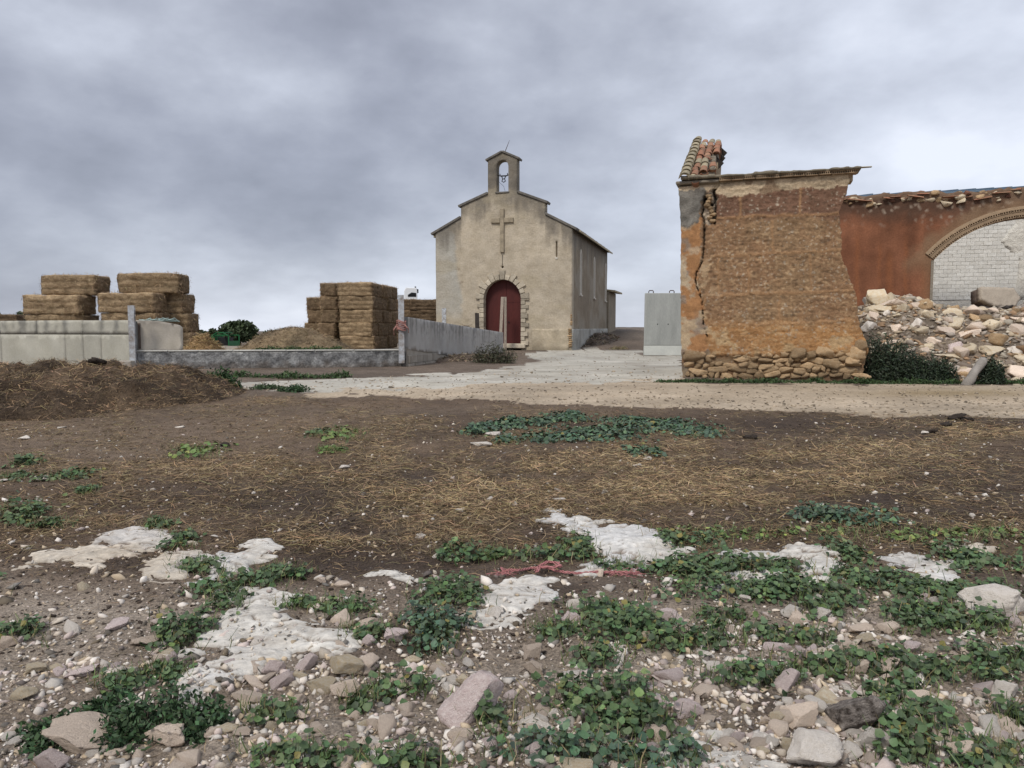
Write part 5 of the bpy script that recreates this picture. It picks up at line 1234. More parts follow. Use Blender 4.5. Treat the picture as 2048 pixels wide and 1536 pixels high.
shrub([(p[0] - .02, p[1], p[2], .42, 1.0), (p[0] + .32, p[1], p[2], .42, .86), (p[0] - .30, p[1] + .1, p[2], .28, 1.05), (p[0] + .62, p[1] - .1, p[2], .36, .62)], 'tall dark green shrub at the broken end of the ruin wall', 711, 11000)
p = verge(1858, 17.6); shrub([(p[0], p[1], p[2], .40, .56), (p[0] + .36, p[1], p[2], .32, .48), (p[0] - .3, p[1], p[2], .3, .5)], 'low spreading dark shrub in front of the rubble', 712, 7500)
p = verge(1982, 17.2); shrub([(p[0], p[1], p[2], .26, .56), (p[0] + .14, p[1], p[2], .2, .40)], 'small dark shrub behind the leaning log at the right', 713, 4200)
p = on(985, 727); shrub([(p[0], p[1] + .3, p[2], .55, .7), (p[0] + .5, p[1] + .3, p[2], .4, .5), (p[0] - .5, p[1] + .4, p[2], .3, .6)], 'dry grey brown bush at the lower end of the ramp wall', 714, 2600, col=(.075, .072, .045), leaf=(.018, .03), aspect=4.5)
p = on(420, 786); shrub([(p[0], p[1] + .3, p[2], .28, .36), (p[0] + .3, p[1] + .3, p[2], .25, .30), (p[0] - .18, p[1] + .5, p[2], .2, .42), (p[0] + .12, p[1] + .45, p[2], .22, .45)], 'leafy green weed bush beside the manure heap', 715, 3600, col=(.040, .075, .030), leaf=(.025, .05), name='weed_bush', cat='weed', aspect=2.2)
p = on(590, 783); shrub([(p[0], p[1] + .1, p[2], .24, .14), (p[0] - .3, p[1] + .1, p[2], .14, .10)], 'small leafy weed on the edge of the concrete apron', 716, 900, col=(.045, .08, .035), leaf=(.02, .04), name='weed_bush', cat='weed', aspect=2.2, stems=False)
p = on(525, 778); shrub([(p[0], p[1] + .1, p[2], .3, .09), (p[0] + .3, p[1] + .1, p[2], .2, .07)], 'thin straggling weed at the straw covered edge of the apron', 717, 600, col=(.05, .075, .035), leaf=(.02, .035), name='weed_bush', cat='weed', aspect=2.5, stems=False)
p = on(545, 756); shrub([(p[0] + k * .42, p[1] + .1, p[2], .3, .1 + .08 * (k % 3 == 1)) for k in range(-3, 5)], 'strip of green weeds under the low wall', 718, 1800, col=(.055, .09, .035), leaf=(.02, .045), name='weed_strip', cat='weed', aspect=2.8, stems=False)
p = (at(565, 702, 24.2).x, 24.2, .99); shrub([(p[0] + k * .35, p[1], p[2] - .02, .26, .07 + .06 * (k % 2)) for k in range(-2, 6)], 'green weeds growing on top of the low wall by the straw pile', 719, 900, col=(.05, .085, .03), leaf=(.02, .04), name='weed_strip', cat='weed', aspect=2.8, stems=False)
for k, (x0, x1, y, h, lb) in enumerate(((1330, 1440, 765, .07, 'thin green weed line at the left foot of the ruin wall'), (1440, 1730, 766, .09, 'green weed line along the footing of the ruin wall'), (1730, 2120, 768, .11, 'green weed line between road and rubble'))):
    q = [on(x, y) for x in range(x0, x1, 22)]; shrub([(a_[0], a_[1] + .12, a_[2] - .01, .24, h * random.uniform(.6, 1.5)) for a_ in q], lb, 720 + k, 260 * len(q), col=(.045, .075, .028), leaf=(.018, .035), name='weed_strip', cat='weed', aspect=2.6, stems=False)
for k, (x, y, w, lb) in enumerate(((1520, 756, .3, 'dry blond grass tuft at the ruin footing'), (1900, 757, .5, 'dry blond grass beside the leaning log'), (2020, 752, .5, 'dry blond grass at the right edge below the rubble'), (1240, 700, .5, 'dry grass tuft at the chapel plinth'))):
    a_ = on(x, y); shrub([(a_[0] + j * w * .5, a_[1] + .25, a_[2], w * .5, .2) for j in (-1, 0, 1)], lb, 730 + k, 700, col=(.26, .205, .12), leaf=(.012, .02), name='dry_grass', cat='grass', aspect=9, stems=False)

# ------------------------------------------------------------------ rubble in the ruin
def rub_z(x, y):
    d = Vector((0, 0)); rx = x - RU.o.x; ry = y - RU.o.y; u = rx * RU.u.x + ry * RU.u.y; v = rx * RU.v.x + ry * RU.v.y
    top = np.interp(u, [3.6, 4.6, 5.6, 7.2, 9, 12, 16], [0, 1.75, 2.1, 1.7, 1.75, 1.75, 1.6])
    k = np.clip((v - 1.0) / 3.6, -.08, 1.0); k = np.where(k > 0, k * k * (3 - 2 * k), k)
    return Hbase(x, y) - .02 + top * k * (1 + .0 * u), u, v
def build_rubble():
    us = np.linspace(4.3, 16, 120); vs = np.linspace(.6, 5.98, 60); gu, gv = np.meshgrid(us, vs); x = RU.o.x + RU.u.x * gu + RU.v.x * gv; y = RU.o.y + RU.u.y * gu + RU.v.y * gv
    x = x.ravel(); y = y.ravel(); z, u, v = rub_z(x, y); z = z + .22 * fbm(x * 1.6, y * 1.6, 741, 4) * np.clip((v - .8) * 1.2, 0, 1)
    i = (np.arange(59)[:, None] * 120 + np.arange(119)[None, :]).ravel(); F = np.stack([i, i + 1, i + 121, i + 120], 1); n = fbm(x * 2, y * 2, 742, 4)
    o = obj('rubble_bank', mesh_np('rubble_bank', np.stack([x, y, z], 1), F, np.array([.23, .185, .14]) * (1 + .8 * n)[:, None], smooth=True), M['heap']); tag(o, 'bank of earth and crushed mortar under the rubble stones', 'rubble', kind='stuff')
    # small debris, uncountable
    m = 5200; uu = RNG.uniform(4.4, 12.5, m); vv = RNG.uniform(.4, 5.9, m); gx = RU.o.x + RU.u.x * uu + RU.v.x * vv; gy = RU.o.y + RU.u.y * uu + RU.v.y * vv; gz, _, _ = rub_z(gx, gy); gz += .22 * fbm(gx * 1.6, gy * 1.6, 741, 4) * np.clip((vv - .8) * 1.2, 0, 1)
    s = RNG.lognormal(-3.1, .45, m); pal = np.array([[.44, .36, .26], [.38, .33, .28], [.36, .24, .15], [.5, .45, .37], [.25, .2, .16]]); scatter_rocks('rubble_debris', np.stack([gx, gy, gz], 1), s, pal[RNG.integers(0, 5, m)] * RNG.uniform(.7, 1.2, (m, 1)), 'small broken stone and mortar crumbs all over the rubble bank', 'rubble')
    # the stones one can tell apart, by their place in the photograph
    named = [(1763, 592, 60, 44, 'yellow', 'large rounded yellow boulder crowning the rubble heap'), (1792, 604, 52, 22, 'pale', 'long pale stone right of the crowning boulder'), (1770, 614, 66, 20, 'yellow', 'flat yellow slab under the crowning boulder'),
             (1810, 615, 24, 26, 'yellow', 'upright yellow stone beside the flat slab'), (1832, 611, 26, 20, 'pale', 'pale wedge stone at the right shoulder of the heap'), (1797, 630, 26, 16, 'yellow', 'oval yellow stone below the flat slab'), (1776, 624, 18, 14, 'white', 'small whitish stone below the crowning boulder'),
             (1741, 650, 32, 26, 'white', 'grey white angular block next to the broken wall end'), (1748, 632, 26, 26, 'pale', 'tall pale stone close to the broken wall end'), (1838, 646, 26, 32, 'white', 'pointed white stone in the middle of the heap'), (1795, 655, 26, 22, 'pale', 'tilted pale stone in the middle of the heap'),
             (1892, 660, 40, 22, 'pale', 'broad pale stone left of the wall chunk'), (1905, 625, 40, 30, 'yellow', 'big yellowish stone against the white barn wall'), (1868, 680, 30, 18, 'pale', 'reddish pale stone above the low shrub'), (1862, 692, 30, 18, 'yellow', 'light yellow stone above the low shrub'),
             (1908, 694, 40, 26, 'mauve', 'large grey block at the foot of the heap'), (1903, 712, 62, 18, 'yellow', 'long orange yellow stone lying at the foot of the heap'), (1942, 665, 50, 16, 'pale', 'long pale slab sliding down the right of the heap'), (1985, 697, 52, 22, 'yellow', 'brownish ochre boulder near the leaning log'),
             (2035, 660, 34, 40, 'pale', 'tall pale stone at the right picture edge'), (2036, 700, 36, 26, 'white', 'white stone at the right picture edge, low in the heap'), (1850, 700, 22, 20, 'pale', 'round pale stone behind the low shrub'), (1818, 682, 22, 18, 'yellow', 'orange stone behind the tall shrub'), (1878, 640, 22, 16, 'yellow', 'small orange stone halfway up the heap'),
             (1738, 735, 32, 36, 'yellow', 'pitted upright stone leaning on the end of the ruin footing'), (1755, 750, 24, 14, 'yellow', 'low yellow stone beside the ruin footing'), (1877, 752, 22, 14, 'yellow', 'small pointed yellow stone on the grass verge'), (1640, 752, 20, 13, 'white', 'white stone lying at the ruin footing'), (1998, 725, 24, 18, 'yellow', 'round yellow stone behind the small dark shrub'),
             (1945, 700, 26, 16, 'pale', 'wedge shaped pale stone above the leaning log'), (2010, 640, 24, 20, 'pale', 'pale stone below the wall chunk'), (1960, 640, 28, 18, 'yellow', 'rounded stone below the left corner of the wall chunk')]
    for (px, py, w, h, k, lb) in named:
        best = None
        for Y in np.arange(16.5, 25.5, .12):      # where the line of sight meets the bank
            q = at(px, py + h * .35, Y); zz, u_, v_ = rub_z(np.array([q.x]), np.array([q.y])); zz = zz + .22 * fbm(np.array([q.x * 1.6]), np.array([q.y * 1.6]), 741, 4) * np.clip((v_ - .8) * 1.2, 0, 1)
            if q.z <= zz[0]: best = (q, float(zz[0])); break
        q = best[0] if best else at(px, py + h * .35, 20); Y = q.y; s = Y / FPX / 2
        o = obj('rubble_stone', random.choice(ROCK_BIG[k]), None, None, (q.x, q.y + w * s * .3, q.z + h * s * .35), (random.uniform(-.15, .15), random.uniform(-.2, .2), random.uniform(-.4, .4)), (w * s, w * s * random.uniform(.7, .95), h * s)); tag(o, lb, 'stone', 'stones of the rubble heap')
    n = 0
    while n < 170:
        u = random.uniform(4.5, 11.5); v = random.uniform(.6, 5.6); p = RU.xy(u, v); z = float(rub_z(np.array([p.x]), np.array([p.y]))[0][0] + (.22 * fbm(np.array([p.x * 1.6]), np.array([p.y * 1.6]), 741, 4) * np.clip((v - .8) * 1.2, 0, 1))[0])
        s = random.choice((.07, .09, .10, .12, .15, .18, .23)); o = obj('rubble_stone', random.choice(ROCK_MED[random.choice(('pale', 'yellow', 'yellow'))] + RUIN_ST[:5]), None, None, (p.x, p.y, z + s * .1), R3(), (s * random.uniform(1, 1.5), s, s * random.uniform(.6, .9)))
        tag(o, 'lesser broken stone lying in the rubble heap inside the ruin', 'stone', 'lesser stones of the rubble heap'); n += 1
    def rp(px, py, Y): return at(px, py, Y)
    # beams, log, broken wall chunk
    leaning('timber_beam', rp(1880, 668, 20.6), rp(1945, 676, 20.4), .16, .14, M['wood_grey'], 'grey split timber lying across the rubble', 'beam')
    leaning('timber_beam', rp(1730, 597, 22.2), rp(1742, 616, 21.9), .15, .13, M['wood_grey'], 'short timber stub sticking out left of the crowning boulder', 'beam')
    leaning('timber_beam', rp(1853, 610, 22.4), rp(1876, 636, 22.0), .07, .06, M['wood_grey'], 'thin grey lath standing in the middle of the rubble', 'beam')
    leaning('timber_beam', rp(1825, 602, 22.6), rp(1848, 597, 22.8), .11, .1, M['wood_grey'], 'grey splintered timber end on top of the heap', 'beam')
    leaning('timber_beam', rp(1945, 619, 21.5), rp(2025, 627, 21.2), .05, .12, M['wood_grey'], 'thin board under the wall chunk', 'beam')
    leaning('timber_beam', rp(1998, 664, 20.5), rp(2000, 685, 20.4), .09, .09, M['wood_grey'], 'upright grey wood stub near the right edge of the rubble', 'beam')
    t = MB(); a = verge(1936, 16.8); b = rp(1967, 719, 17.15); d = Vector(b) - Vector(a)
    t.tube([Vector(a) + d * k + Vector((.012 * math.sin(k * 9), 0, 0)) for k in (-.12, .2, .45, .7, .9, 1.0)], [.10, .105, .088, .095, .10, .082], 10); o = t.build('fallen_log', M['wood_grey'], smooth=True); tag(o, 'pale stripped log leaning out of the verge at the right', 'log')
    t = MB(); q = [rp(x, y, 19.6) for x, y in ((1880, 738), (1915, 730), (1945, 727))]; t.tube(q, [.10, .12, .11], 9); o = t.build('fallen_log', M['wood_grey'], smooth=True); tag(o, 'grey log lying flat behind the leaning log', 'log')
    c = rp(2003, 593, 21.3); s = 21.3 / FPX
    ch = empty('wall_chunk', (c.x, c.y, c.z)); tag(ch, 'big broken slab of beige plastered wall lying tilted on the rubble', 'wall chunk')
    out = rag([(x * s, z * s) for x, z in ((-43, -6), (-20, -18), (10, -24), (28, -20), (40, -2), (28, 18), (-40, 20), (-43, -6))], .05, .012, 5)[:-1]
    m_ = poly_wall('plaster_face', out, [], .07, .18, M['chunk'], ch, lambda u, z: .015 * fbm(u * 4, z * 4, 751, 3), None); m_.rotation_euler = (R(-14), 0, R(4))
    m_ = poly_wall('broken_core', [(x * .98, z * .98) for x, z in out], [], .08, .3, M['rubblewall_dark'], ch, lambda u, z: .05 * fbm(u * 6, z * 6, 752, 3), None); m_.rotation_euler = (R(-14), 0, R(4)); m_.location = (0, .17, -.05)
    tw = MB(); b = rp(1958, 612, 21.3); rr = random.Random(9)
    for k in range(16): 
        x0 = rr.uniform(-.1, 1.1); tw.tube([(b.x + x0, b.y - rr.uniform(0, .1), b.z + rr.uniform(-.15, .05)), (b.x + x0 + .25, b.y - .1, b.z + rr.uniform(-.25, .0)), (b.x + x0 + rr.uniform(.3, .6), b.y, b.z + rr.uniform(-.3, -.1))], [.04, .035, .015], 6)
    o = tw.build('root_tangle', M['dark_wood'], smooth=True); tag(o, 'dark tangle of roots and burnt wood under the wall chunk', 'wood')
    b = rp(2040, 628, 21.0); o = obj('tree_stump', ROCK_BIG['mud'][1], None, None, b, (.2, .3, .5), (.45, .35, .42)); tag(o, 'dark stump at the right picture edge beside the wall chunk', 'stump')
    b = rp(1968, 642, 20.9); o = obj('plastic_scrap', crumple(31), M['plastic'], None, b, (.3, .2, .5), (.14, .1, .12)); tag(o, 'crumpled white plastic scrap in the rubble', 'plastic')
    q = rp(1885, 632, 22.3); shrub([(q.x, q.y, q.z - .1, .16, .28), (q.x + .2, q.y, q.z - .12, .1, .2)], 'small weed growing at the barn wall on top of the rubble', 753, 160, col=(.06, .09, .04), leaf=(.03, .06), name='weed_bush', cat='weed', aspect=1.6)
    q = rp(1822, 668, 20.6); shrub([(q.x, q.y, q.z - .1, .13, .22)], 'small dark green weed in the middle of the rubble slope', 754, 500, col=(.04, .06, .03), leaf=(.015, .03), name='weed_bush', cat='weed', stems=False)
def scatter_rocks(name, P, S, C, label, cat, parent=None, flat=.65):
    n = len(P); base = [shard(900 + k) for k in range(12)]; F0 = base[0][1]; V0 = np.stack([b[0] for b in base]); nv = V0.shape[1]
    if nv > 12: pass
    v = V0[RNG.integers(0, 12, n)]; a = RNG.uniform(0, 6.283, n); ca, sa = np.cos(a)[:, None], np.sin(a)[:, None]; st = RNG.uniform(.5, 1.5, (n, 3)) * np.array([1, 1, flat]); v = v * st[:, None, :] * S[:, None, None]
    x = v[:, :, 0] * ca - v[:, :, 1] * sa; y = v[:, :, 0] * sa + v[:, :, 1] * ca
    # tip each stone a little
    t = RNG.normal(0, .3, n)[:, None]; z = v[:, :, 2] + x * t
    V = np.stack([x, y, z], 2) + P[:, None, :] + np.array([0, 0, .15]) * S[:, None, None]
    F = (F0[None] + (np.arange(n) * nv)[:, None, None]).reshape(-1, 3)
    o = obj(name, mesh_np(name, V.reshape(-1, 3), F, np.repeat(C, nv, 0)), M['gravel'], parent); tag(o, label, cat, kind='stuff'); return o
def shard(seed):
    r = np.random.default_rng(seed); V, F = ico(1); V = V * r.uniform(.35, 1.15, (len(V), 1)); V -= (V.max(0) + V.min(0)) / 2; return V / np.abs(V).max(0), F
def crumple(seed):
    V, F = ico(3); r = np.random.default_rng(seed); V = V * (1 + .5 * vnoise(V[:, 0] * 3 + V[:, 2] * 2, V[:, 1] * 3 - V[:, 2], seed) + .35 * vnoise(V[:, 0] * 8, V[:, 1] * 8 + V[:, 2] * 7, seed + 1))[:, None]; return mesh_np('crumple', V, F)
M['chunk'] = mat('beige_wall_plaster', (.42, .36, .29), (.34, .29, .235), 6, .02, 14)
build_rubble()

# ------------------------------------------------------------------ foreground: bedrock, stones, gravel, straw, mallow, twine
def in_outcrop(px, py):
    r = np.zeros(np.shape(px), bool)
    for pl, h, lb in OUTCROPS:
        xs = [p[0] for p in pl]; ys = [p[1] for p in pl]; bb = (px > min(xs)) & (px < max(xs)) & (py > min(ys)) & (py < max(ys))
        if bb.any(): r[bb] |= inpoly(px[bb], py[bb], pl)
    return r
def build_outcrops():
    for i, (pl, hgt, lb) in enumerate(OUTCROPS):
        W = gp_np(np.array([p[0] for p in pl], float), np.array([p[1] for p in pl], float))[:, :2]; poly = [tuple(w) for w in W]
        x0, y0 = W.min(0) - .12; x1, y1 = W.max(0) + .12; res = max(.012, min(.03, (x1 - x0) / 90)); gx, gy = np.meshgrid(np.arange(x0, x1, res), np.arange(y0, y1, res)); n1 = gx.shape[1]; n2 = gx.shape[0]; x = gx.ravel(); y = gy.ravel()
        ins = inpoly(x, y, poly); d = segdist(x, y, poly, True); sd = np.where(ins, d, -d) + .15 * fbm(x * 5, y * 11, 801 + i, 6) + .028
        cream = 'cream' in lb or 'pale' in lb
        lay = fbm(x * 1.6, y * 4.5, 802 + i, 4); l2 = fbm(x * 5, y * 13, 812 + i, 4); ter = np.round(lay * 5) / 5 * .75 + lay * .25 + .16 * np.round(l2 * 4) / 4
        crk = np.minimum(np.abs(vnoise(x * 2.3 + 1.5 * lay, y * 6 + lay, 813 + i)), np.abs(vnoise(x * 3.5 + l2, y * 17 + 2 * l2, 814 + i)) * 1.5)
        pat = fbm(x * 2.6, y * 5.5, 808 + i, 5)                                # soil lies in the hollows
        sd = sd - (.07 if cream else .04) * np.clip(-pat - (.06 if cream else .16), 0, 1) * 6 * sm(.0, .05, sd) * (1.25 if 'cracked' in lb else 1)
        t = np.clip(sd / .03, -1, 1); rise = np.where(t > 0, np.sqrt(np.clip(t, 0, 1)), t * 1.0); wide = sm(0, .35, sd)
        rough = .020 * ter + .008 * fbm(x * 12, y * 26, 804 + i, 4) - .014 * sm(.09, .02, crk)
        z = H(x, y) + (.08 * hgt + .009) * rise + .22 * hgt * wide + rough * np.clip(t * 2, 0, 1) - np.where(t < 0, .012, 0)
        k = (np.arange(n2 - 1)[:, None] * n1 + np.arange(n1 - 1)[None, :]).ravel(); F = np.stack([k, k + 1, k + n1 + 1, k + n1], 1); F = F[(sd[F] > -.05).any(1)]
        c = np.tile(np.array([.54, .48, .40] if cream else [.58, .555, .51]), (len(x), 1)); n = fbm(x * 4, y * 9, 806 + i, 4); c = c * (1 + .25 * n)[:, None]
        c = lerp(c, (.52, .53, .55), np.clip(sm(.05, .3, fbm(x * 1.5, y * 1.5, 809 + i, 3)), 0, 1) * .5)
        cav = rough + .008 * vnoise(x * 40, y * 60, 810 + i)
        c = lerp(c, (.30, .24, .18), np.clip(sm(-.002, -.022, cav) * (.85 if cream else .6), 0, .9)); c = lerp(c, (.13, .10, .08), sm(.008, -.008, sd)); c = lerp(c, (.17, .13, .10), sm(.07, .02, crk) * np.where(fbm(x * 2, y * 3, 815 + i, 2) > -.1, .85, .2)); c *= (1 + .18 * vnoise(x * 30, y * 50, 816 + i))[:, None]
        us = np.unique(F); mp_ = np.zeros(len(x), np.int64); mp_[us] = np.arange(len(us)); V = np.stack([x, y, z], 1)
        o = obj('bedrock_outcrop', mesh_np('bedrock_outcrop', V[us], mp_[F], c[us]), M['limestone']); tag(o, lb, 'bedrock')
build_outcrops()

BIG = [  # x, lower edge y, width, height in the photograph, kind, label
 (940, 1462, 135, 92, 'mauve', 'largest mauve grey boulder near the bottom centre'), (686, 1362, 76, 44, 'yellow', 'squarish yellow stone by the winding bedrock band'), (640, 1392, 52, 30, 'yellow', 'orange stained stone touching the squarish yellow one'), (690, 1405, 58, 40, 'pale', 'pale stone below the squarish yellow one'),
 (336, 1342, 32, 38, 'mauve', 'upright mauve stone in the left foreground'), (1722, 1478, 100, 82, 'mud', 'muddy dark boulder at the lower right'), (1608, 1462, 76, 48, 'pale', 'broad pale stone left of the muddy boulder'), (1580, 1384, 56, 38, 'mauve', 'smooth grey mauve stone right of centre'),
 (1640, 1545, 124, 62, 'white', 'large whitish boulder cut by the bottom edge'), (1752, 1505, 56, 44, 'white', 'white stone half covered by mallow right of the muddy boulder'), (1838, 1424, 54, 40, 'pale', 'pale stone half hidden by mallow at the lower right'), (2005, 1236, 110, 50, 'white', 'long white boulder at the right picture edge'),
 (2000, 1210, 60, 28, 'yellow', 'yellowish stone behind the long white boulder'), (2022, 1412, 52, 44, 'white', 'sharp white stone at the right picture edge'), (2014, 1474, 60, 34, 'pale', 'low pale stone near the right bottom corner'), (95, 1548, 64, 44, 'mauve', 'mauve boulder at the left of the bottom edge'),
 (145, 1512, 150, 50, 'pale', 'long pale stone slab at the lower left'), (322, 1500, 84, 46, 'pale', 'pale stone inside the dark weeds at the lower left'), (545, 1350, 44, 28, 'mauve', 'mauve stone on the winding bedrock band'), (560, 1385, 46, 40, 'mauve', 'knobbly mauve stone below the winding bedrock band'),
 (610, 1345, 44, 32, 'mauve', 'mauve stone left of the squarish yellow one'), (1066, 1322, 40, 32, 'pale', 'upright pale stone in the middle of the stony ground'), (1066, 1356, 44, 34, 'pale', 'rounded pale stone below the upright pale one'), (1145, 1250, 42, 24, 'mauve', 'mauve grey stone beside the thin bedrock sliver'),
 (1155, 1222, 44, 24, 'white', 'angular white stone in the mallow below the twine'), (920, 1492, 52, 30, 'pale', 'pale oval stone in front of the largest mauve boulder'), (735, 1265, 44, 26, 'pale', 'pale stone among small rubble left of centre'), (740, 1295, 32, 22, 'mauve', 'small mauve stone left of the middle mallow'),
 (790, 1290, 44, 28, 'mauve', 'tilted mauve stone left of the middle mallow'), (1345, 1252, 50, 30, 'mauve', 'mauve stone at the edge of the mallow, right of centre'), (1295, 1292, 46, 26, 'yellow', 'yellowish stone poking through the mallow'), (1590, 1240, 46, 26, 'white', 'rounded white stone in the right stony patch'),
 (1650, 1242, 40, 22, 'white', 'flat white stone in the right stony patch'), (1725, 1270, 48, 18, 'pale', 'flat ochre stone in the right stony patch'), (1735, 1288, 34, 16, 'yellow', 'small yellow stone in the right stony patch'), (1830, 1310, 36, 22, 'mauve', 'mauve stone by the right stony track'), (1605, 1320, 30, 26, 'mauve', 'pyramid shaped mauve stone on the stony track'),
 (1720, 1350, 48, 26, 'pale', 'yellow striped stone at the mallow edge at the right'), (1785, 1372, 36, 22, 'pale', 'cream stone at the mallow edge at the right'), (1640, 1374, 24, 26, 'pale', 'egg shaped pale stone right of the grey mauve one'), (1690, 1418, 42, 20, 'pale', 'flat pale stone behind the muddy boulder'), (1770, 1432, 34, 24, 'mauve', 'mauve stone behind the right shoulder of the muddy boulder'),
 (1560, 1452, 30, 26, 'yellow', 'small yellow stone left of the broad pale stone'), (1545, 1500, 34, 24, 'white', 'cream white stone in the dark soil at the lower right'), (1580, 1510, 28, 34, 'yellow', 'pitted yellow stone in the dark soil at the lower right'), (1930, 1530, 50, 44, 'pale', 'cream stone in mallow near the bottom right'), (1310, 1520, 42, 34, 'mauve', 'mauve white stone at the edge of the bottom mallow'),
 (1380, 1440, 60, 36, 'mauve', 'grey stone at the right edge of the bottom mallow'), (1330, 1430, 46, 32, 'mauve', 'mauve stone between bottom mallow and grey stone'), (1065, 1480, 34, 28, 'pale', 'pale stone below the bottom mallow'), (255, 1426, 48, 26, 'white', 'bright white stone above the dark weeds at the lower left'), (150, 1358, 60, 20, 'mauve', 'flat mauve stone in the left stony ground'),
 (60, 1352, 50, 20, 'yellow', 'long yellowish stone at the left'), (40, 1402, 44, 24, 'yellow', 'ochre stone at the left edge'), (10, 1300, 36, 26, 'pale', 'rounded pale stone at the left picture edge'), (285, 1295, 50, 18, 'pale', 'pale flat stone left of the big mallow bush'), (265, 1352, 26, 16, 'white', 'small white stone in the left stony ground'),
 (490, 1412, 60, 22, 'pale', 'pale flat stone at the lower end of the winding bedrock'), (590, 1412, 40, 22, 'pale', 'cream stone below the knobbly mauve stone'), (480, 1475, 34, 16, 'pale', 'small flat stone above the bare gravel patch'), (540, 1462, 24, 18, 'yellow', 'little pointed stone above the bare gravel patch'),
 (840, 1370, 34, 18, 'pale', 'pale stone left of the middle gravel'), (905, 1372, 30, 18, 'white', 'white stone behind the largest mauve boulder'), (1150, 1362, 60, 14, 'white', 'flat white stone on the stony track'), (790, 1380, 40, 26, 'pale', 'pale stone behind the small round mallow'), (640, 1168, 24, 14, 'pale', 'pale stone left of the tiny bedrock spots'),
 (1490, 1205, 24, 14, 'white', 'oval white stone at the front of the right mallow'), (1850, 1205, 26, 16, 'mauve', 'grey round stone in the right mallow'), (1640, 1210, 26, 20, 'white', 'whitish stone at the front edge of the right mallow'), (690, 1545, 60, 30, 'pale', 'pale stone at the bottom edge left of centre'), (1500, 1542, 40, 24, 'white', 'white stone at the bottom edge beside the cut bedrock'),
]
def build_stones():
    for (px, py, w, h, k, lb) in BIG:
        q = gp(px, py - h * .12); s = q.y / FPX / 2; h = h * (1.08 if 99 < w < 140 else 1)
        o = obj('boulder' if w > 70 else 'loose_stone', random.choice(ROCK_BIG[k]), None, None, (q.x, q.y + w * s * .55, float(H(q.x, q.y)) + h * s * .66), (random.uniform(-.15, .15), random.uniform(-.2, .2), random.uniform(-.2, .2)), (w * s * 1.12, w * s * random.uniform(.65, .85), h * s * 1.12)); tag(o, lb, 'stone', 'larger loose stones of the foreground')
    # flat pale chips in the straw covered ground
    for j, (px, py, w) in enumerate(((965,891,44),(985,870,30),(1160,858,22),(1295,918,26),(1275,932,22),(1115,982,20),(1120,1002,28),(360,855,20),(50,878,28),(85,958,30),(5,964,30),(690,936,28),(1920,988,26),(1945,1034,14),(980,1000,18),(1030,1010,14),(840,1075,24),(860,1072,16),(1090,840,14),(920,1022,20),(1850,866,20),(125,856,16),(1490,1012,14),(1210,985,14),(80,1002,14))):
        q = gp(px, py); s = q.y / FPX / 2; o = obj('stone_chip', random.choice(ROCK_MED['white']), None, None, (q.x, q.y, q.z + .01), (random.uniform(-.1, .1), random.uniform(-.1, .1), random.uniform(0, 3)), (w * s, w * s * .8, max(.02, w * s * .3))); tag(o, 'flat white stone chip lying in the straw strewn soil', 'stone', 'flat chips in the straw strewn soil')
    # small stones: 280 individuals, the rest as gravel
    n = 9500; px = RNG.uniform(-650, 2700, n); py = RNG.uniform(1120, 1640, n); keep = (RNG.random(n) < stone_mask(px, py)) & (~in_outcrop(px, py) | (RNG.random(n) < .25)); px, py = px[keep], py[keep]
    P = gp_np(px, py); S = RNG.lognormal(-4.15, .48, len(P)); S = np.clip(S, .008, .05); order = np.argsort(-S * FPX / P[:, 1]); kinds = ['pale', 'pale', 'white', 'white', 'mauve', 'yellow', 'pale']
    vis = [i for i in order if -10 < px[i] < 2058 and py[i] < 1545][:280]
    for i in vis:
        s = S[i]; o = obj('small_stone', random.choice(ROCK_MED[random.choice(kinds)]), None, None, (P[i, 0], P[i, 1], P[i, 2] + s * .12), R3(), (s * random.uniform(1, 1.5), s * random.uniform(.8, 1.1), s * random.uniform(.55, .85)))
        tag(o, 'small loose limestone piece lying on the stony foreground soil', 'stone', 'small loose stones of the foreground')
    rest = np.setdiff1d(np.arange(len(P)), vis); pal = np.array([[.64, .56, .47], [.74, .69, .63], [.58, .49, .45], [.58, .47, .34], [.70, .64, .58]])
    m = 46000; gx = RNG.uniform(-650, 2700, m); gy = 1085 + 560 * RNG.random(m) ** .8; kp = (RNG.random(m) < .18 + .82 * stone_mask(gx, gy)) & (~in_outcrop(gx, gy) | (RNG.random(m) < .5)); gx, gy = gx[kp], gy[kp]; G = gp_np(gx, gy); G[:, 2] += .02 * in_outcrop(gx, gy); gs = np.clip(RNG.lognormal(-5.25, .6, len(G)), .002, .02)
    # a thinner sprinkling of grit further back
    m2 = 7000; hx = RNG.uniform(-650, 2700, m2); hy = RNG.uniform(830, 1120, m2); Hh = gp_np(hx, hy); hs = np.clip(RNG.lognormal(-4.6, .4, m2), .004, .025) 
    kp = RNG.random(m2) < .4; Hh, hs = Hh[kp], hs[kp]
    A = np.concatenate([P[rest], G, Hh]); B = np.concatenate([S[rest], gs, hs]); C = pal[RNG.integers(0, 5, len(A))] * RNG.uniform(.55, 1.12, (len(A), 1))
    dk = RNG.random(len(A)) < .18; C[dk] *= .3
    scatter_rocks('gravel', A, B, C, 'gravel and pebbles strewn over the foreground soil', 'gravel', flat=.7)
    # clods of dung and earth on the dark soil
    m3 = 12000; cx = RNG.uniform(-650, 2700, m3); cy = 800 + 520 * RNG.random(m3); kp = RNG.random(m3) < np.where(road_mask(cx, cy) > 0, .05, .8); Cc = gp_np(cx[kp], cy[kp]); cs = np.clip(RNG.lognormal(-4.9, .45, len(Cc)), .003, .016) * (.7 + .05 * Cc[:, 1])
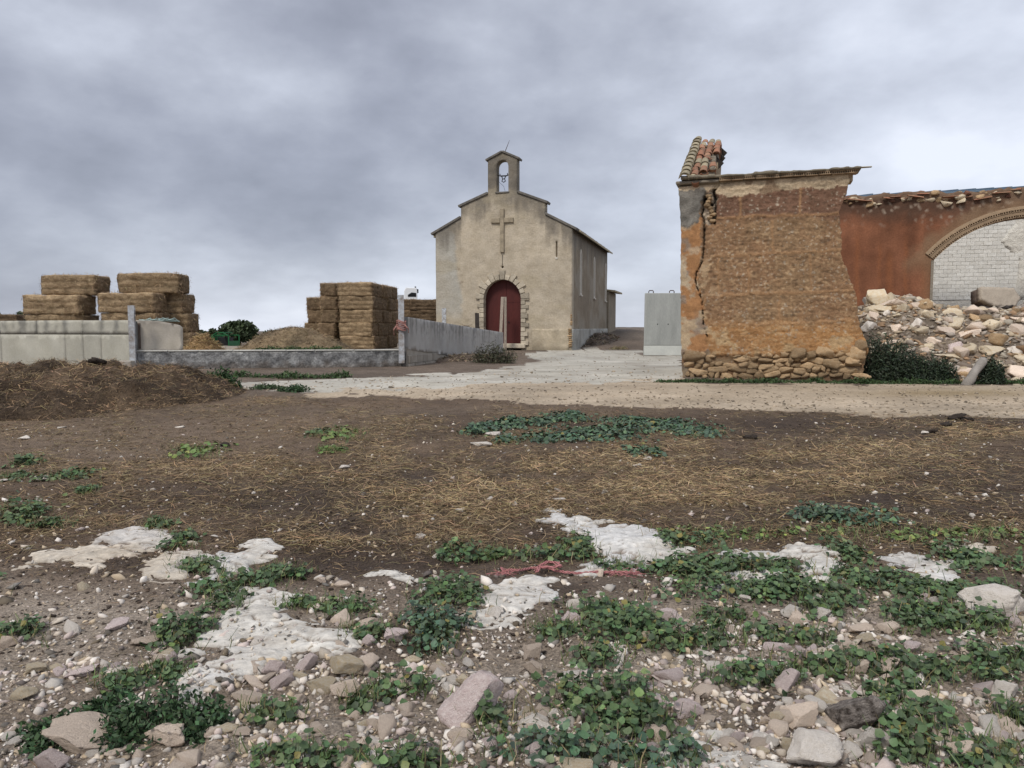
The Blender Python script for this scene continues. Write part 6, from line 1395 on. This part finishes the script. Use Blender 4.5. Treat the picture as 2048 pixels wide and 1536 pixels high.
    scatter_rocks('soil_clods', Cc, cs, np.array([.062, .046, .036]) * RNG.uniform(.5, 1.6, (len(Cc), 1)), 'dark crumbs of soil and dung over the trampled ground', 'soil', flat=.55)
    # gravel specks on the road
    m4 = 6000; cx = RNG.uniform(500, 2600, m4); cy = RNG.uniform(700, 840, m4); kp = road_mask(cx, cy) > 0; Cc = gp_np(cx[kp], cy[kp]); cs = np.clip(RNG.lognormal(-3.9, .35, len(Cc)), .01, .05); C = np.array([.34, .28, .21]) * RNG.uniform(.3, 1.4, (len(Cc), 1))
    scatter_rocks('road_grit', Cc, cs, C, 'loose grit on road and concrete', 'gravel', flat=.5)
    for j, (px, py, w, lb) in enumerate(((1915, 838, 36, 'dark dung clump at the edge of the road at the right'), (1935, 842, 26, 'second dark dung clump behind the first at the road edge'), (1890, 852, 26, 'low dark dung clod in front of the road edge'), (1865, 866, 22, 'small dark dung clod near the straw at the right'), (1500, 878, 30, 'flat dark dung patch right of the middle weeds'), (450, 892, 24, 'small dark clod in the dusty soil at the left'), (195, 718, 36, 'black dung clod on the crest of the manure heap'), (1670, 968, 22, 'dark clod in the straw, right of centre'))):
        q = gp(px, py) if py > 760 else at(px, py + 9, 14.0); s = q.y / FPX / 2; o = obj('dung_clod', ROCK_MUD[j % 4], M['dung'], None, (q.x, q.y, q.z + w * s * .2), R3(), (w * s, w * s * .8, w * s * .42)); tag(o, lb, 'dung')
ROCK_MUD = rock_set('dung_clod', 4, 3, 860, planes=4, rough=.22, lo=.7, hi=.95)
M['dung'] = mat('dark_dung', (.035, .027, .022), (.06, .045, .035), 9, .02, 25, fine=.4)
def stone_mask(px, py):
    m = .35 * sm(1120, 1230, py) + .25 * sm(1230, 1400, py)
    for a in ((1150,1340,500,60,.3),(620,1380,220,60,.45),(1700,1290,250,60,.45),(1600,1450,180,60,.3),(250,1340,250,60,.25),(850,1180,180,40,.35),(1350,1170,140,25,.3),(700,1300,150,60,.3)): m = m + gauss(px, py, *a)
    m = m - gauss(px, py, 150, 1300, 120, 25, .4)
    return np.clip(m * (.7 + .9 * vnoise(px * .012, py * .03, 871)), 0, 1)
build_stones()

def build_straw():
    n = 250000; px = RNG.uniform(-650, 2700, n); py = 795 + 360 * RNG.random(n) ** 1.1; m = straw_mask(px, py); kp = (RNG.random(n) < np.clip(m * 1.35 + .07, 0, 1)) & ((road_mask(px, py) < .5) | (RNG.random(n) < .05)) & ~in_outcrop(px, py); px, py, m = px[kp], py[kp], m[kp]
    P = gp_np(px, py); n = len(P); P[:, 2] += RNG.uniform(.002, .025, n) * (.4 + m); a = RNG.uniform(0, 6.283, n); D = np.stack([np.cos(a), np.sin(a), RNG.normal(.02, .18, n)], 1); D /= np.linalg.norm(D, axis=1)[:, None]
    dist = P[:, 1]; L_ = RNG.uniform(.03, .15, n) * (.8 + .03 * dist); Wd = RNG.uniform(.0022, .0045, n) * (.7 + .07 * dist)
    V, F = strands(P, D, L_, Wd, .3); c = straw_colors(n, RNG, .38, (.43, .315, .18)) * (.6 + .55 * m)[:, None]; o = obj('scattered_straw', mesh_np('scattered_straw', V, F, np.repeat(np.clip(c, .02, 1), 6, 0)), M['straw']); tag(o, 'trampled straw strewn over the dark field', 'straw', kind='stuff')
    # sparse stalks in the stony foreground
    n = 4800; px = RNG.uniform(-650, 2700, n); py = RNG.uniform(1100, 1560, n); kp = ~in_outcrop(px, py); P = gp_np(px[kp], py[kp]); n = len(P); P[:, 2] += .006; a = RNG.uniform(0, 6.283, n); D = np.stack([np.cos(a), np.sin(a), RNG.normal(.0, .1, n)], 1); D /= np.linalg.norm(D, axis=1)[:, None]
    V, F = strands(P, D, RNG.uniform(.02, .09, n), RNG.uniform(.0015, .003, n), .3); o = obj('scattered_straw', mesh_np('scattered_straw', V, F, np.repeat(straw_colors(n, RNG, .5, (.30, .22, .13)), 6, 0)), M['straw']); tag(o, 'few short straws between the foreground stones', 'straw', kind='stuff')
build_straw()

G1, G2, G3 = (.074, .115, .050), (.064, .105, .064), (.115, .160, .050)
CL = [ # x, y, half width, half depth (photo pixels), height m, colour, label
 (1140,838,58,8,.11,G2,'mallow clump nearest the road, right end of the upper row'),(1062,847,62,10,.11,G2,'long mallow clump in the upper row near the road'),(972,862,46,10,.12,G2,'left end mallow clump of the upper row near the road'),(1185,872,100,13,.10,G2,'wide mallow patch in the middle of the field'),(1330,853,95,11,.10,G2,'mallow strip running right from the middle patch'),
 (1385,868,44,8,.08,G2,'thin mallow strip at the right of the middle patch'),(1010,883,30,6,.07,G2,'small mallow tuft left of the middle patch'),(1090,877,46,8,.09,G2,'mallow tuft between upper row and middle patch'),(1286,906,34,9,.12,G2,'single mallow tuft below the middle patch'),
 (58,926,28,8,.11,G1,'mallow tuft at the left, in dusty soil'),(15,957,26,6,.07,G1,'flat mallow at the left picture edge'),(130,955,58,8,.07,G1,'flat mallow patch left, beside a white chip'),(175,984,18,7,.08,G1,'little mallow below the flat left patch'),(390,908,46,12,.10,G3,'bright green grass tuft in the left middle ground'),(630,868,20,6,.06,G1,'tiny mallow in the litter, left of centre'),(690,870,34,12,.05,G3,'faint bright green seedlings left of centre'),(662,903,22,4,.05,G3,'short bright grass streak left of centre'),
 (40,1032,48,20,.13,G1,'bushy mallow at the left picture edge'),(95,1052,38,7,.07,G1,'low mallow trailing right from the bushy left one'),(318,1053,26,7,.07,G1,'mallow tuft above the cracked bedrock shelf'),(362,1088,32,15,.09,G1,'mallow on the cracked cream bedrock'),(405,1140,52,14,.10,G1,'mallow left of the raised bedrock rib'),(440,1180,48,12,.11,G1,'mallow below the raised bedrock rib'),(510,1162,56,15,.11,G1,'mallow right below the raised bedrock rib'),(575,1150,44,10,.08,G1,'mallow trailing right of the raised bedrock rib'),
 (25,1272,52,20,.09,G1,'mallow patch at the left edge, halfway down'),(368,1275,66,32,.16,G1,'dense mallow bush left of the winding bedrock'),(455,1208,34,14,.09,G1,'mallow notch at the top of the winding bedrock'),(600,1212,36,9,.07,G1,'mallow beside the top right of the winding bedrock'),(690,1222,56,13,.09,G1,'mallow right of the winding bedrock'),
 (925,1112,44,15,.11,G1,'mallow tuft above the left end of the twine'),(990,1112,26,7,.06,G1,'thin mallow right of the tuft above the twine'),(1105,1118,84,10,.09,G1,'mallow strip just behind the twine'),(1148,1092,34,18,.10,G1,'mallow against the left side of the largest outcrop'),(1225,1138,40,6,.05,G1,'mallow fringe in front of the largest outcrop'),
 (905,1198,66,22,.13,G1,'mallow left of the rounded bedrock patch'),(868,1252,74,26,.13,G2,'mallow in the centre of the stony ground'),(858,1292,50,22,.11,G2,'lower mallow in the centre of the stony ground'),(740,1272,44,12,.08,G1,'small mallow among stones left of centre'),
 (1185,1232,76,22,.12,G1,'mallow right of the rounded bedrock patch'),(1240,1262,96,30,.14,G1,'large mallow bed right of centre'),(1320,1285,70,22,.12,G1,'right wing of the large mallow bed'),(1195,1322,56,13,.09,G1,'low mallow below the large bed'),(1115,1265,44,8,.06,G1,'thin mallow left of the large bed'),
 (1345,1138,74,14,.12,G1,'mallow right of the largest outcrop'),(1430,1140,96,18,.13,G1,'mallow in front of the angular white bedrock'),(1540,1140,66,12,.12,G1,'mallow in the bay of the angular white bedrock'),(1480,1185,150,15,.12,G1,'long mallow hedge right of the twine'),(1380,1090,60,14,.08,G1,'mallow behind the right of the largest outcrop'),(1700,1118,40,26,.12,G1,'mallow between the two white bedrock plates'),(1735,1160,84,18,.11,G1,'mallow below the gap between the bedrock plates'),
 (1620,1190,110,16,.11,G1,'mallow in front of the right bedrock'),(1685,1040,92,14,.13,G2,'pale topped mallow clump at the edge of the dark soil'),(1540,1072,190,11,.05,G3,'low bright green chickweed mat behind the right bedrock'),(1900,1072,180,14,.06,G3,'bright green chickweed mat at the right edge'),(1960,1120,90,26,.08,G1,'mallow behind the flat plate at the right edge'),(1900,1185,140,14,.08,G1,'thin mallow in front of the flat plate at the right'),
 (1850,1225,84,18,.10,G1,'mallow in the right stony patch'),(1870,1258,90,16,.10,G1,'lower mallow in the right stony patch'),(1985,1252,44,20,.13,G1,'mallow in front of the long white boulder'),(1440,1240,44,14,.09,G1,'small mallow between the stony patches'),(1435,1285,56,17,.11,G1,'mallow on the stony track, right of the large bed'),(1580,1278,76,14,.10,G1,'mallow in the middle of the right stones'),(1645,1225,50,16,.09,G1,'mallow beside the rounded white stone'),
 (1000,1452,56,28,.14,G1,'mallow leaning on the largest mauve boulder'),(1195,1402,104,40,.17,G1,'tallest mallow bush at the bottom, right of the boulder'),(1250,1460,110,42,.14,G1,'mallow spreading below the tallest bush'),(1130,1512,150,30,.12,G2,'wide mallow carpet at the bottom edge'),(1330,1530,90,24,.10,G2,'right end of the mallow carpet at the bottom edge'),
 (795,1385,66,20,.11,G1,'rounded mallow left of the largest mauve boulder'),(548,1436,48,12,.08,G1,'mallow on the bare gravel patch'),(620,1525,110,20,.11,G1,'mallow at the bottom edge, left of centre'),(800,1535,100,14,.08,G1,'thin mallow at the bottom edge, in the middle'),(720,1405,30,8,.06,G1,'little mallow left of the rounded one'),(240,1365,50,14,.07,G1,'sparse mallow on the left stones'),(330,1350,40,12,.07,G1,'sparse mallow beside the upright mauve stone'),
 (1500,1360,100,16,.10,G1,'mallow left of the smooth grey mauve stone'),(1640,1340,90,20,.12,G1,'mallow behind the smooth grey mauve stone'),(1790,1395,66,26,.12,G1,'mallow around the pale stones at the lower right'),(1740,1335,90,14,.10,G1,'mallow along the right stony track'),(1890,1350,120,24,.12,G1,'wide mallow bed at the right edge'),(1990,1330,70,26,.12,G1,'mallow at the right edge above the sharp white stone'),(1820,1450,90,34,.13,G1,'mallow right of the muddy boulder'),(1880,1510,120,34,.14,G1,'big mallow bed in the bottom right corner'),(2000,1530,80,24,.10,G1,'mallow filling the bottom right corner'),(2030,1440,40,24,.09,G1,'mallow at the right edge above the corner'),
]
CL += [(-150,1180,120,20,.10,G1,'mallow mat on the stony ground beyond the left picture edge'),(-260,1420,130,30,.11,G1,'mallow bed low beyond the left picture edge'),(-330,1000,80,12,.09,G1,'mallow tuft in the dusty soil beyond the left picture edge'),
 (2250,1150,150,20,.10,G1,'mallow mat beyond the right picture edge'),(2200,1330,120,26,.11,G1,'mallow bed beyond the right picture edge, beside the stony track'),(2380,1480,150,30,.12,G1,'mallow bed low beyond the right picture edge'),(2300,960,90,10,.09,G2,'mallow tuft in the straw beyond the right picture edge')]
def leaf_fan(n, seg, rng):
    """template of lobed round leaves: centre plus rim"""
    t = np.arange(seg) * 2 * math.pi / seg; r = 1 + .10 * np.cos(t * (seg / 2)); return np.stack([np.cos(t) * r, np.sin(t) * r], 1)
def build_clump(i, c):
    px, py, hw, hd, hgt, colr, lb = c; r = np.random.default_rng(1000 + i); q = gp(px, py); d = q.y; a = hw * d / FPX
    y0 = gp(px, py + hd).y; y1 = gp(px, max(py - hd, 800)).y; b = max(.08, (y1 - y0) / 2); cy = (y0 + y1) / 2
    seg = 7 if d < 4.5 else 6 if d < 7 else 5; lr = .0155 if d < 4.5 else .019 if d < 8 else .030; sparse = .35 if colr == G3 else .75 if hgt < .075 else 1.0
    n = int(min(4600, 2.3 * math.pi * a * b / (math.pi * lr * lr) * sparse)); n = max(n, 90)
    # irregular outline made of several tufts
    k = max(4, int(6 + 3 * a / b)); tc = np.stack([r.uniform(-.78, .78, k), r.uniform(-.7, .7, k)], 1); tr = r.uniform(.22, .5, k); th = r.uniform(.45, 1.1, k)
    j = r.choice(k, n, p=tr / tr.sum()); an = r.uniform(0, 6.283, n); rad = np.sqrt(r.random(n)); ex = r.normal(0, .10, (n, 2))
    ux = tc[j, 0] + tr[j] * rad * np.cos(an) * 1.1 + ex[:, 0] * .9; uy = tc[j, 1] + tr[j] * rad * np.sin(an) * 1.6 + ex[:, 1]
    stray = r.random(n) < .16; ux = np.where(stray, r.uniform(-1.25, 1.25, n), ux); uy = np.where(stray, r.uniform(-1.4, 1.4, n), uy); rad = np.where(stray, 1.0, rad)
    x = q.x + a * ux; y = cy + b * uy; hh = hgt * th[j] * np.clip(1 - rad ** 2 * .85, .08, 1) * r.uniform(.45, 1.0, n) + .008; z = H(x, y) + hh
    size = lr * r.uniform(.45, 1.25, n); nrm = np.stack([.55 * rad * np.cos(an), .55 * rad * np.sin(an) - .15, np.ones(n)], 1) + r.normal(0, .32, (n, 3)); nrm /= np.linalg.norm(nrm, axis=1)[:, None]
    t1 = np.cross(nrm, r.normal(size=(n, 3))); t1 /= np.linalg.norm(t1, axis=1)[:, None]; t2 = np.cross(nrm, t1)
    rim = leaf_fan(n, seg, r); rimw = np.where(np.arange(seg) % 2 == 0, .28, .10) + .0
    C0 = np.stack([x, y, z], 1); V = np.empty((n, seg + 1, 3)); V[:, 0] = C0 - nrm * (size * .10)[:, None]
    V[:, 1:] = C0[:, None] + (rim[None, :, 0, None] * t1[:, None] + rim[None, :, 1, None] * t2[:, None] + rimw[None, :, None] * nrm[:, None]) * size[:, None, None]
    f = np.array([[0, 1 + s, 1 + (s + 1) % seg] for s in range(seg)]); F = (f[None] + (np.arange(n) * (seg + 1))[:, None, None]).reshape(-1, 3)
    col = np.array(colr) * r.uniform(.55, 1.55, (n, 1)) * (1 + r.normal(0, .08, (n, 3))) ; pale = r.random(n) < .10; col[pale] *= np.array([1.7, 1.45, 1.3]); yel = r.random(n) < .025; col[yel] = np.array([.20, .17, .05])
    O = np.array([q.x, cy, float(H(q.x, cy))]); root = empty('mallow_plant', tuple(O)); tag(root, lb, 'weed', 'green weeds of the field')
    o = obj('foliage', mesh_np('foliage', V.reshape(-1, 3) - O, F, np.repeat(np.clip(col, .006, 1), seg + 1, 0)), M['leaf'], root); tag(o, kind='stuff')
    m = min(n, 260); P0 = np.stack([x[:m] - .3 * (x[:m] - q.x - a * tc[j[:m], 0]), y[:m] - .3 * (y[:m] - cy - b * tc[j[:m], 1]), H(x[:m], y[:m]) - .01], 1); D = C0[:m] - P0; Ln = np.linalg.norm(D, axis=1) + 1e-6
    Vs, Fs = strands(P0, D / Ln[:, None], Ln, np.full(m, .003), .15, rng=r); o = obj('stems', mesh_np('stems', Vs - O, Fs, np.tile(np.array([.08, .10, .05]), (m * 6, 1))), M['leaf'], root); tag(o, kind='stuff')
def blades(i, c, n):
    px, py, hw, hd, hgt, colr, lb = c; r = np.random.default_rng(2000 + i); x = r.uniform(-1.1, 1.1, n) * hw + px; y = r.uniform(-1.2, 1.2, n) * hd + py; k = r.integers(0, 6, n); x += np.sin(k * 2.1) * hw * .4; P = gp_np(x, np.maximum(y, 805)); P[:, 2] -= .005
    D = r.normal(0, .45, (n, 3)); D[:, 2] = 1; D /= np.linalg.norm(D, axis=1)[:, None]; V, F = strands(P, D, r.uniform(.03, .11, n), r.uniform(.0025, .005, n), .5, rng=r); cc = np.array([.11, .15, .05]) * r.uniform(.5, 1.5, (n, 1)); dry = r.random(n) < .3; cc[dry] = np.array([.30, .24, .13]) * r.uniform(.6, 1.2, (dry.sum(), 1)); return V, F, np.repeat(cc, 6, 0)
for i, c in enumerate(CL): build_clump(i, c)
_V, _F, _C, _b = [], [], [], 0
for i, c in enumerate(CL):
    v_, f_, c_ = blades(i, c, 90 if c[5] != G3 else 260); _V.append(v_); _F.append(f_ + _b); _C.append(c_); _b += len(v_)
tag(obj('grass_blades', mesh_np('grass_blades', np.concatenate(_V), np.concatenate(_F), np.concatenate(_C)), M['leaf']), 'thin grass blades, green and dry, growing between the mallow', 'grass', kind='stuff')
# spiky dark nettle like weeds at the lower left
for k, (x, y, w, h, lb) in enumerate(((295, 1478, .20, .17, 'tall dark jagged weed at the lower left'), (215, 1512, .11, .12, 'dark jagged weed between the pale stones at the lower left'), (385, 1490, .11, .11, 'right part of the dark weeds at the lower left'), (70, 1510, .16, .07, 'ferny dark weed in the bottom left corner'), (190, 1450, .13, .05, 'low green weed behind the long pale slab'))):
    a_ = on(x, y); shrub([(a_[0] + dx * w, a_[1] + .12 + dy, a_[2], w * .55, h * hh) for dx, dy, hh in ((-.5, 0, .8), (0, .06, 1.0), (.5, 0, .75), (.2, -.08, .6), (-.2, -.06, .7))], lb, 760 + k, 900, col=(.052, .090, .042), leaf=(.010, .022), name='leafy_weed', cat='weed', aspect=1.7)

def build_twine():
    root = empty('twine', tuple(gp(1140, 1150))); tag(root, 'frayed pink baler twine lying knotted on the soil', 'twine')
    def path(pp, amp=.0):
        q = []
        for k in range(len(pp) - 1):
            for t in np.linspace(0, 1, 7)[:-1]: q.append((pp[k][0] * (1 - t) + pp[k + 1][0] * t, pp[k][1] * (1 - t) + pp[k + 1][1] * t))
        q.append(pp[-1]); return [Vector(g) for g in gp_np(np.array([a[0] for a in q], float), np.array([a[1] for a in q], float))]
    O = root.location
    def strand(pp, lift, ph, rad=.0036, tw=.006):
        q = path(pp); m = MB(); pts = []
        for k, g in enumerate(q):
            l = lift(k / (len(q) - 1)); pts.append(g - O + Vector((tw * math.cos(k * .9 + ph), 0, .014 + l + tw * math.sin(k * .9 + ph))))
        m.tube(pts, rad, 6); m.build('strand', M['twine'], root, smooth=True)
    main = [(1003,1140),(1008,1148),(1020,1147),(1034,1149),(1048,1144),(1062,1140),(1080,1140),(1096,1143),(1110,1147),(1130,1150),(1160,1151),(1190,1150),(1215,1152),(1250,1152),(1278,1152)]
    for ph in (0, 2.1, 4.2): strand(main, lambda t: .012 * math.sin(t * 9) ** 2, ph)
    for k in range(4):
        r = random.Random(k); lp = [(1072 + r.uniform(-4, 4), 1154), (1080, 1142 + r.uniform(-2, 2)), (1098, 1138), (1118, 1144 + r.uniform(-3, 3)), (1122, 1150), (1100, 1150 + r.uniform(-2, 3)), (1082, 1147), (1095, 1143)]; strand(lp, lambda t: .02 + .02 * math.sin(t * 3.1), k * 1.7)
    fr = MB(); r = random.Random(3)
    for k in range(60):
        px = r.choice((r.uniform(998, 1020), r.uniform(1200, 1282), r.uniform(1200, 1282))); g = gp(px, 1150 + r.uniform(-5, 5)) - O; fr.tube([g + Vector((0, 0, .012)), g + Vector((r.uniform(-.05, .05), r.uniform(-.03, .03), r.uniform(.01, .04))), g + Vector((r.uniform(-.09, .09), r.uniform(-.05, .05), .008))], .0014, 4)
    tag(fr.build('frayed_fibres', M['twine'], root), kind='stuff')
build_twine()
